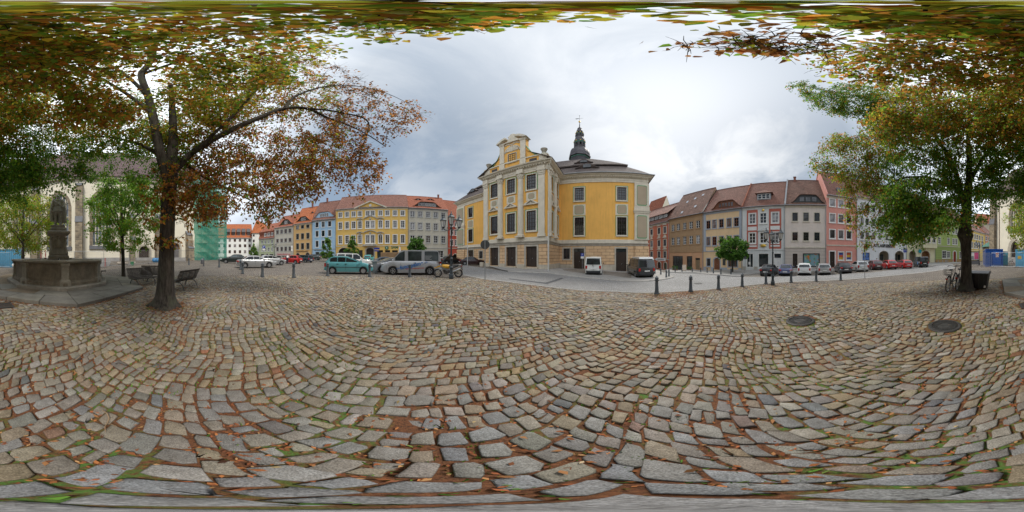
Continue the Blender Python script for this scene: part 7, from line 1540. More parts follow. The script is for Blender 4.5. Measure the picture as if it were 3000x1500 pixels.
# ---------------------------------------------------------------- bicycles
def bicycle(lab, u, v, heading, basket, lean, col):
    p = hit(u, v); h = math.radians(heading); root = thing('bicycle', lab, 'bicycle', tuple(p), math.atan2(math.cos(h), math.sin(h)), 'bicycles leaning by the burl tree'); root.rotation_euler = (math.radians(lean), 0, root.rotation_euler[2]); root.scale = (1.1,) * 3
    R = .34; xw = (0, 1.06)
    for x, nm in ((0, 'rear_wheel'), (1.06, 'front_wheel')):
        b = MB(); n = 28; b.tube([(R * math.cos(2 * PI * k / n), 0, R * math.sin(2 * PI * k / n)) for k in range(n + 1)], .021, 6, False); w = b.build(nm, TYRE, root, True); w.location = (x, 0, R)
        b = MB(); b.tube([(.93 * R * math.cos(2 * PI * k / n), 0, .93 * R * math.sin(2 * PI * k / n)) for k in range(n + 1)], .012, 5, False); b.tube([(0, -.05, 0), (0, .05, 0)], .025, 8)
        for k in range(18): a = 2 * PI * k / 18; b.tube([(0, .03 * (-1) ** k, 0), (.92 * R * math.cos(a), 0, .92 * R * math.sin(a))], .0025, 3)
        b.build('spokes', RIM, w)
        b = MB(); b.tube([(x + (R + .035) * math.cos(t), 0, R + (R + .035) * math.sin(t)) for t in [math.radians(d) for d in range(10, 191, 15)]], .022, 5); b.build('mudguard', PLAST, root)
    b = MB(); hd = (.90, 0, .78); bb = (.44, 0, .28); st = (.26, 0, .74)
    for q in (((.98, 0, .56), hd), (hd, bb), ((.96, 0, .60), (.5, 0, .40)), (bb, st), (bb, (0, .05, R)), (bb, (0, -.05, R)), (st, (0, .05, R)), (st, (0, -.05, R)), ((.98, .04, .56), (1.06, .05, R)), ((.98, -.04, .56), (1.06, -.05, R)), (hd, (.86, 0, 1.0))): b.tube(q, .016, 6)
    b.build('frame', col, root)
    b = MB(); b.tube([(.66, -.29, 1.02), (.74, -.24, 1.05), (.86, -.06, 1.03), (.86, .06, 1.03), (.74, .24, 1.05), (.66, .29, 1.02)], .013, 6); [b.tube([(.60, s * .30, 1.01), (.72, s * .27, 1.04)], .019, 6) for s in (-1, 1)]; b.build('handlebar', PLAST, root)
    b = MB(); b.tube([st, (.22, 0, .90)], .013, 6); b.ell((.16, 0, .93), (.14, .09, .035), 12, 6); b.ell((.27, 0, .925), (.12, .035, .03), 10, 6); b.build('saddle', PLAST, root)
    b = MB(); b.disc((.44, .06, .28), (0, 1, 0), .07, .1, .005, 18); b.tube([(.44, -.1, .28), (.44, .1, .28)], .03, 6); b.tube([(.44, .08, .28), (.44 + .1, .10, .14)], .01, 5); b.tube([(.44, -.08, .28), (.44 - .1, -.10, .42)], .01, 5); b.bbox(.50, .60, .08, .17, .12, .145, .008); b.bbox(.29, .39, -.17, -.08, .41, .435, .008); b.build('crank', CHROME, root)
    b = MB(); b.box(-.38, -.34, -.05, .05, .56, .62); b.build('rear_light', LAMPR, root); b = MB(); b.tube([(.25, .05, .72), (-.28, .05, .72), (-.28, -.05, .72), (.25, -.05, .72)], .008, 5); b.tube([(-.22, .05, .72), (0, .05, R)], .006, 5); b.tube([(-.22, -.05, .72), (0, -.05, R)], .006, 5); b.build('luggage_rack', PLAST, root)
    if basket:
        b = MB(); x0, x1, w0, z0, z1 = -.36, .02, .14, .74, .96
        for z in (z0, z0 + .07, z0 + .15, z1):
            k = 1 + .16 * (z - z0) / (z1 - z0); b.tube([(x0 * k, -w0 * k, z), (x1, -w0 * k, z), (x1, w0 * k, z), (x0 * k, w0 * k, z), (x0 * k, -w0 * k, z)], .006, 4)
        for i in range(8): x = x0 + (x1 - x0) * i / 7; [b.tube([(x, s * w0, z0), (x * 1.0, s * w0 * 1.16, z1)], .0035, 3) for s in (-1, 1)]; b.tube([(x, -w0, z0), (x, w0, z0)], .0035, 3)
        for i in range(6): y = -w0 + 2 * w0 * i / 5; b.tube([(x0, y, z0), (x0 * 1.16, y * 1.16, z1)], .0035, 3)
        b.build('wire_basket', RIM, root)
bicycle('bicycle with a wire basket over its rear wheel', 2776, 854, 170, True, 7, M('bike_dark', (.03, .03, .035), .35))
bicycle('bicycle without a basket touching the burl trunk', 2803, 850, 168, False, 6, M('bike_blue', (.03, .035, .06), .35))
bicycle('small far bicycle by the church portal', 2962, 778.5, 250, False, 5, M('bike_red', (.25, .05, .06), .4))
# ================================================================ FOUNTAIN AND STATUE
FST = M('fountain_stone', (.38, .35, .29), .92, .45, 1.6, .35, .5, 25, fine=.3); FST2 = M('fountain_stone_dark', (.36, .33, .28), .92, .45, 2.2, .4, .5, 25, fine=.3); FPN = M('fountain_panel', (.28, .24, .18), .95, .5, 2.6, .5, .5, 30, fine=.4)
fo = thing('fountain', 'octagonal weathered stone fountain with a tall pedestal on a slab terrace', 'fountain', tuple(FC), FA)
def oc(R): return [(R * math.cos(k * PI / 4), R * math.sin(k * PI / 4)) for k in range(8)]
b = MB(); b.lathe([(3.14, .10), (3.14, .25), (3.10, .275), (2.4, .275)], 8); b.build('step', FST2, fo)
b = MB(); b.lathe([(2.80, .27), (2.80, .40), (2.70, .46), (2.66, .50), (2.62, 1.24), (2.68, 1.28), (2.72, 1.33)], 8); b.lathe([(2.30, .4), (2.30, 1.4)], 8); b.build('basin', FPN, fo)
b = MB(); rp = [(2.72, 1.32), (2.84, 1.35), (2.88, 1.40), (2.84, 1.46), (2.5, 1.46), (2.30, 1.44), (2.29, 1.30)]; vs = [(r * x, r * y, z) for r, z in rp for x, y in oc(1)]; b.add(vs, [(i * 8 + k, i * 8 + (k + 1) % 8, (i + 1) * 8 + (k + 1) % 8, (i + 1) * 8 + k) for i in range(len(rp) - 1) for k in range(8)]); fixn(b.build('rim', FST, fo))
for k in range(8):
    a = k * PI / 4; b = MB(); b.T = Matrix.Rotation(a, 4, 'Z'); b.lathe([(.24, .27), (.24, .50), (.17, .58)], 4, (2.60, 0, 0), PI / 4, .9, 1.5); b.box(2.42, 2.71, -.17, .17, .56, 1.22); b.box(2.40, 2.77, -.2, .2, 1.22, 1.32); b.build('corner_pilaster', FST, fo)
b = MB(); b.lathe([(2.28, 1.12), (.6, 1.12)], 8); b.build('water', M('fountain_water', (.03, .035, .03), .05), fo)
b = MB(); q4 = lambda r, z: [(r * 1.0, z)]
for prof in ([(.86, .9), (.86, 1.62), (.80, 1.70)], [(.76, 1.70), (.80, 1.78), (.66, 2.02), (.60, 2.1), (.60, 2.78), (.66, 2.86), (.68, 2.95)], [(.90, 2.95), (.94, 3.05), (.90, 3.10), (.70, 3.16)], [(.66, 3.14), (.66, 3.28), (.58, 3.34), (.56, 3.46)]): b.lathe(prof, 4, (0, 0, 0), PI / 4)
fo_p = b.build('pedestal', FST2, fo); fo_p.rotation_euler = (0, 0, math.radians(-7 + 4))
b = MB()
for k in range(4):
    b.T = Matrix.Rotation(k * PI / 2, 4, 'Z')
    b.ell((.45, 0, 2.4), (.07, .20, .27), 10, 8); b.ell((.46, 0, 2.42), (.1, .13, .2), 8, 6); b.ell((.45, 0, 2.70), (.08, .12, .1), 8, 6)
    for s in (-1, 1): b.tube([(.46, s * .16, 2.62), (.47, s * .25, 2.5), (.46, s * .22, 2.38), (.47, s * .27, 2.24), (.46, s * .14, 2.16)], .035, 6)
b.build('coat_of_arms', FST, fo_p)
b = MB()
for k in range(4):
    a = PI / 4 + k * PI / 2; c, s = math.cos(a), math.sin(a); b.tube([(.60 * c, .60 * s, 1.85), (.62 * c, .62 * s, 2.0), (.56 * c, .56 * s, 2.2), (.56 * c, .56 * s, 2.6), (.63 * c, .63 * s, 2.74)], [.15, .10, .075, .075, .10], 8).nx()
b.each('corner_scroll', FST, fo_p)
b = MB()
for k in range(4): a = FA * 0 + k * PI / 2; b.tube([(.6 * math.cos(a), .6 * math.sin(a), 1.45), (.85 * math.cos(a), .85 * math.sin(a), 1.52)], .03, 6).nx()
b.each('spout', M('spout_iron', (.03, .03, .03)), fo_p)
b = MB()
for k in range(4): a = k * PI / 2; b.tube([((.85 + .30 * t) * math.cos(a), (.85 + .30 * t) * math.sin(a), 1.52 + .12 * t - .5 * t * t) for t in (0, .25, .5, .75, 1)], .012, 5).nx()
b.each('water_jet', M('water_jet', (.6, .62, .65), .1), fo_p)
# statue: cloaked man in armour, one hand at his belt, the other hand resting on a sword hilt
def statue():
    h = math.atan2(-FC.y, -FC.x) + math.radians(-8); root = thing('statue', 'weathered stone statue of a cloaked man with a sword on the fountain pedestal', 'statue', (FC.x, FC.y, 3.45), h + PI / 2); root.scale = (1.0, 1.0, 1.0)
    b = MB(); s = 1.13                                                            # faces -y
    b.box(-.42, .42, -.36, .36, 0, .07)
    def T(p, r, n=8): b.tube([(x * s, y * s, z * s + .06) for x, y, z in p], [q * s for q in r], n)
    def E(c, r): b.ell((c[0] * s, c[1] * s, c[2] * s + .06), [q * s for q in r], 14, 10)
    T([(-.13, 0, .05), (-.13, -.02, .28), (-.12, -.03, .48), (-.11, 0, .72), (-.09, .02, .95)], [.07, .085, .08, .115, .13]); T([(.14, -.10, .05), (.14, -.09, .28), (.13, -.10, .48), (.12, -.05, .72), (.09, 0, .95)], [.07, .085, .08, .115, .13])
    E((-.15, -.10, .05), (.065, .15, .05)); E((.16, -.20, .05), (.065, .15, .05))
    E((-.13, -.03, .50), (.10, .10, .05)); E((.13, -.10, .50), (.10, .10, .05))
    E((0, .01, 1.0), (.21, .16, .16)); E((0, .01, 1.25), (.23, .17, .24)); E((0, .02, 1.42), (.26, .16, .14)); T([(0, .01, 1.48), (0, 0, 1.60)], [.08, .07])
    E((0, -.02, 1.70), (.095, .115, .135)); E((0, -.125, 1.69), (.02, .03, .03)); E((0, -.08, 1.61), (.07, .06, .08)); E((0, .03, 1.74), (.115, .12, .12)); E((0, .07, 1.62), (.13, .09, .12))
    E((-.05, -.10, 1.72), (.02, .02, .015)); E((.05, -.10, 1.72), (.02, .02, .015))
    T([(-.26, .02, 1.44), (-.34, .0, 1.20), (-.33, -.06, .98)], [.09, .075, .06]); E((-.33, -.09, .92), (.055, .07, .075))
    for k in range(4): T([(-.365 + .025 * k, -.12, .93), (-.365 + .025 * k, -.15, .88), (-.36 + .025 * k, -.12, .84)], [.014, .013, .011], 5)
    T([(.26, .02, 1.44), (.37, .0, 1.24), (.33, -.14, 1.06)], [.09, .078, .06]); E((.31, -.18, 1.04), (.06, .065, .055))
    for k in range(4): T([(.27 + .025 * k, -.21, 1.06), (.275 + .025 * k, -.245, 1.02), (.28 + .02 * k, -.22, .98)], [.014, .013, .011], 5)
    # tunic skirts, belt, baldric, collar
    T([(0, .0, 1.06), (0, .0, .78)], [.22, .30], 14); T([(0, 0, 1.03), (0, 0, 1.09)], [.235, .235], 14); T([(-.22, -.08, 1.48), (0, -.20, 1.28), (.2, -.15, 1.08)], [.035, .035, .035], 6); T([(-.2, -.02, 1.5), (0, -.14, 1.47), (.2, -.02, 1.5)], [.05, .05, .05], 8)
    # cloak falling from the shoulders behind and over one side
    for k in range(11):
        t = k / 10; a = math.radians(-28 + 236 * t); x, y = .30 * math.cos(a), .06 + .24 * math.sin(a); f = .03 * (-1) ** k
        T([(x * .80, y * .7, 1.52), (x * 1.12, y + f, 1.25), (x * 1.22, y + f * 1.5, .8), (x * 1.22, y + f * 2, .22 if t < .55 else .30)], [.07, .085, .09, .085], 7)
    T([(.30, -.22, 1.05), (.26, -.16, .55), (.22, -.10, .08)], [.022, .02, .015], 6); T([(.20, -.27, 1.02), (.42, -.18, 1.06)], [.02, .02], 6)
    o = b.build('figure', M('statue_stone', (.43, .41, .36), .92, .4, 4, .3, .5, 25, fine=.3), root); remesh(o, .022, 3)
    b = MB(); b.T = Matrix.Translation((0, 0, .06)); b.tube([(-.34 * s, -.1 * s, .93 * s), (-.30 * s, -.25 * s, .98 * s)], .035, 8); b.build('scroll', FST2, root)
    return root
statue()
# ================================================================ STREET FURNITURE
IRON = M('bollard_iron', (.085, .098, .112), .5, .3, 5, 0, .2, 60, metal=.2); IRON2 = M('lamp_iron', (.055, .068, .08), .45, .3, 5, metal=.25); GALV = M('galvanised_steel', (.36, .38, .40), .45, .2, 4, metal=.6)
BOLL = [(r * 1.28, z) for r, z in [(.10, 0), (.115, .02), (.115, .07), (.088, .10), (.092, .125), (.082, .15), (.062, .70), (.085, .735), (.10, .755), (.10, .785), (.07, .80), (.066, .835), (.088, .86), (.088, .895), (.06, .92), (.035, .965), (.012, .99)]]
def bollard(lab, u, v, grp, sc=1.0, dup_of=None):
    p = hit(u, v); 
    if dup_of is None:
        o = thing('bollard', lab, 'bollard', tuple(p), 0, grp); b = MB(); b.lathe([(r, z) for r, z in BOLL[4:13]], 16); b.build('post', IRON, o, angle=35); b = MB(); b.lathe(BOLL[:5], 16); b.build('foot', IRON, o, angle=35); b = MB(); b.lathe(BOLL[12:], 16); b.build('cap', IRON, o, angle=35); CH[o.name] = kids(o)
        o.scale = (sc,) * 3; return o
    o = dup(dup_of, tuple(p), random.uniform(0, 6), lab, sc); o['group'] = grp; return o
GL_, GR_, GF = 'iron bollards round the square', 'iron bollards round the square', 'iron bollards along the pavement edge'
b0_ = bollard('grey bollard on bare setts before the silver saloon, ringed by a weed', 860.6, 814.3, GL_)
for lab, u, v in (('small looking grey bollard by the foot of the scaffolding', 553.4, 776), ('grey bollard standing alone between litter bin and the parked saloons', 642.2, 783.4), ('rear one of two grey bollards standing close together', 705, 790.4), ('front one of two grey bollards standing close together', 711, 802.4), ('grey bollard before the bonnet of the silver saloon', 769, 811.7),
                  ('grey bollard at the tail of the turquoise car', 960, 809.5), ('grey bollard at the nose of the turquoise car', 1083, 811.2), ('grey bollard before the lettering of the silver van', 1200.5, 811.4),
                  ('bollard in a drift of orange leaves opposite the grey van', 1924, 861.5), ('bollard in orange leaves with a street manhole behind', 2023.5, 855), ('bollard at the road edge with a few orange leaves, before the arched door', 2105, 848), ('bollard before the mushroom shaped tree and street corner', 2174.5, 840), ('bollard close beside the lamp post', 2243.9, 832), ('bollard before the white hatchback at the grassy edge', 2317.7, 828), ('bollard before the silver notchback', 2391, 824.7), ('bollard before the black violet saloon', 2463, 821.7)): bollard(lab, u, v, GL_, 1.0 if u > 700 else 1.02, b0_)
for lab, u, v in (('small bollard beside the dark van tail', 1918.8, 803.7), ('small bollard behind the pavement tip', 1936, 806), ('front bollard on the pavement tip', 1952, 815), ('bollard by the hollow on the pavement tip', 1959.8, 812), ('small bollard before the tan shop window with planter', 1978, 798.5), ('small bollard beside the menu board', 1998, 798), ('small bollard before the narrow shop window', 2028, 798.5), ('small bollard at the tan wooden door', 2053, 799), ('small bollard below the apricot house window', 2071.7, 800.7), ('small bollard before the arched timber door', 2089.9, 803), ('small bollard below the menu case', 2112, 806), ('small bollard at the foot of the mushroom shaped tree', 2141.5, 806)): bollard(lab, u, v, GF, .85, b0_)
b = MB(); b.lathe([(.07, 0), (.07, .85), (.06, .9), (.02, .92)], 12); p = hit(2748.6, 775)
sb = b.build('bollard', GALV, None, angle=40); sb.location = p; tag(sb, 'steel post at the pavement tip, on the lemon house side', 'bollard', 'steel posts before the green house'); 
for lab, u, v in (('steel post standing alone between the first post and a close trio', 2761.8, 773.5), ('first steel post of the close trio', 2769.6, 773), ('middle steel post of the close trio', 2773.4, 772), ('last steel post of the close trio, by the red door', 2777, 770)): o = sb.copy(); COL.objects.link(o); o.location = hit(u, v); o['label'] = lab
def lamp(lab, u, v, ang, h=4.5, arms=3, pos=None):
    p = pos or hit(u, v); o = thing('street_lamp', lab, 'street lamp', tuple(p), ang, 'old style lantern street lamps'); k = h / 4.5
    b = MB(); b.lathe([(.15, 0), (.16, .03), (.16, .28), (.12, .34), (.13, .40), (.10, .48), (.10, .70), (.13, .74), (.13, .80), (.085, .86), (.08, 1.3), (.105, 1.33), (.105, 1.40), (.065, 1.45), (.055, 2.5), (.075, 2.53), (.075, 2.6), (.05, 2.64), (.045, 3.35), (.09, 3.42), (.09, 3.5), (.05, 3.56), (.03, 3.8), (.01, 3.9)], 14); b.build('post', IRON2, o, angle=35)
    for i in range(arms):
        a = 2 * PI * i / arms; c, s = math.cos(a), math.sin(a); R = .64
        b = MB(); P = lambda r, z: (r * c, r * s, z); b.tube([P(.04, 3.42), P(.25, 3.30), P(.48, 3.36), P(R, 3.52)], .026, 6); b.tube([P(.08, 3.55), P(.2, 3.62), P(.34, 3.52), P(.30, 3.42), P(.22, 3.44), P(.24, 3.5)], .014, 5); b.tube([P(.35, 3.34), P(.42, 3.44), P(.52, 3.44)], .014, 5); ar = b.build('arm', IRON2, o)
        b = MB(); C = (R * c, R * s, 0); b.lathe([(.05, 3.5), (.10, 3.56), (.12, 3.60)], 8, C); 
        for j in range(6): t = 2 * PI * j / 6; b.tube([(C[0] + .12 * math.cos(t), C[1] + .12 * math.sin(t), 3.60), (C[0] + .215 * math.cos(t), C[1] + .215 * math.sin(t), 4.05)], .011, 4)
        b.lathe([(.245, 4.04), (.25, 4.075), (.16, 4.19), (.10, 4.24), (.105, 4.28), (.06, 4.32), (.035, 4.38), (.04, 4.42), (.012, 4.5)], 6, C); ln = b.build('lantern', IRON2, o)
        b = MB(); b.lathe([(.112, 3.605), (.205, 4.045)], 6, C); b.build('lantern_glass', M('lantern_glass', (.62, .63, .62), .25), ln)
    o.scale = (k,) * 3; return o
lamp('triple lantern lamp in front of the motorcycle', 1322, 817, az(1322) * -1 + PI / 2 + PI + .0, 4.62)
lamp('triple lantern lamp beside a bollard before the red and grey house', 2264, 835.8, -az(2264) + PI / 2 + .15, 4.15)
lamp('distant lantern lamp before the pale green house', 805, 0, .4, 4.4, 3, on(805, 46))
lamp('distant lantern lamp by the blue container', 2868.5, 0, .9, 4.4, 3, on(2868.5, 29))
def bench(lab, p, face):
    "face: compass bearing the sitter looks to"
    h = math.radians(face); o = thing('bench', lab, 'bench', (p[0], p[1], GZ(p[0], p[1])), -h + PI, 'slatted benches under the lime tree')     # local: sitter looks to -y
    W = 1.75; SL = M('bench_slat', (.055, .043, .034), .7, .4, 4, 0, .2, 60); IR = M('bench_iron', (.10, .11, .115), .5)
    seat = [(-.44, .41), (-.38, .43), (-.31, .435), (-.24, .43), (-.17, .42), (-.10, .41), (-.03, .40)]; back = [(.05, .44), (.09, .51), (.12, .58), (.15, .65), (.18, .72), (.21, .79), (.245, .86), (.29, .92)]
    b = MB(); [b.bbox(-W / 2, W / 2, y - .026, y + .026, z - .012, z + .012, .006) for y, z in seat]; b.build('seat', SL, o)
    b = MB()
    for i, (y, z) in enumerate(back): b.T = Matrix.Translation((0, y, z)) @ Matrix.Rotation(-.35, 4, 'X'); b.bbox(-W / 2, W / 2, -.012, .012, -.027, .027, .006)
    b.build('backrest', SL, o)
    b = MB()
    for x in (-.55, 0, .55): b.tube([(x, -.45, .39), (x, -.2, .41), (x, 0, .385), (x, .07, .44), (x, .16, .63), (x, .27, .90)], .018, 5).nx()
    b.each('support', IR, o)
    for x in (-.6, .6):
        b = MB(); b.tube([(x, -.46, 0), (x, -.43, .22), (x, -.30, .36), (x, 0, .37)], .024, 6); b.tube([(x, .30, 0), (x, .24, .2), (x, .12, .33), (x, 0, .37)], .024, 6); b.build('leg', IR, o)
    return o
bench('dark slatted bench seen from behind just past the lime trunk', XY(545, 8.1), 190)
bench('dark slatted bench seen end on between sapling and lime trunk', XY(416, 9.2), 12)
bench('dark slatted bench half hidden behind the lime trunk, facing out', XY(450, 10.6), 62)
# manhole covers and grates
def cover(lab, u, v, r, mk=True):
    p = hit(u, v); o = thing('manhole_cover', lab, 'manhole cover', (p.x, p.y, p.z), 0, 'round manhole covers'); d = .004
    nx = (GZ(p.x + .3, p.y) - GZ(p.x - .3, p.y)) / .6; ny = (GZ(p.x, p.y + .3) - GZ(p.x, p.y - .3)) / .6; o.rotation_euler = (math.atan(ny), -math.atan(nx), 0)
    CI = M('cast_iron', (.062, .06, .058), .6, .4, 7, 0, .5, 40, metal=.3)
    b = MB(); b.disc((0, 0, -.02), (0, 0, 1), r * .80, r * 1.02, .034, 40); b.build('frame', CI, o)
    b = MB(); b.disc((0, 0, -.03), (0, 0, 1), 0, r * .79, .035, 40)
    for rr, n in ((.70, 34), (.60, 30), (.50, 24)): [b.box(rr * r * math.cos(t) - .014, rr * r * math.cos(t) + .014, rr * r * math.sin(t) - .014, rr * r * math.sin(t) + .014, 0, .012) for t in [2 * PI * k / n for k in range(n)]]
    b.disc((0, 0, 0), (0, 0, 1), r * .40, r * .44, .013, 30); b.disc((0, 0, -.005), (0, 0, 1), 0, r * .36, .014, 24); b.build('cover', CI, o)
    return o
cover('round iron manhole cover set in cobbles on the burl tree side', 2768, 954, .37); cover('round iron manhole cover in the cobbles facing the lamp', 2345, 939, .37)
def grate(lab, u, v, ang, w=.55, l=.55):
    p = hit(u, v); o = thing('drain_grate', lab, 'drain grate', (p.x, p.y, p.z + .0), ang); CI = M('cast_iron', 0)
    b = MB(); [b.box(*q) for q in ((-w / 2, w / 2, -l / 2, -l / 2 + .05, -.05, .012), (-w / 2, w / 2, l / 2 - .05, l / 2, -.05, .012), (-w / 2, -w / 2 + .05, -l / 2 + .05, l / 2 - .05, -.05, .012), (w / 2 - .05, w / 2, -l / 2 + .05, l / 2 - .05, -.05, .012))]; b.build('frame', CI, o)
    b = MB(); n = 9; [b.box(-w / 2 + .05, w / 2 - .05, -l / 2 + .06 + (l - .12) * k / n, -l / 2 + .06 + (l - .12) * k / n + .026, -.04, .008) for k in range(n)]; b.build('grille', CI, o); return o
grate('square iron drain grate in the gutter of the slab terrace', 13, 895, FA + .4)
# street manhole, small
p = hit(2045, 831); b = MB(); b.disc((0, 0, 0), (0, 0, 1), 0, .33, .006, 28); o = b.build('manhole_cover', M('cast_iron', 0)); o.location = (p.x, p.y, p.z + .02); tag(o, 'flat manhole cover in the street setts behind a bollard', 'manhole cover', 'round manhole covers')
# signs and poles
def post(lab, u, v, h, parts, r=.03, mat=GALV, name='traffic_sign', cat='sign', p=None):
    p = p or hit(u, v); o = thing(name, lab, cat, tuple(p), -az(u)); b = MB(); b.tube([(0, 0, -.05), (0, 0, h)], r, 8); b.build('pole', mat, o)        # -y faces the camera
    for f_ in parts: f_(o)
    return o
def plate(nm, w, h, z, mat, y=-.04, txt=None, tm=WHITE, ts=.3, x=0):
    def f_(o):
        b = MB(); b.bbox(x - w / 2, x + w / 2, y - .008, y + .008, z - h / 2, z + h / 2, .006); q = b.build(nm, mat, o)
        if txt: lettering(txt, ts, tm, q, (x, y - .012, z), depth=.003)
    return f_
def disc(nm, r, z, mat, y=.04):
    def f_(o): b = MB(); b.disc((0, y, z), (0, 1, 0), 0, r, .012, 26); b.build(nm, mat, o)
    return f_
BLUES = M('sign_blue', 0)
post('grey back of a round traffic sign on a thin pole before the town hall', 1421, 822.5, 2.62, [disc('sign_back', .30, 2.36, M('sign_back_grey', (.075, .08, .085), .6))])
post('blue parking sign with a white panel on a pole before the pale green house', 773, 762, 3.55, [plate('sign_panel', .66, .66, 3.2, BLUES, txt='P', ts=.55), plate('supplementary_panel', .6, .36, 2.62, WHITE)], p=on(773, 38))
post('tall sign pole with two small blue street plates before the big yellow house', 1095.5, 775, 4.2, [plate('name_plate', .85, .28, 2.65, BLUES, x=.45), plate('name_plate', .7, .2, 2.3, BLUES, x=.4), plate('side_plate', .07, .75, 3.4, M('sign_back_grey', 0))], p=on(1095.5, 25))
post('white sign with a black dot on a thin post beside the orange house', 855, 760, 3.6, [plate('sign_panel', .5, 1.5, 2.9, WHITE), disc('sign_dot', .12, 3.0, DK, -.06)], p=on(855, 46))
post('thin grey signpost with no panel in sight at the edge of the bays', 2533.5, 815.5, 3.0, [plate('sign_panel', .07, .5, 2.7, M('sign_back_grey', 0))], .028)
post('white flagpole at the corner of the town hall front', 1600, 805, 6.6, [], .05, M('pole_white', (.62, .63, .63), .4), 'flagpole', 'flagpole', p=on(1606, 17.2))
post('slender white pole at the shaded end of the town hall', 1369.5, 785, 5.6, [], .05, M('pole_white', 0), 'flagpole', 'flagpole', p=on(1369.5, 25))
post('small sign on a thin pole at the kerb beside the mushroom shaped tree', 2183, 800, 2.3, [plate('sign_panel', .3, .35, 2.15, M('sign_back_grey', 0))], .025)
post('blue parking plate with a white panel beside a dark door of the town hall', 1706, 0, 2.35, [plate('sign_panel', .42, .42, 2.1, BLUES, txt='P', ts=.36), plate('supplementary_panel', .42, .3, 1.72, WHITE)], .025, p=on(1706, 22.6))
# litter bin, parking meter box, parasol, notice board
p = hit(597, 780); o = thing('litter_bin', 'grey litter bin on a short iron post near the scaffolding', 'litter bin', tuple(p), 0); b = MB(); b.lathe([(.11, 0), (.11, .1), (.08, .15), (.07, .95), (.09, 1.0), (.03, 1.1)], 12); b.build('post', IRON, o); b = MB(); b.T = Matrix.Translation((.24, -.12, 0)); b.lathe([(.17, .30), (.20, .34), (.20, .82), (.21, .86), (.16, .95)], 14); b.build('bin', M('bin_grey', (.17, .18, .20), .5, metal=.3), o, angle=40); b = MB(); b.bbox(.14, .36, -.345, -.30, .50, .66, .01); b.build('label_plate', M('bin_label', (.35, .36, .38)), o)
p = hit(1098, 800); o = thing('cabinet', 'grey utility cabinet behind the nose of the turquoise car', 'cabinet', tuple(p), -az(1098)); b = MB(); b.bbox(-.22, .22, -.15, .15, 0, 1.02, .02); b.build('body', M('cabinet_grey', (.22, .24, .25), .5), o); b = MB(); b.bbox(-.27, .27, -.2, .2, 1.02, 1.09, .02); b.build('lid', M('cabinet_lid', (.32, .34, .36), .5), o)
p = on(1171, 36); o = thing('parasol', 'closed white parasol on its pole before the yellow house', 'parasol', tuple(p)); b = MB(); b.lathe([(.1, .9), (.33, 1.1), (.24, 2.0), (.14, 2.9), (.03, 3.1)], 8); b.build('canopy', M('parasol_cloth', (.62, .62, .66), .8, .2, 4), o); b = MB(); b.tube([(0, 0, 0), (0, 0, 1.2)], .04, 8); b.build('pole', GALV, o)
p = on(1148, 35); o = tag(MB().bbox(-2.4, 2.4, -.06, .06, 0, 1.9, .03).build('screen', brickmat('lattice_wood', (.42, .27, .14), (.36, .22, .11), (.18, .11, .06), .25, .12, .02, .8, .4, 'xz')), 'woven brown wooden screen of the cafe terrace', 'screen'); o.location = p; o.rotation_euler = (0, 0, -az(1148))
p = on(2848, 26); o = thing('notice_board', 'dark framed notice board with white and pink posters beside the trunk', 'notice board', tuple(p), -az(2848)); b = MB(); [b.tube([(s * 1.1, 0, 0), (s * 1.1, 0, 2.25)], .045, 8).nx() for s in (-1, 1)]; b.each('post', DK, o); b = MB(); ring(b, 2.2, 1.25, .07, .06); 
for i, (x, y, z) in enumerate(b.v): b.v[i] = (x - 1.1, y, z + 1.0)
b.build('frame', DK, o); b = MB(); b.box(-1.1, 1.1, .0, .03, 1.0, 2.25); q = b.build('panel', WHITE, o); b = MB(); b.k = 0; b.box(-.9, -.2, -.02, .0, 1.15, 2.1); b.k = 1; b.box(.35, 1.0, -.02, .0, 1.1, 2.15); b.k = 2; b.box(-.1, .25, -.02, .0, 1.1, 1.6); b.build('poster', [M('poster_pale', (.6, .62, .64)), M('poster_pink', (.6, .10, .22)), M('poster_greyish', (.25, .28, .27))], q); b = MB(); b.box(-1.15, 1.15, -.03, .03, .25, .9); b.build('lower_panel', M('board_grey', (.13, .13, .14)), o)
# waste container by the tree
p = hit(2871, 845); o = thing('waste_bin', 'black plastic wheeled waste container beside the burl tree', 'waste container', tuple(p), -az(2871) - .22); o.scale = (.86,) * 3
b = MB(); b.add([(-.42, -.34, .08), (.42, -.34, .08), (.42, .34, .08), (-.42, .34, .08), (-.55, -.42, .88), (.55, -.42, .88), (.55, .42, .88), (-.55, .42, .88)], [(0, 3, 2, 1), (0, 1, 5, 4), (1, 2, 6, 5), (2, 3, 7, 6), (3, 0, 4, 7), (4, 5, 6, 7)]); b.box(-.57, .57, -.44, .44, .86, .92); [b.box(x - .02, x + .02, -.45, -.36, .2, .86) for x in (-.3, 0, .3)]; BINM = M('bin_plastic', (.03, .031, .034), .45, .3, 4); b.build('body', BINM, o)
b = MB(); b.ext([(-.46, .925), (.47, .925), (.47, .98), (.2, 1.06), (-.2, 1.05), (-.46, .96)], -.59, .59, 'x'); fixn(b.build('lid', M('bin_lid', (.05, .052, .058), .4, .3, 4), o)); b = MB(); [b.disc((x, y, .06), (1, 0, 0), 0, .07, .03, 12).nx() for x in (-.36, .36) for y in (-.26, .26)]; b.each('castor', TYRE, o); b = MB(); b.box(.30, .42, -.436, -.42, .13, .26); b.build('sticker', WHITE, o)
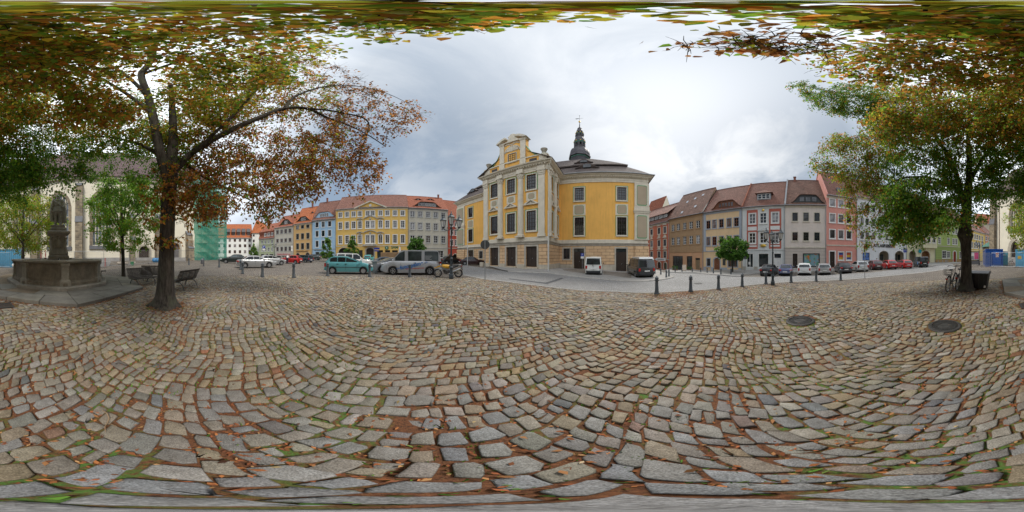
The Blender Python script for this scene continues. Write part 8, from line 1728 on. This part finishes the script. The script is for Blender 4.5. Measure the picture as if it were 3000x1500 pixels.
# ================================================================ BUILDING SITE
def container(lab, u, r, ang, L, D, H, mat, name='container', group='site containers', parts=None, ribs=True):
    p = on(u, r); o = thing(name, lab, 'container', tuple(p), ang, group); b = MB(); b.box(-L / 2 + .06, L / 2 - .06, -D / 2 + .06, D / 2 - .06, .1, H - .08)
    if ribs:
        n = int(L / .28)
        for k in range(n): x = -L / 2 + .1 + (L - .2) * k / n; b.box(x, x + .13, -D / 2 + .02, -D / 2 + .06, .16, H - .16); 
        n = int(D / .28)
        for k in range(n): y = -D / 2 + .1 + (D - .2) * k / n; [b.box(*((L / 2 - .06, L / 2 - .02) if s > 0 else (-L / 2 + .02, -L / 2 + .06)), y, y + .13, .16, H - .16) for s in (-1, 1)]
    b.build('body', mat, o); b = MB()
    for x in (-L / 2, L / 2 - .12):
        for y in (-D / 2, D / 2 - .12): b.box(x, x + .12, y, y + .12, 0, H)
    for z in (.0, H - .14):
        for y in (-D / 2, D / 2 - .12): b.box(-L / 2 + .12, L / 2 - .12, y, y + .12, z, z + .13)
        for x in (-L / 2, L / 2 - .12): b.box(x, x + .12, -D / 2 + .12, D / 2 - .12, z, z + .13)
    b.box(-L / 2 + .13, L / 2 - .13, -D / 2 + .13, D / 2 - .13, H - .1, H - .04); b.build('frame', mat, o); return o
BLU = paint('container_blue', (.015, .10, .42)); TUR = paint('toilet_turquoise', (.05, .33, .42)); LBL = paint('container_light_blue', (.09, .32, .52))
c1 = container('bright blue site container with prohibition signs on its door', 2907, 27, -az(2907) + .12, 2.7, 5.0, 2.65, BLU)
b = MB(); b.bbox(-.1, 1.05, -2.56, -2.47, .18, 2.25, .02); q = b.build('door', BLU, c1); b = MB(); b.box(.25, .65, -2.575, -2.56, 1.9, 2.05); b.disc((.45, -2.57, 1.62), (0, 1, 0), .14, .19, .008, 20); b.build('prohibition_sign', M('sign_red', 0), q); b = MB(); b.box(.22, .68, -2.57, -2.561, 1.4, 2.1); b.build('sign_board', WHITE, q)
p = on(2942, 26.5); o = thing('portable_toilet', 'turquoise portable toilet cabin between the blue containers', 'portable toilet', tuple(p), -az(2942)); b = MB(); b.bbox(-.6, .6, -.6, .6, .08, 2.15, .04); [b.box(x - .02, x + .02, -.63, -.6, .2, 1.6) for x in (-.5, .5)]; b.build('cabin', TUR, o); b = MB(); b.bbox(-.42, .42, -.635, -.59, .2, 1.9, .02); q = b.build('door', paint('toilet_door', (.06, .38, .46)), o); b = MB(); b.box(-.22, .22, -.65, -.636, 1.65, 1.85); b.build('door_label', WHITE, q); b = MB(); b.ext([(-.64, 2.14), (.64, 2.14), (.5, 2.34), (-.5, 2.34)], -.64, .64); fixn(b.build('roof', M('toilet_roof', (.35, .42, .45), .5), o))
container('pale blue corrugated site container behind the fountain', 3023, 23.6, -az(3023) - .25, 4.2, 2.4, 2.5, LBL)
FENCE_ME = None
def fence_panel(lab, p0, p1, group):
    global FENCE_ME
    d = Vector((p1[0] - p0[0], p1[1] - p0[1])); L = d.length; o = thing('site_fence', lab, 'fence', (p0[0], p0[1], GZ(*p0)), math.atan2(d.y, d.x), group)
    sl = math.atan2(GZ(*p1) - GZ(*p0), L); o.rotation_euler = (0, -sl, o.rotation_euler[2])
    if FENCE_ME is None:
        b = MB(); H = 2.0
        for x in (.03, 3.45): b.tube([(x, 0, .06), (x, 0, H)], .021, 6)
        b.tube([(.03, 0, H), (3.45, 0, H)], .021, 6); b.tube([(.03, 0, .16), (3.45, 0, .16)], .021, 6); a = b.build('frame', GALV)
        b = MB()
        for k in range(1, 30): x = .03 + 3.42 * k / 30; b.tube([(x, 0, .16), (x, 0, H)], .0055, 3, False)
        for k in range(1, 9): z = .16 + (H - .16) * k / 9; b.tube([(.03, .004, z), (3.45, .004, z)], .006, 3, False)
        c = b.build('wire_mesh', GALV); b = MB(); b.bbox(-.35, .35, -.12, .12, 0, .12, .03); e = b.build('fence_foot', M('fence_foot', (.20, .18, .17), .9, .3)); FENCE_ME = (a.data, c.data, e.data)
        for q in (a, c, e): bpy.data.objects.remove(q)
    s = L / 3.48
    for nm, me in zip(('frame', 'wire_mesh', 'fence_foot'), FENCE_ME):
        q = link(nm, me, o)
        if nm != 'fence_foot': q.scale = (s, 1, 1)
    return o
def fence_run(pts, words, group):
    P = [XY(u, r) for u, r in pts]; R_ = resample(P, 200); d = np.r_[0, np.cumsum(np.hypot(*np.diff(R_, axis=0).T))]; n = max(1, round(d[-1] / 3.48)); 
    for k in range(n):
        t0, t1 = d[-1] * k / n, d[-1] * (k + 1) / n; q = lambda t: (float(np.interp(t, d, R_[:, 0])), float(np.interp(t, d, R_[:, 1])))
        fence_panel(words[k] if k < len(words) else words[-1], q(t0), q(t1), group)
FG = 'wire fence panels round the building site'
fence_run([(60, 22.3), (150, 20.6), (250, 20.2), (329, 20.4), (400, 22.5), (462, 25), (545, 28.5)], ['mesh fence panel from the pale blue container', 'mesh fence panel behind the fountain pedestal', 'mesh fence panel between pedestal and sapling', 'mesh fence panel before the tall church window', 'mesh fence panel before the arched church door', 'mesh fence panel past the arched church door', 'mesh fence panel behind the lime trunk', 'mesh fence panel at the foot of the scaffolding'], FG)
fence_run([(2873, 25.6), (2901, 23.2)], ['leaning mesh fence panel between lamp and blue container'], FG)
fence_run([(2904, 23.0), (2940, 22.4), (2976, 22.0)], ['mesh fence panel before the blue container door', 'mesh fence panel before the turquoise toilet'], FG)
fence_run([(2979, 22.0), (3030, 21.6)], ['mesh fence panel with a yellow plate before the pale blue container'], FG)
p = on(2987, 21.9); o = tag(MB().box(-.25, .25, -.03, -.02, 1.15, 1.55).build('sign', M('poster_yellow', 0)), 'yellow warning plate hanging on the mesh fence', 'sign'); o.location = p; o.rotation_euler = (0, 0, -az(2987))
# scaffold with green netting
NETM, nt, bs = newmat('scaffold_net'); v_ = coords(nt); bs.inputs['Roughness'].default_value = .9; nt.links.new(mixc(nt, ramp(nt, noise(nt, v_, 1.2, 5), .3, .7), (.015, .26, .18), (.05, .46, .33)), bs.inputs['Base Color'])
tr = N(nt, 'ShaderNodeBsdfTransparent'); tl = N(nt, 'ShaderNodeBsdfTranslucent', i_Color=(.07, .42, .32, 1)); m1 = N(nt, 'ShaderNodeMixShader', i_0=.4); m2 = N(nt, 'ShaderNodeMixShader'); nt.links.new(bs.outputs[0], m1.inputs[1]); nt.links.new(tl.outputs[0], m1.inputs[2]); nt.links.new(ramp(nt, noise(nt, v_, .8, 4), .25, .75), m2.inputs[0]); 
mr = N(nt, 'ShaderNodeMapRange'); mr.inputs[3].default_value = .42; mr.inputs[4].default_value = .75; nt.links.new(noise(nt, v_, .8, 4), mr.inputs[0]); nt.links.new(mr.outputs[0], m2.inputs[0]); nt.links.new(tr.outputs[0], m2.inputs[1]); nt.links.new(m1.outputs[0], m2.inputs[2]); nt.links.new(m2.outputs[0], nt.nodes['Material Output'].inputs['Surface'])
A, B_ = on(566, 36.5), on(662, 38.5); d = Vector((B_.x - A.x, B_.y - A.y)); SL_ = d.length; sc_ = thing('scaffold', 'tall steel scaffold hung with green netting against the end of the church', 'scaffold', (A.x, A.y, min(A.z, B_.z) - .1), math.atan2(d.y, d.x)); SH = 19.5
b = MB(); nb = 4
for i in range(nb + 1):
    for y in (0, 1.1): b.tube([(SL_ * i / nb, y, 0), (SL_ * i / nb, y, SH)], .04, 6)
for k in range(1, 10):
    for y in (0, 1.1): b.tube([(0, y, 2 * k), (SL_, y, 2 * k)], .03, 5); b.tube([(0, y, 2 * k + 1), (SL_, y, 2 * k + 1)], .025, 5)
for k in range(7): b.tube([(SL_ * (k % nb) / nb, -.03, 2 * k), (SL_ * (k % nb + 1) / nb, -.03, 2 * k + 2)], .028, 5)
b.build('scaffold_frame', GALV, sc_); b = MB(); [b.box(.05, SL_ - .05, .05, 1.05, 2 * k - .06, 2 * k) for k in range(1, 10)]; b.build('deck', M('deck_wood', (.32, .27, .20), .9, .3), sc_)
rg = np.random.default_rng(5); b = MB(); nx, nz = 40, 24
V = []
for j in range(nz + 1):
    for i in range(nx + 1):
        t, z = i / nx, j / nz; x = -.5 + (SL_ + .6) * t - (1.3 * (1 - min(1, z * 3.2)) ** 2 * (1 - t) ** 3 * (1 if z < .35 else 0)); V.append((x, -.22 - .09 * math.sin(i * 1.1 + j * .25) - .06 * math.sin(i * .47 - j * .6) - .1 * abs(math.sin(z * 7 * PI)), .15 + z * (SH - .2)))
b.add(V, [(j * (nx + 1) + i, j * (nx + 1) + i + 1, (j + 1) * (nx + 1) + i + 1, (j + 1) * (nx + 1) + i) for j in range(nz) for i in range(nx) if not (j < 8 and i < 5 and (i + j) % 7 == 0)]); b.build('netting', NETM, sc_, True)
b = MB(); b.add([(SL_ + .12, y_, z_) for y_, z_ in ((-.2, .1), (1.3, .1), (1.3, SH), (-.2, SH))], [(0, 1, 2, 3)]); b.build('netting', NETM, sc_)
# scattered building material behind the fence
def heap(lab, u, r, mk, name, cat, mat): p = on(u, r); b = MB(); mk(b); o = b.build(name, mat); o.location = p; o.rotation_euler = (0, 0, -az(u) + random.uniform(-.4, .4)); tag(o, lab, cat); return o
heap('stack of grey stone slabs on the ground behind the fence', 303, 22.5, lambda b: [b.bbox(-.9 + .08 * k, .8 + .05 * k, -.5, .5, .11 * k, .11 * k + .1, .015) for k in range(5)], 'slab_stack', 'slabs', M('site_slab', (.33, .34, .34), .9))
heap('blue plastic tarpaulin bundle before the arched church door', 458, 26, lambda b: [b.ell((.3 * math.sin(k * 2.1), .2 * math.cos(k * 1.7), .3 + .06 * math.sin(k)), (.45, .35, .38), 10, 7) for k in range(4)], 'tarpaulin', 'tarpaulin', M('tarp_blue', (.04, .22, .48), .4, .4, 3))
heap('low heap of rubble and planks behind the sapling', 372, 24, lambda b: [b.ell((random.uniform(-1.3, 1.3), random.uniform(-.5, .5), .1), (random.uniform(.15, .4), random.uniform(.15, .3), random.uniform(.08, .28)), 7, 5) for _ in range(14)], 'rubble_heap', 'rubble', M('rubble', (.36, .31, .26), .95, .4, 4))
heap('red and white striped barrier post by the slab stack', 308, 21.6, lambda b: (b.tube([(0, 0, 0), (0, 0, 1.1)], .05, 8), b.bbox(-.2, .2, -.2, .2, 0, .06, .02)), 'barrier_post', 'barrier', M('barrier_red', (.50, .05, .03), .5))
heap('green plastic tub standing before the fence', 387, 22.3, lambda b: b.lathe([(.2, 0), (.27, .45), (.29, .45), (.29, .5)], 14), 'tub', 'tub', M('tub_green', (.06, .25, .12), .5))
heap('white sack slumped beside the pale blue container', 43, 22, lambda b: (b.ell((0, 0, .28), (.4, .3, .3), 12, 8), b.ell((.1, 0, .52), (.2, .18, .14), 10, 6)), 'sack', 'sack', WHITE)
heap('two red and white poles leaning behind the pedestal', 126, 23, lambda b: (b.tube([(-.3, 0, 0), (-.3, 0, 2.3)], .07, 8), b.tube([(.6, 0, 0), (.3, 0, 2.3)], .05, 8)), 'survey_pole', 'pole', M('barrier_red', 0))
# hydrant-like water post with a hose beside the fountain, and dry slab drain
p = hit(307, 800); b = MB(); b.tube([(-.35, 0, .2), (.05, 0, .2)], .055, 8); b.tube([(-.3, 0, .2), (-.3, 0, 0)], .04, 8); b.disc((.06, 0, .2), (1, 0, 0), 0, .085, .03, 12); o = b.build('water_pipe', M('cast_iron', 0)); o.location = p; o.rotation_euler = (0, 0, -az(307)); tag(o, 'black iron outlet pipe at the back of the fountain basin', 'pipe')
for lb, u, v, l, a in (('long pale dry twig lying on the mossy cobbles', 215, 1058, .42, .5), ('thin dark forked twig on the cobbles', 360, 1072, .2, 2.2), ('short pale curved stalk lying below the long dry twig', 310, 1235, .3, 1.1)):
    p = hit(u, v); rg_ = random.Random(u); b = MB(); P_ = [(l * (t - .5), .03 * math.sin(t * 5), .028 + .012 * math.sin(t * 9)) for t in (0, .2, .4, .6, .8, 1)]; b.tube(P_, [.004, .005, .005, .004, .003, .002], 5); b.tube([P_[3], (P_[3][0] + l * .22, P_[3][1] + l * .15, .03)], [.003, .0015], 4); o = b.build('twig', M('twig_pale', (.36, .25, .15)) if v != 1072 else M('twig_dark', (.05, .04, .035))); o.location = p; o.rotation_euler = (0, 0, a); tag(o, lb, 'twig', 'fallen twigs')
# ================================================================ PEOPLE
SKIN = M('skin', (.50, .30, .21), .6)
def person(lab, p, face, pose, top, trous, hair):
    h = math.radians(face); o = thing('person', lab, 'person', tuple(p), -h + PI)                              # faces -y
    b = MB(); lean = .75 if pose == 'lean' else 0.0; hip = Vector((0, 0, .92))
    def up(x, y, z): q = Vector((x, y, z)); w = q - hip; c, s = math.cos(lean), math.sin(lean); return tuple(hip + Vector((w.x, w.y * c - w.z * s, w.y * s + w.z * c)))
    legs = [[(s * .09, 0, .92), (s * .10, -.02 - (.05 if s > 0 else 0), .5), (s * .10, .03 - (.08 if s > 0 else 0), .09)] for s in (-1, 1)]
    for l in legs: b.tube(l, [.085, .06, .045], 10); b.ell((l[2][0], l[2][1] - .07, .045), (.045, .13, .045), 10, 6)
    b.tube([(0, 0, .88), up(0, 0, 1.1), up(0, 0, 1.35), up(0, .01, 1.48)], [.15, .15, .17, .09], 12); b.tube([up(0, 0, 1.42), up(0, 0, 1.56)], [.06, .055], 10)
    hz = up(0, -.015, 1.66); b.ell(hz, (.078, .095, .118), 14, 10); nz_ = up(0, -.115, 1.65); b.ell(nz_, (.014, .022, .022), 6, 5); [b.ell(up(s * .08, 0, 1.65), (.015, .025, .035), 6, 5) for s in (-1, 1)]
    for s in (-1, 1):
        sh = up(s * .19, .01, 1.42); el_ = up(s * .24, -.05, 1.15) if pose != 'lean' else up(s * .24, -.22, 1.25); wr_ = up(s * .23, -.16, .93) if pose != 'lean' else up(s * .2, -.42, 1.3)
        b.tube([sh, el_, wr_], [.055, .042, .03], 8); b.ell(wr_, (.035, .035, .045), 8, 6)
        for k in range(4): b.tube([(wr_[0] - .024 + .016 * k, wr_[1], wr_[2] - .02), (wr_[0] - .026 + .017 * k, wr_[1] - .02, wr_[2] - .085 + .008 * abs(k - 1.5))], [.010, .008], 5)
        b.tube([(wr_[0] - s * .03, wr_[1] - .01, wr_[2]), (wr_[0] - s * .045, wr_[1] - .035, wr_[2] - .045)], [.011, .009], 5)
    bd = b.build('body', SKIN, o); remesh(bd, .012, 3)
    b = MB(); b.tube([(0, 0, .95), up(0, 0, 1.1), up(0, 0, 1.36), up(0, .01, 1.47)], [.165, .165, .19, .10], 12)
    for s in (-1, 1): sh = up(s * .18, .01, 1.41); el_ = up(s * .24, -.05, 1.15) if pose != 'lean' else up(s * .24, -.22, 1.25); b.tube([sh, el_], [.075, .062], 8)
    remesh(b.build('shirt', top, o), .02, 3); b = MB(); [b.tube(l, [.115, .085, .07], 10) for l in legs]; b.ell((0, 0, .93), (.17, .13, .12)); remesh(b.build('trousers', trous, o), .02, 3)
    b = MB(); q = up(0, .02, 1.70); b.ell(q, (.085, .09, .09), 12, 8); b.build('hair', hair, o, True); b = MB(); [b.bbox(l[2][0] - .05, l[2][0] + .05, l[2][1] - .2, l[2][1] + .07, 0, .09, .03) for l in legs]; b.build('shoes', DARKW, o)
    return o
p1 = on(841.5, 27.3); person('person in a white shirt and dark trousers leaning over the red car', p1, az(841.5) * 180 / PI + 12, 'lean', M('shirt_white', (.70, .66, .66), .8), M('trousers_navy', (.03, .03, .05), .9), M('hair_grey', (.35, .33, .31), .8))
p2 = on(2568.5, 31.5); person('person in a light blue shirt walking past the arcade behind the parked cars', p2, az(2568.5) * 180 / PI - 80, 'walk', M('shirt_blue', (.30, .42, .62), .8), M('trousers_dark', (.05, .05, .06), .9), M('hair_brown', (.16, .09, .06), .8))
for m_ in bpy.data.materials: m_.use_backface_culling = False
for o in list(bpy.data.objects):
    if o.type == 'EMPTY' and not o.children: bpy.data.objects.remove(o)
# ================================================================ SKY, SUN, CAMERA
SUN_AZ, SUN_EL = az(1950), math.radians(50)
def world():
    w = bpy.data.worlds.new('World'); scene.world = w; w.use_nodes = True; nt = w.node_tree; L = nt.links.new
    bg = nt.nodes['Background']; bg.inputs['Strength'].default_value = .1
    sk = N(nt, 'ShaderNodeTexSky'); sk.sky_type = 'NISHITA'; sk.sun_disc = False; sk.sun_elevation = SUN_EL; sk.sun_rotation = SUN_AZ; sk.dust_density = 2
    tc = N(nt, 'ShaderNodeTexCoord'); sp = N(nt, 'ShaderNodeSeparateXYZ'); L(tc.outputs['Generated'], sp.inputs[0])
    # cloud layer: the view direction carried up to a flat layer
    ad = N(nt, 'ShaderNodeMath', operation='ADD'); L(sp.outputs[2], ad.inputs[0]); ad.inputs[1].default_value = .28
    mx = N(nt, 'ShaderNodeMath', operation='MAXIMUM'); L(ad.outputs[0], mx.inputs[0]); mx.inputs[1].default_value = .12
    dx = N(nt, 'ShaderNodeMath', operation='DIVIDE'); L(sp.outputs[0], dx.inputs[0]); L(mx.outputs[0], dx.inputs[1])
    dy = N(nt, 'ShaderNodeMath', operation='DIVIDE'); L(sp.outputs[1], dy.inputs[0]); L(mx.outputs[0], dy.inputs[1])
    cb = N(nt, 'ShaderNodeCombineXYZ'); L(dx.outputs[0], cb.inputs[0]); L(dy.outputs[0], cb.inputs[1]); cb.inputs[2].default_value = 3.7
    def nz(scale, detail, rough, dist=0.0):
        n = N(nt, 'ShaderNodeTexNoise'); n.inputs['Scale'].default_value = scale; n.inputs['Detail'].default_value = detail; n.inputs['Roughness'].default_value = rough; n.inputs['Distortion'].default_value = dist
        L(cb.outputs[0], n.inputs['Vector']); return n.outputs[0]
    # glow of the veiled sun
    s = (math.sin(SUN_AZ) * math.cos(SUN_EL), math.cos(SUN_AZ) * math.cos(SUN_EL), math.sin(SUN_EL))
    dt = N(nt, 'ShaderNodeVectorMath', operation='DOT_PRODUCT'); L(tc.outputs['Generated'], dt.inputs[0]); dt.inputs[1].default_value = s
    gl = ramp(nt, dt.outputs['Value'], .30, 1.0)
    gp = N(nt, 'ShaderNodeMath', operation='POWER'); L(gl, gp.inputs[0]); gp.inputs[1].default_value = 5.0
    dark = mixc(nt, gl, (1.6, 2.1, 2.8), (2.2, 2.5, 2.9)); lite = mixc(nt, gl, (3.3, 3.6, 4.0), (4.0, 4.15, 4.3))
    body = mixc(nt, ramp(nt, nz(1.25, 9, .62, .45), .42, .57), dark, lite)
    body = mixc(nt, ramp(nt, nz(.55, 4, .5, .3), .38, .62), mixc(nt, .75, body, dark), body)
    a = N(nt, 'ShaderNodeVectorMath', operation='SCALE'); a.inputs[0].default_value = (2.7, 2.6, 2.5); L(gp.outputs[0], a.inputs['Scale'])
    sm = N(nt, 'ShaderNodeVectorMath', operation='ADD'); L(body, sm.inputs[0]); L(a.outputs[0], sm.inputs[1])
    # brightening added to the sky over the church side to light facades and leaves
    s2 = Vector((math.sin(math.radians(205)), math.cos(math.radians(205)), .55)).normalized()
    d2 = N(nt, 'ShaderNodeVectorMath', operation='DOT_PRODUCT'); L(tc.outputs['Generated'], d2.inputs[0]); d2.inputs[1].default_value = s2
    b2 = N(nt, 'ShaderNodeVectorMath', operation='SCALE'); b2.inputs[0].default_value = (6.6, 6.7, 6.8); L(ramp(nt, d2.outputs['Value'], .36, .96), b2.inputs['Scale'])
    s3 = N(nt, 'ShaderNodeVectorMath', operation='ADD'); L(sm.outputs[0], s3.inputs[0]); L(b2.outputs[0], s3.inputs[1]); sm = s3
    zn = N(nt, 'ShaderNodeVectorMath', operation='SCALE'); zn.inputs[0].default_value = (.7, .75, .8); L(ramp(nt, sp.outputs[2], .72, 1.0), zn.inputs['Scale'])
    s4 = N(nt, 'ShaderNodeVectorMath', operation='ADD'); L(sm.outputs[0], s4.inputs[0]); L(zn.outputs[0], s4.inputs[1]); sm = s4
    hz = ramp(nt, sp.outputs[2], .30, .02)                                         # paler towards the horizon
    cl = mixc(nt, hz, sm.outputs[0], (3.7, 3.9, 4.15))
    gaps = ramp(nt, nz(.9, 6, .55, .2), .40, .30)
    bl = N(nt, 'ShaderNodeMath', operation='MULTIPLY'); L(gaps, bl.inputs[0]); bl.inputs[1].default_value = .45
    blue = mixc(nt, .5, sk.outputs[0], (1.9, 2.6, 3.5))
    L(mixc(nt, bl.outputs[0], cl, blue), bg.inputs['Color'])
world()
sd = bpy.data.lights.new('sun', 'SUN'); sd.energy = 1.5; sd.angle = math.radians(14); sd.color = (1, .95, .87)
so = bpy.data.objects.new('sun', sd); COL.objects.link(so)
so.rotation_euler = Vector((-math.sin(SUN_AZ) * math.cos(SUN_EL), -math.cos(SUN_AZ) * math.cos(SUN_EL), -math.sin(SUN_EL))).to_track_quat('-Z', 'Y').to_euler()
cd = bpy.data.cameras.new('camera'); cd.type = 'PANO'; cd.panorama_type = 'EQUIRECTANGULAR'; cd.clip_end = 2000; cd.clip_start = .02
co = bpy.data.objects.new('camera', cd); COL.objects.link(co); co.location = (0, 0, CAMZ); co.rotation_euler = (PI / 2, 0, 0); scene.camera = co
vs = scene.view_settings; vs.view_transform = 'Standard'; vs.look = 'None'; vs.exposure = 0.95; vs.gamma = 1
scene.cycles.use_denoising = True; scene.cycles.denoiser = 'OPENIMAGEDENOISE'; scene.cycles.denoising_input_passes = 'RGB_ALBEDO_NORMAL'; scene.cycles.denoising_prefilter = 'ACCURATE'; scene.cycles.max_bounces = 8; scene.cycles.transparent_max_bounces = 8; scene.cycles.transmission_bounces = 3
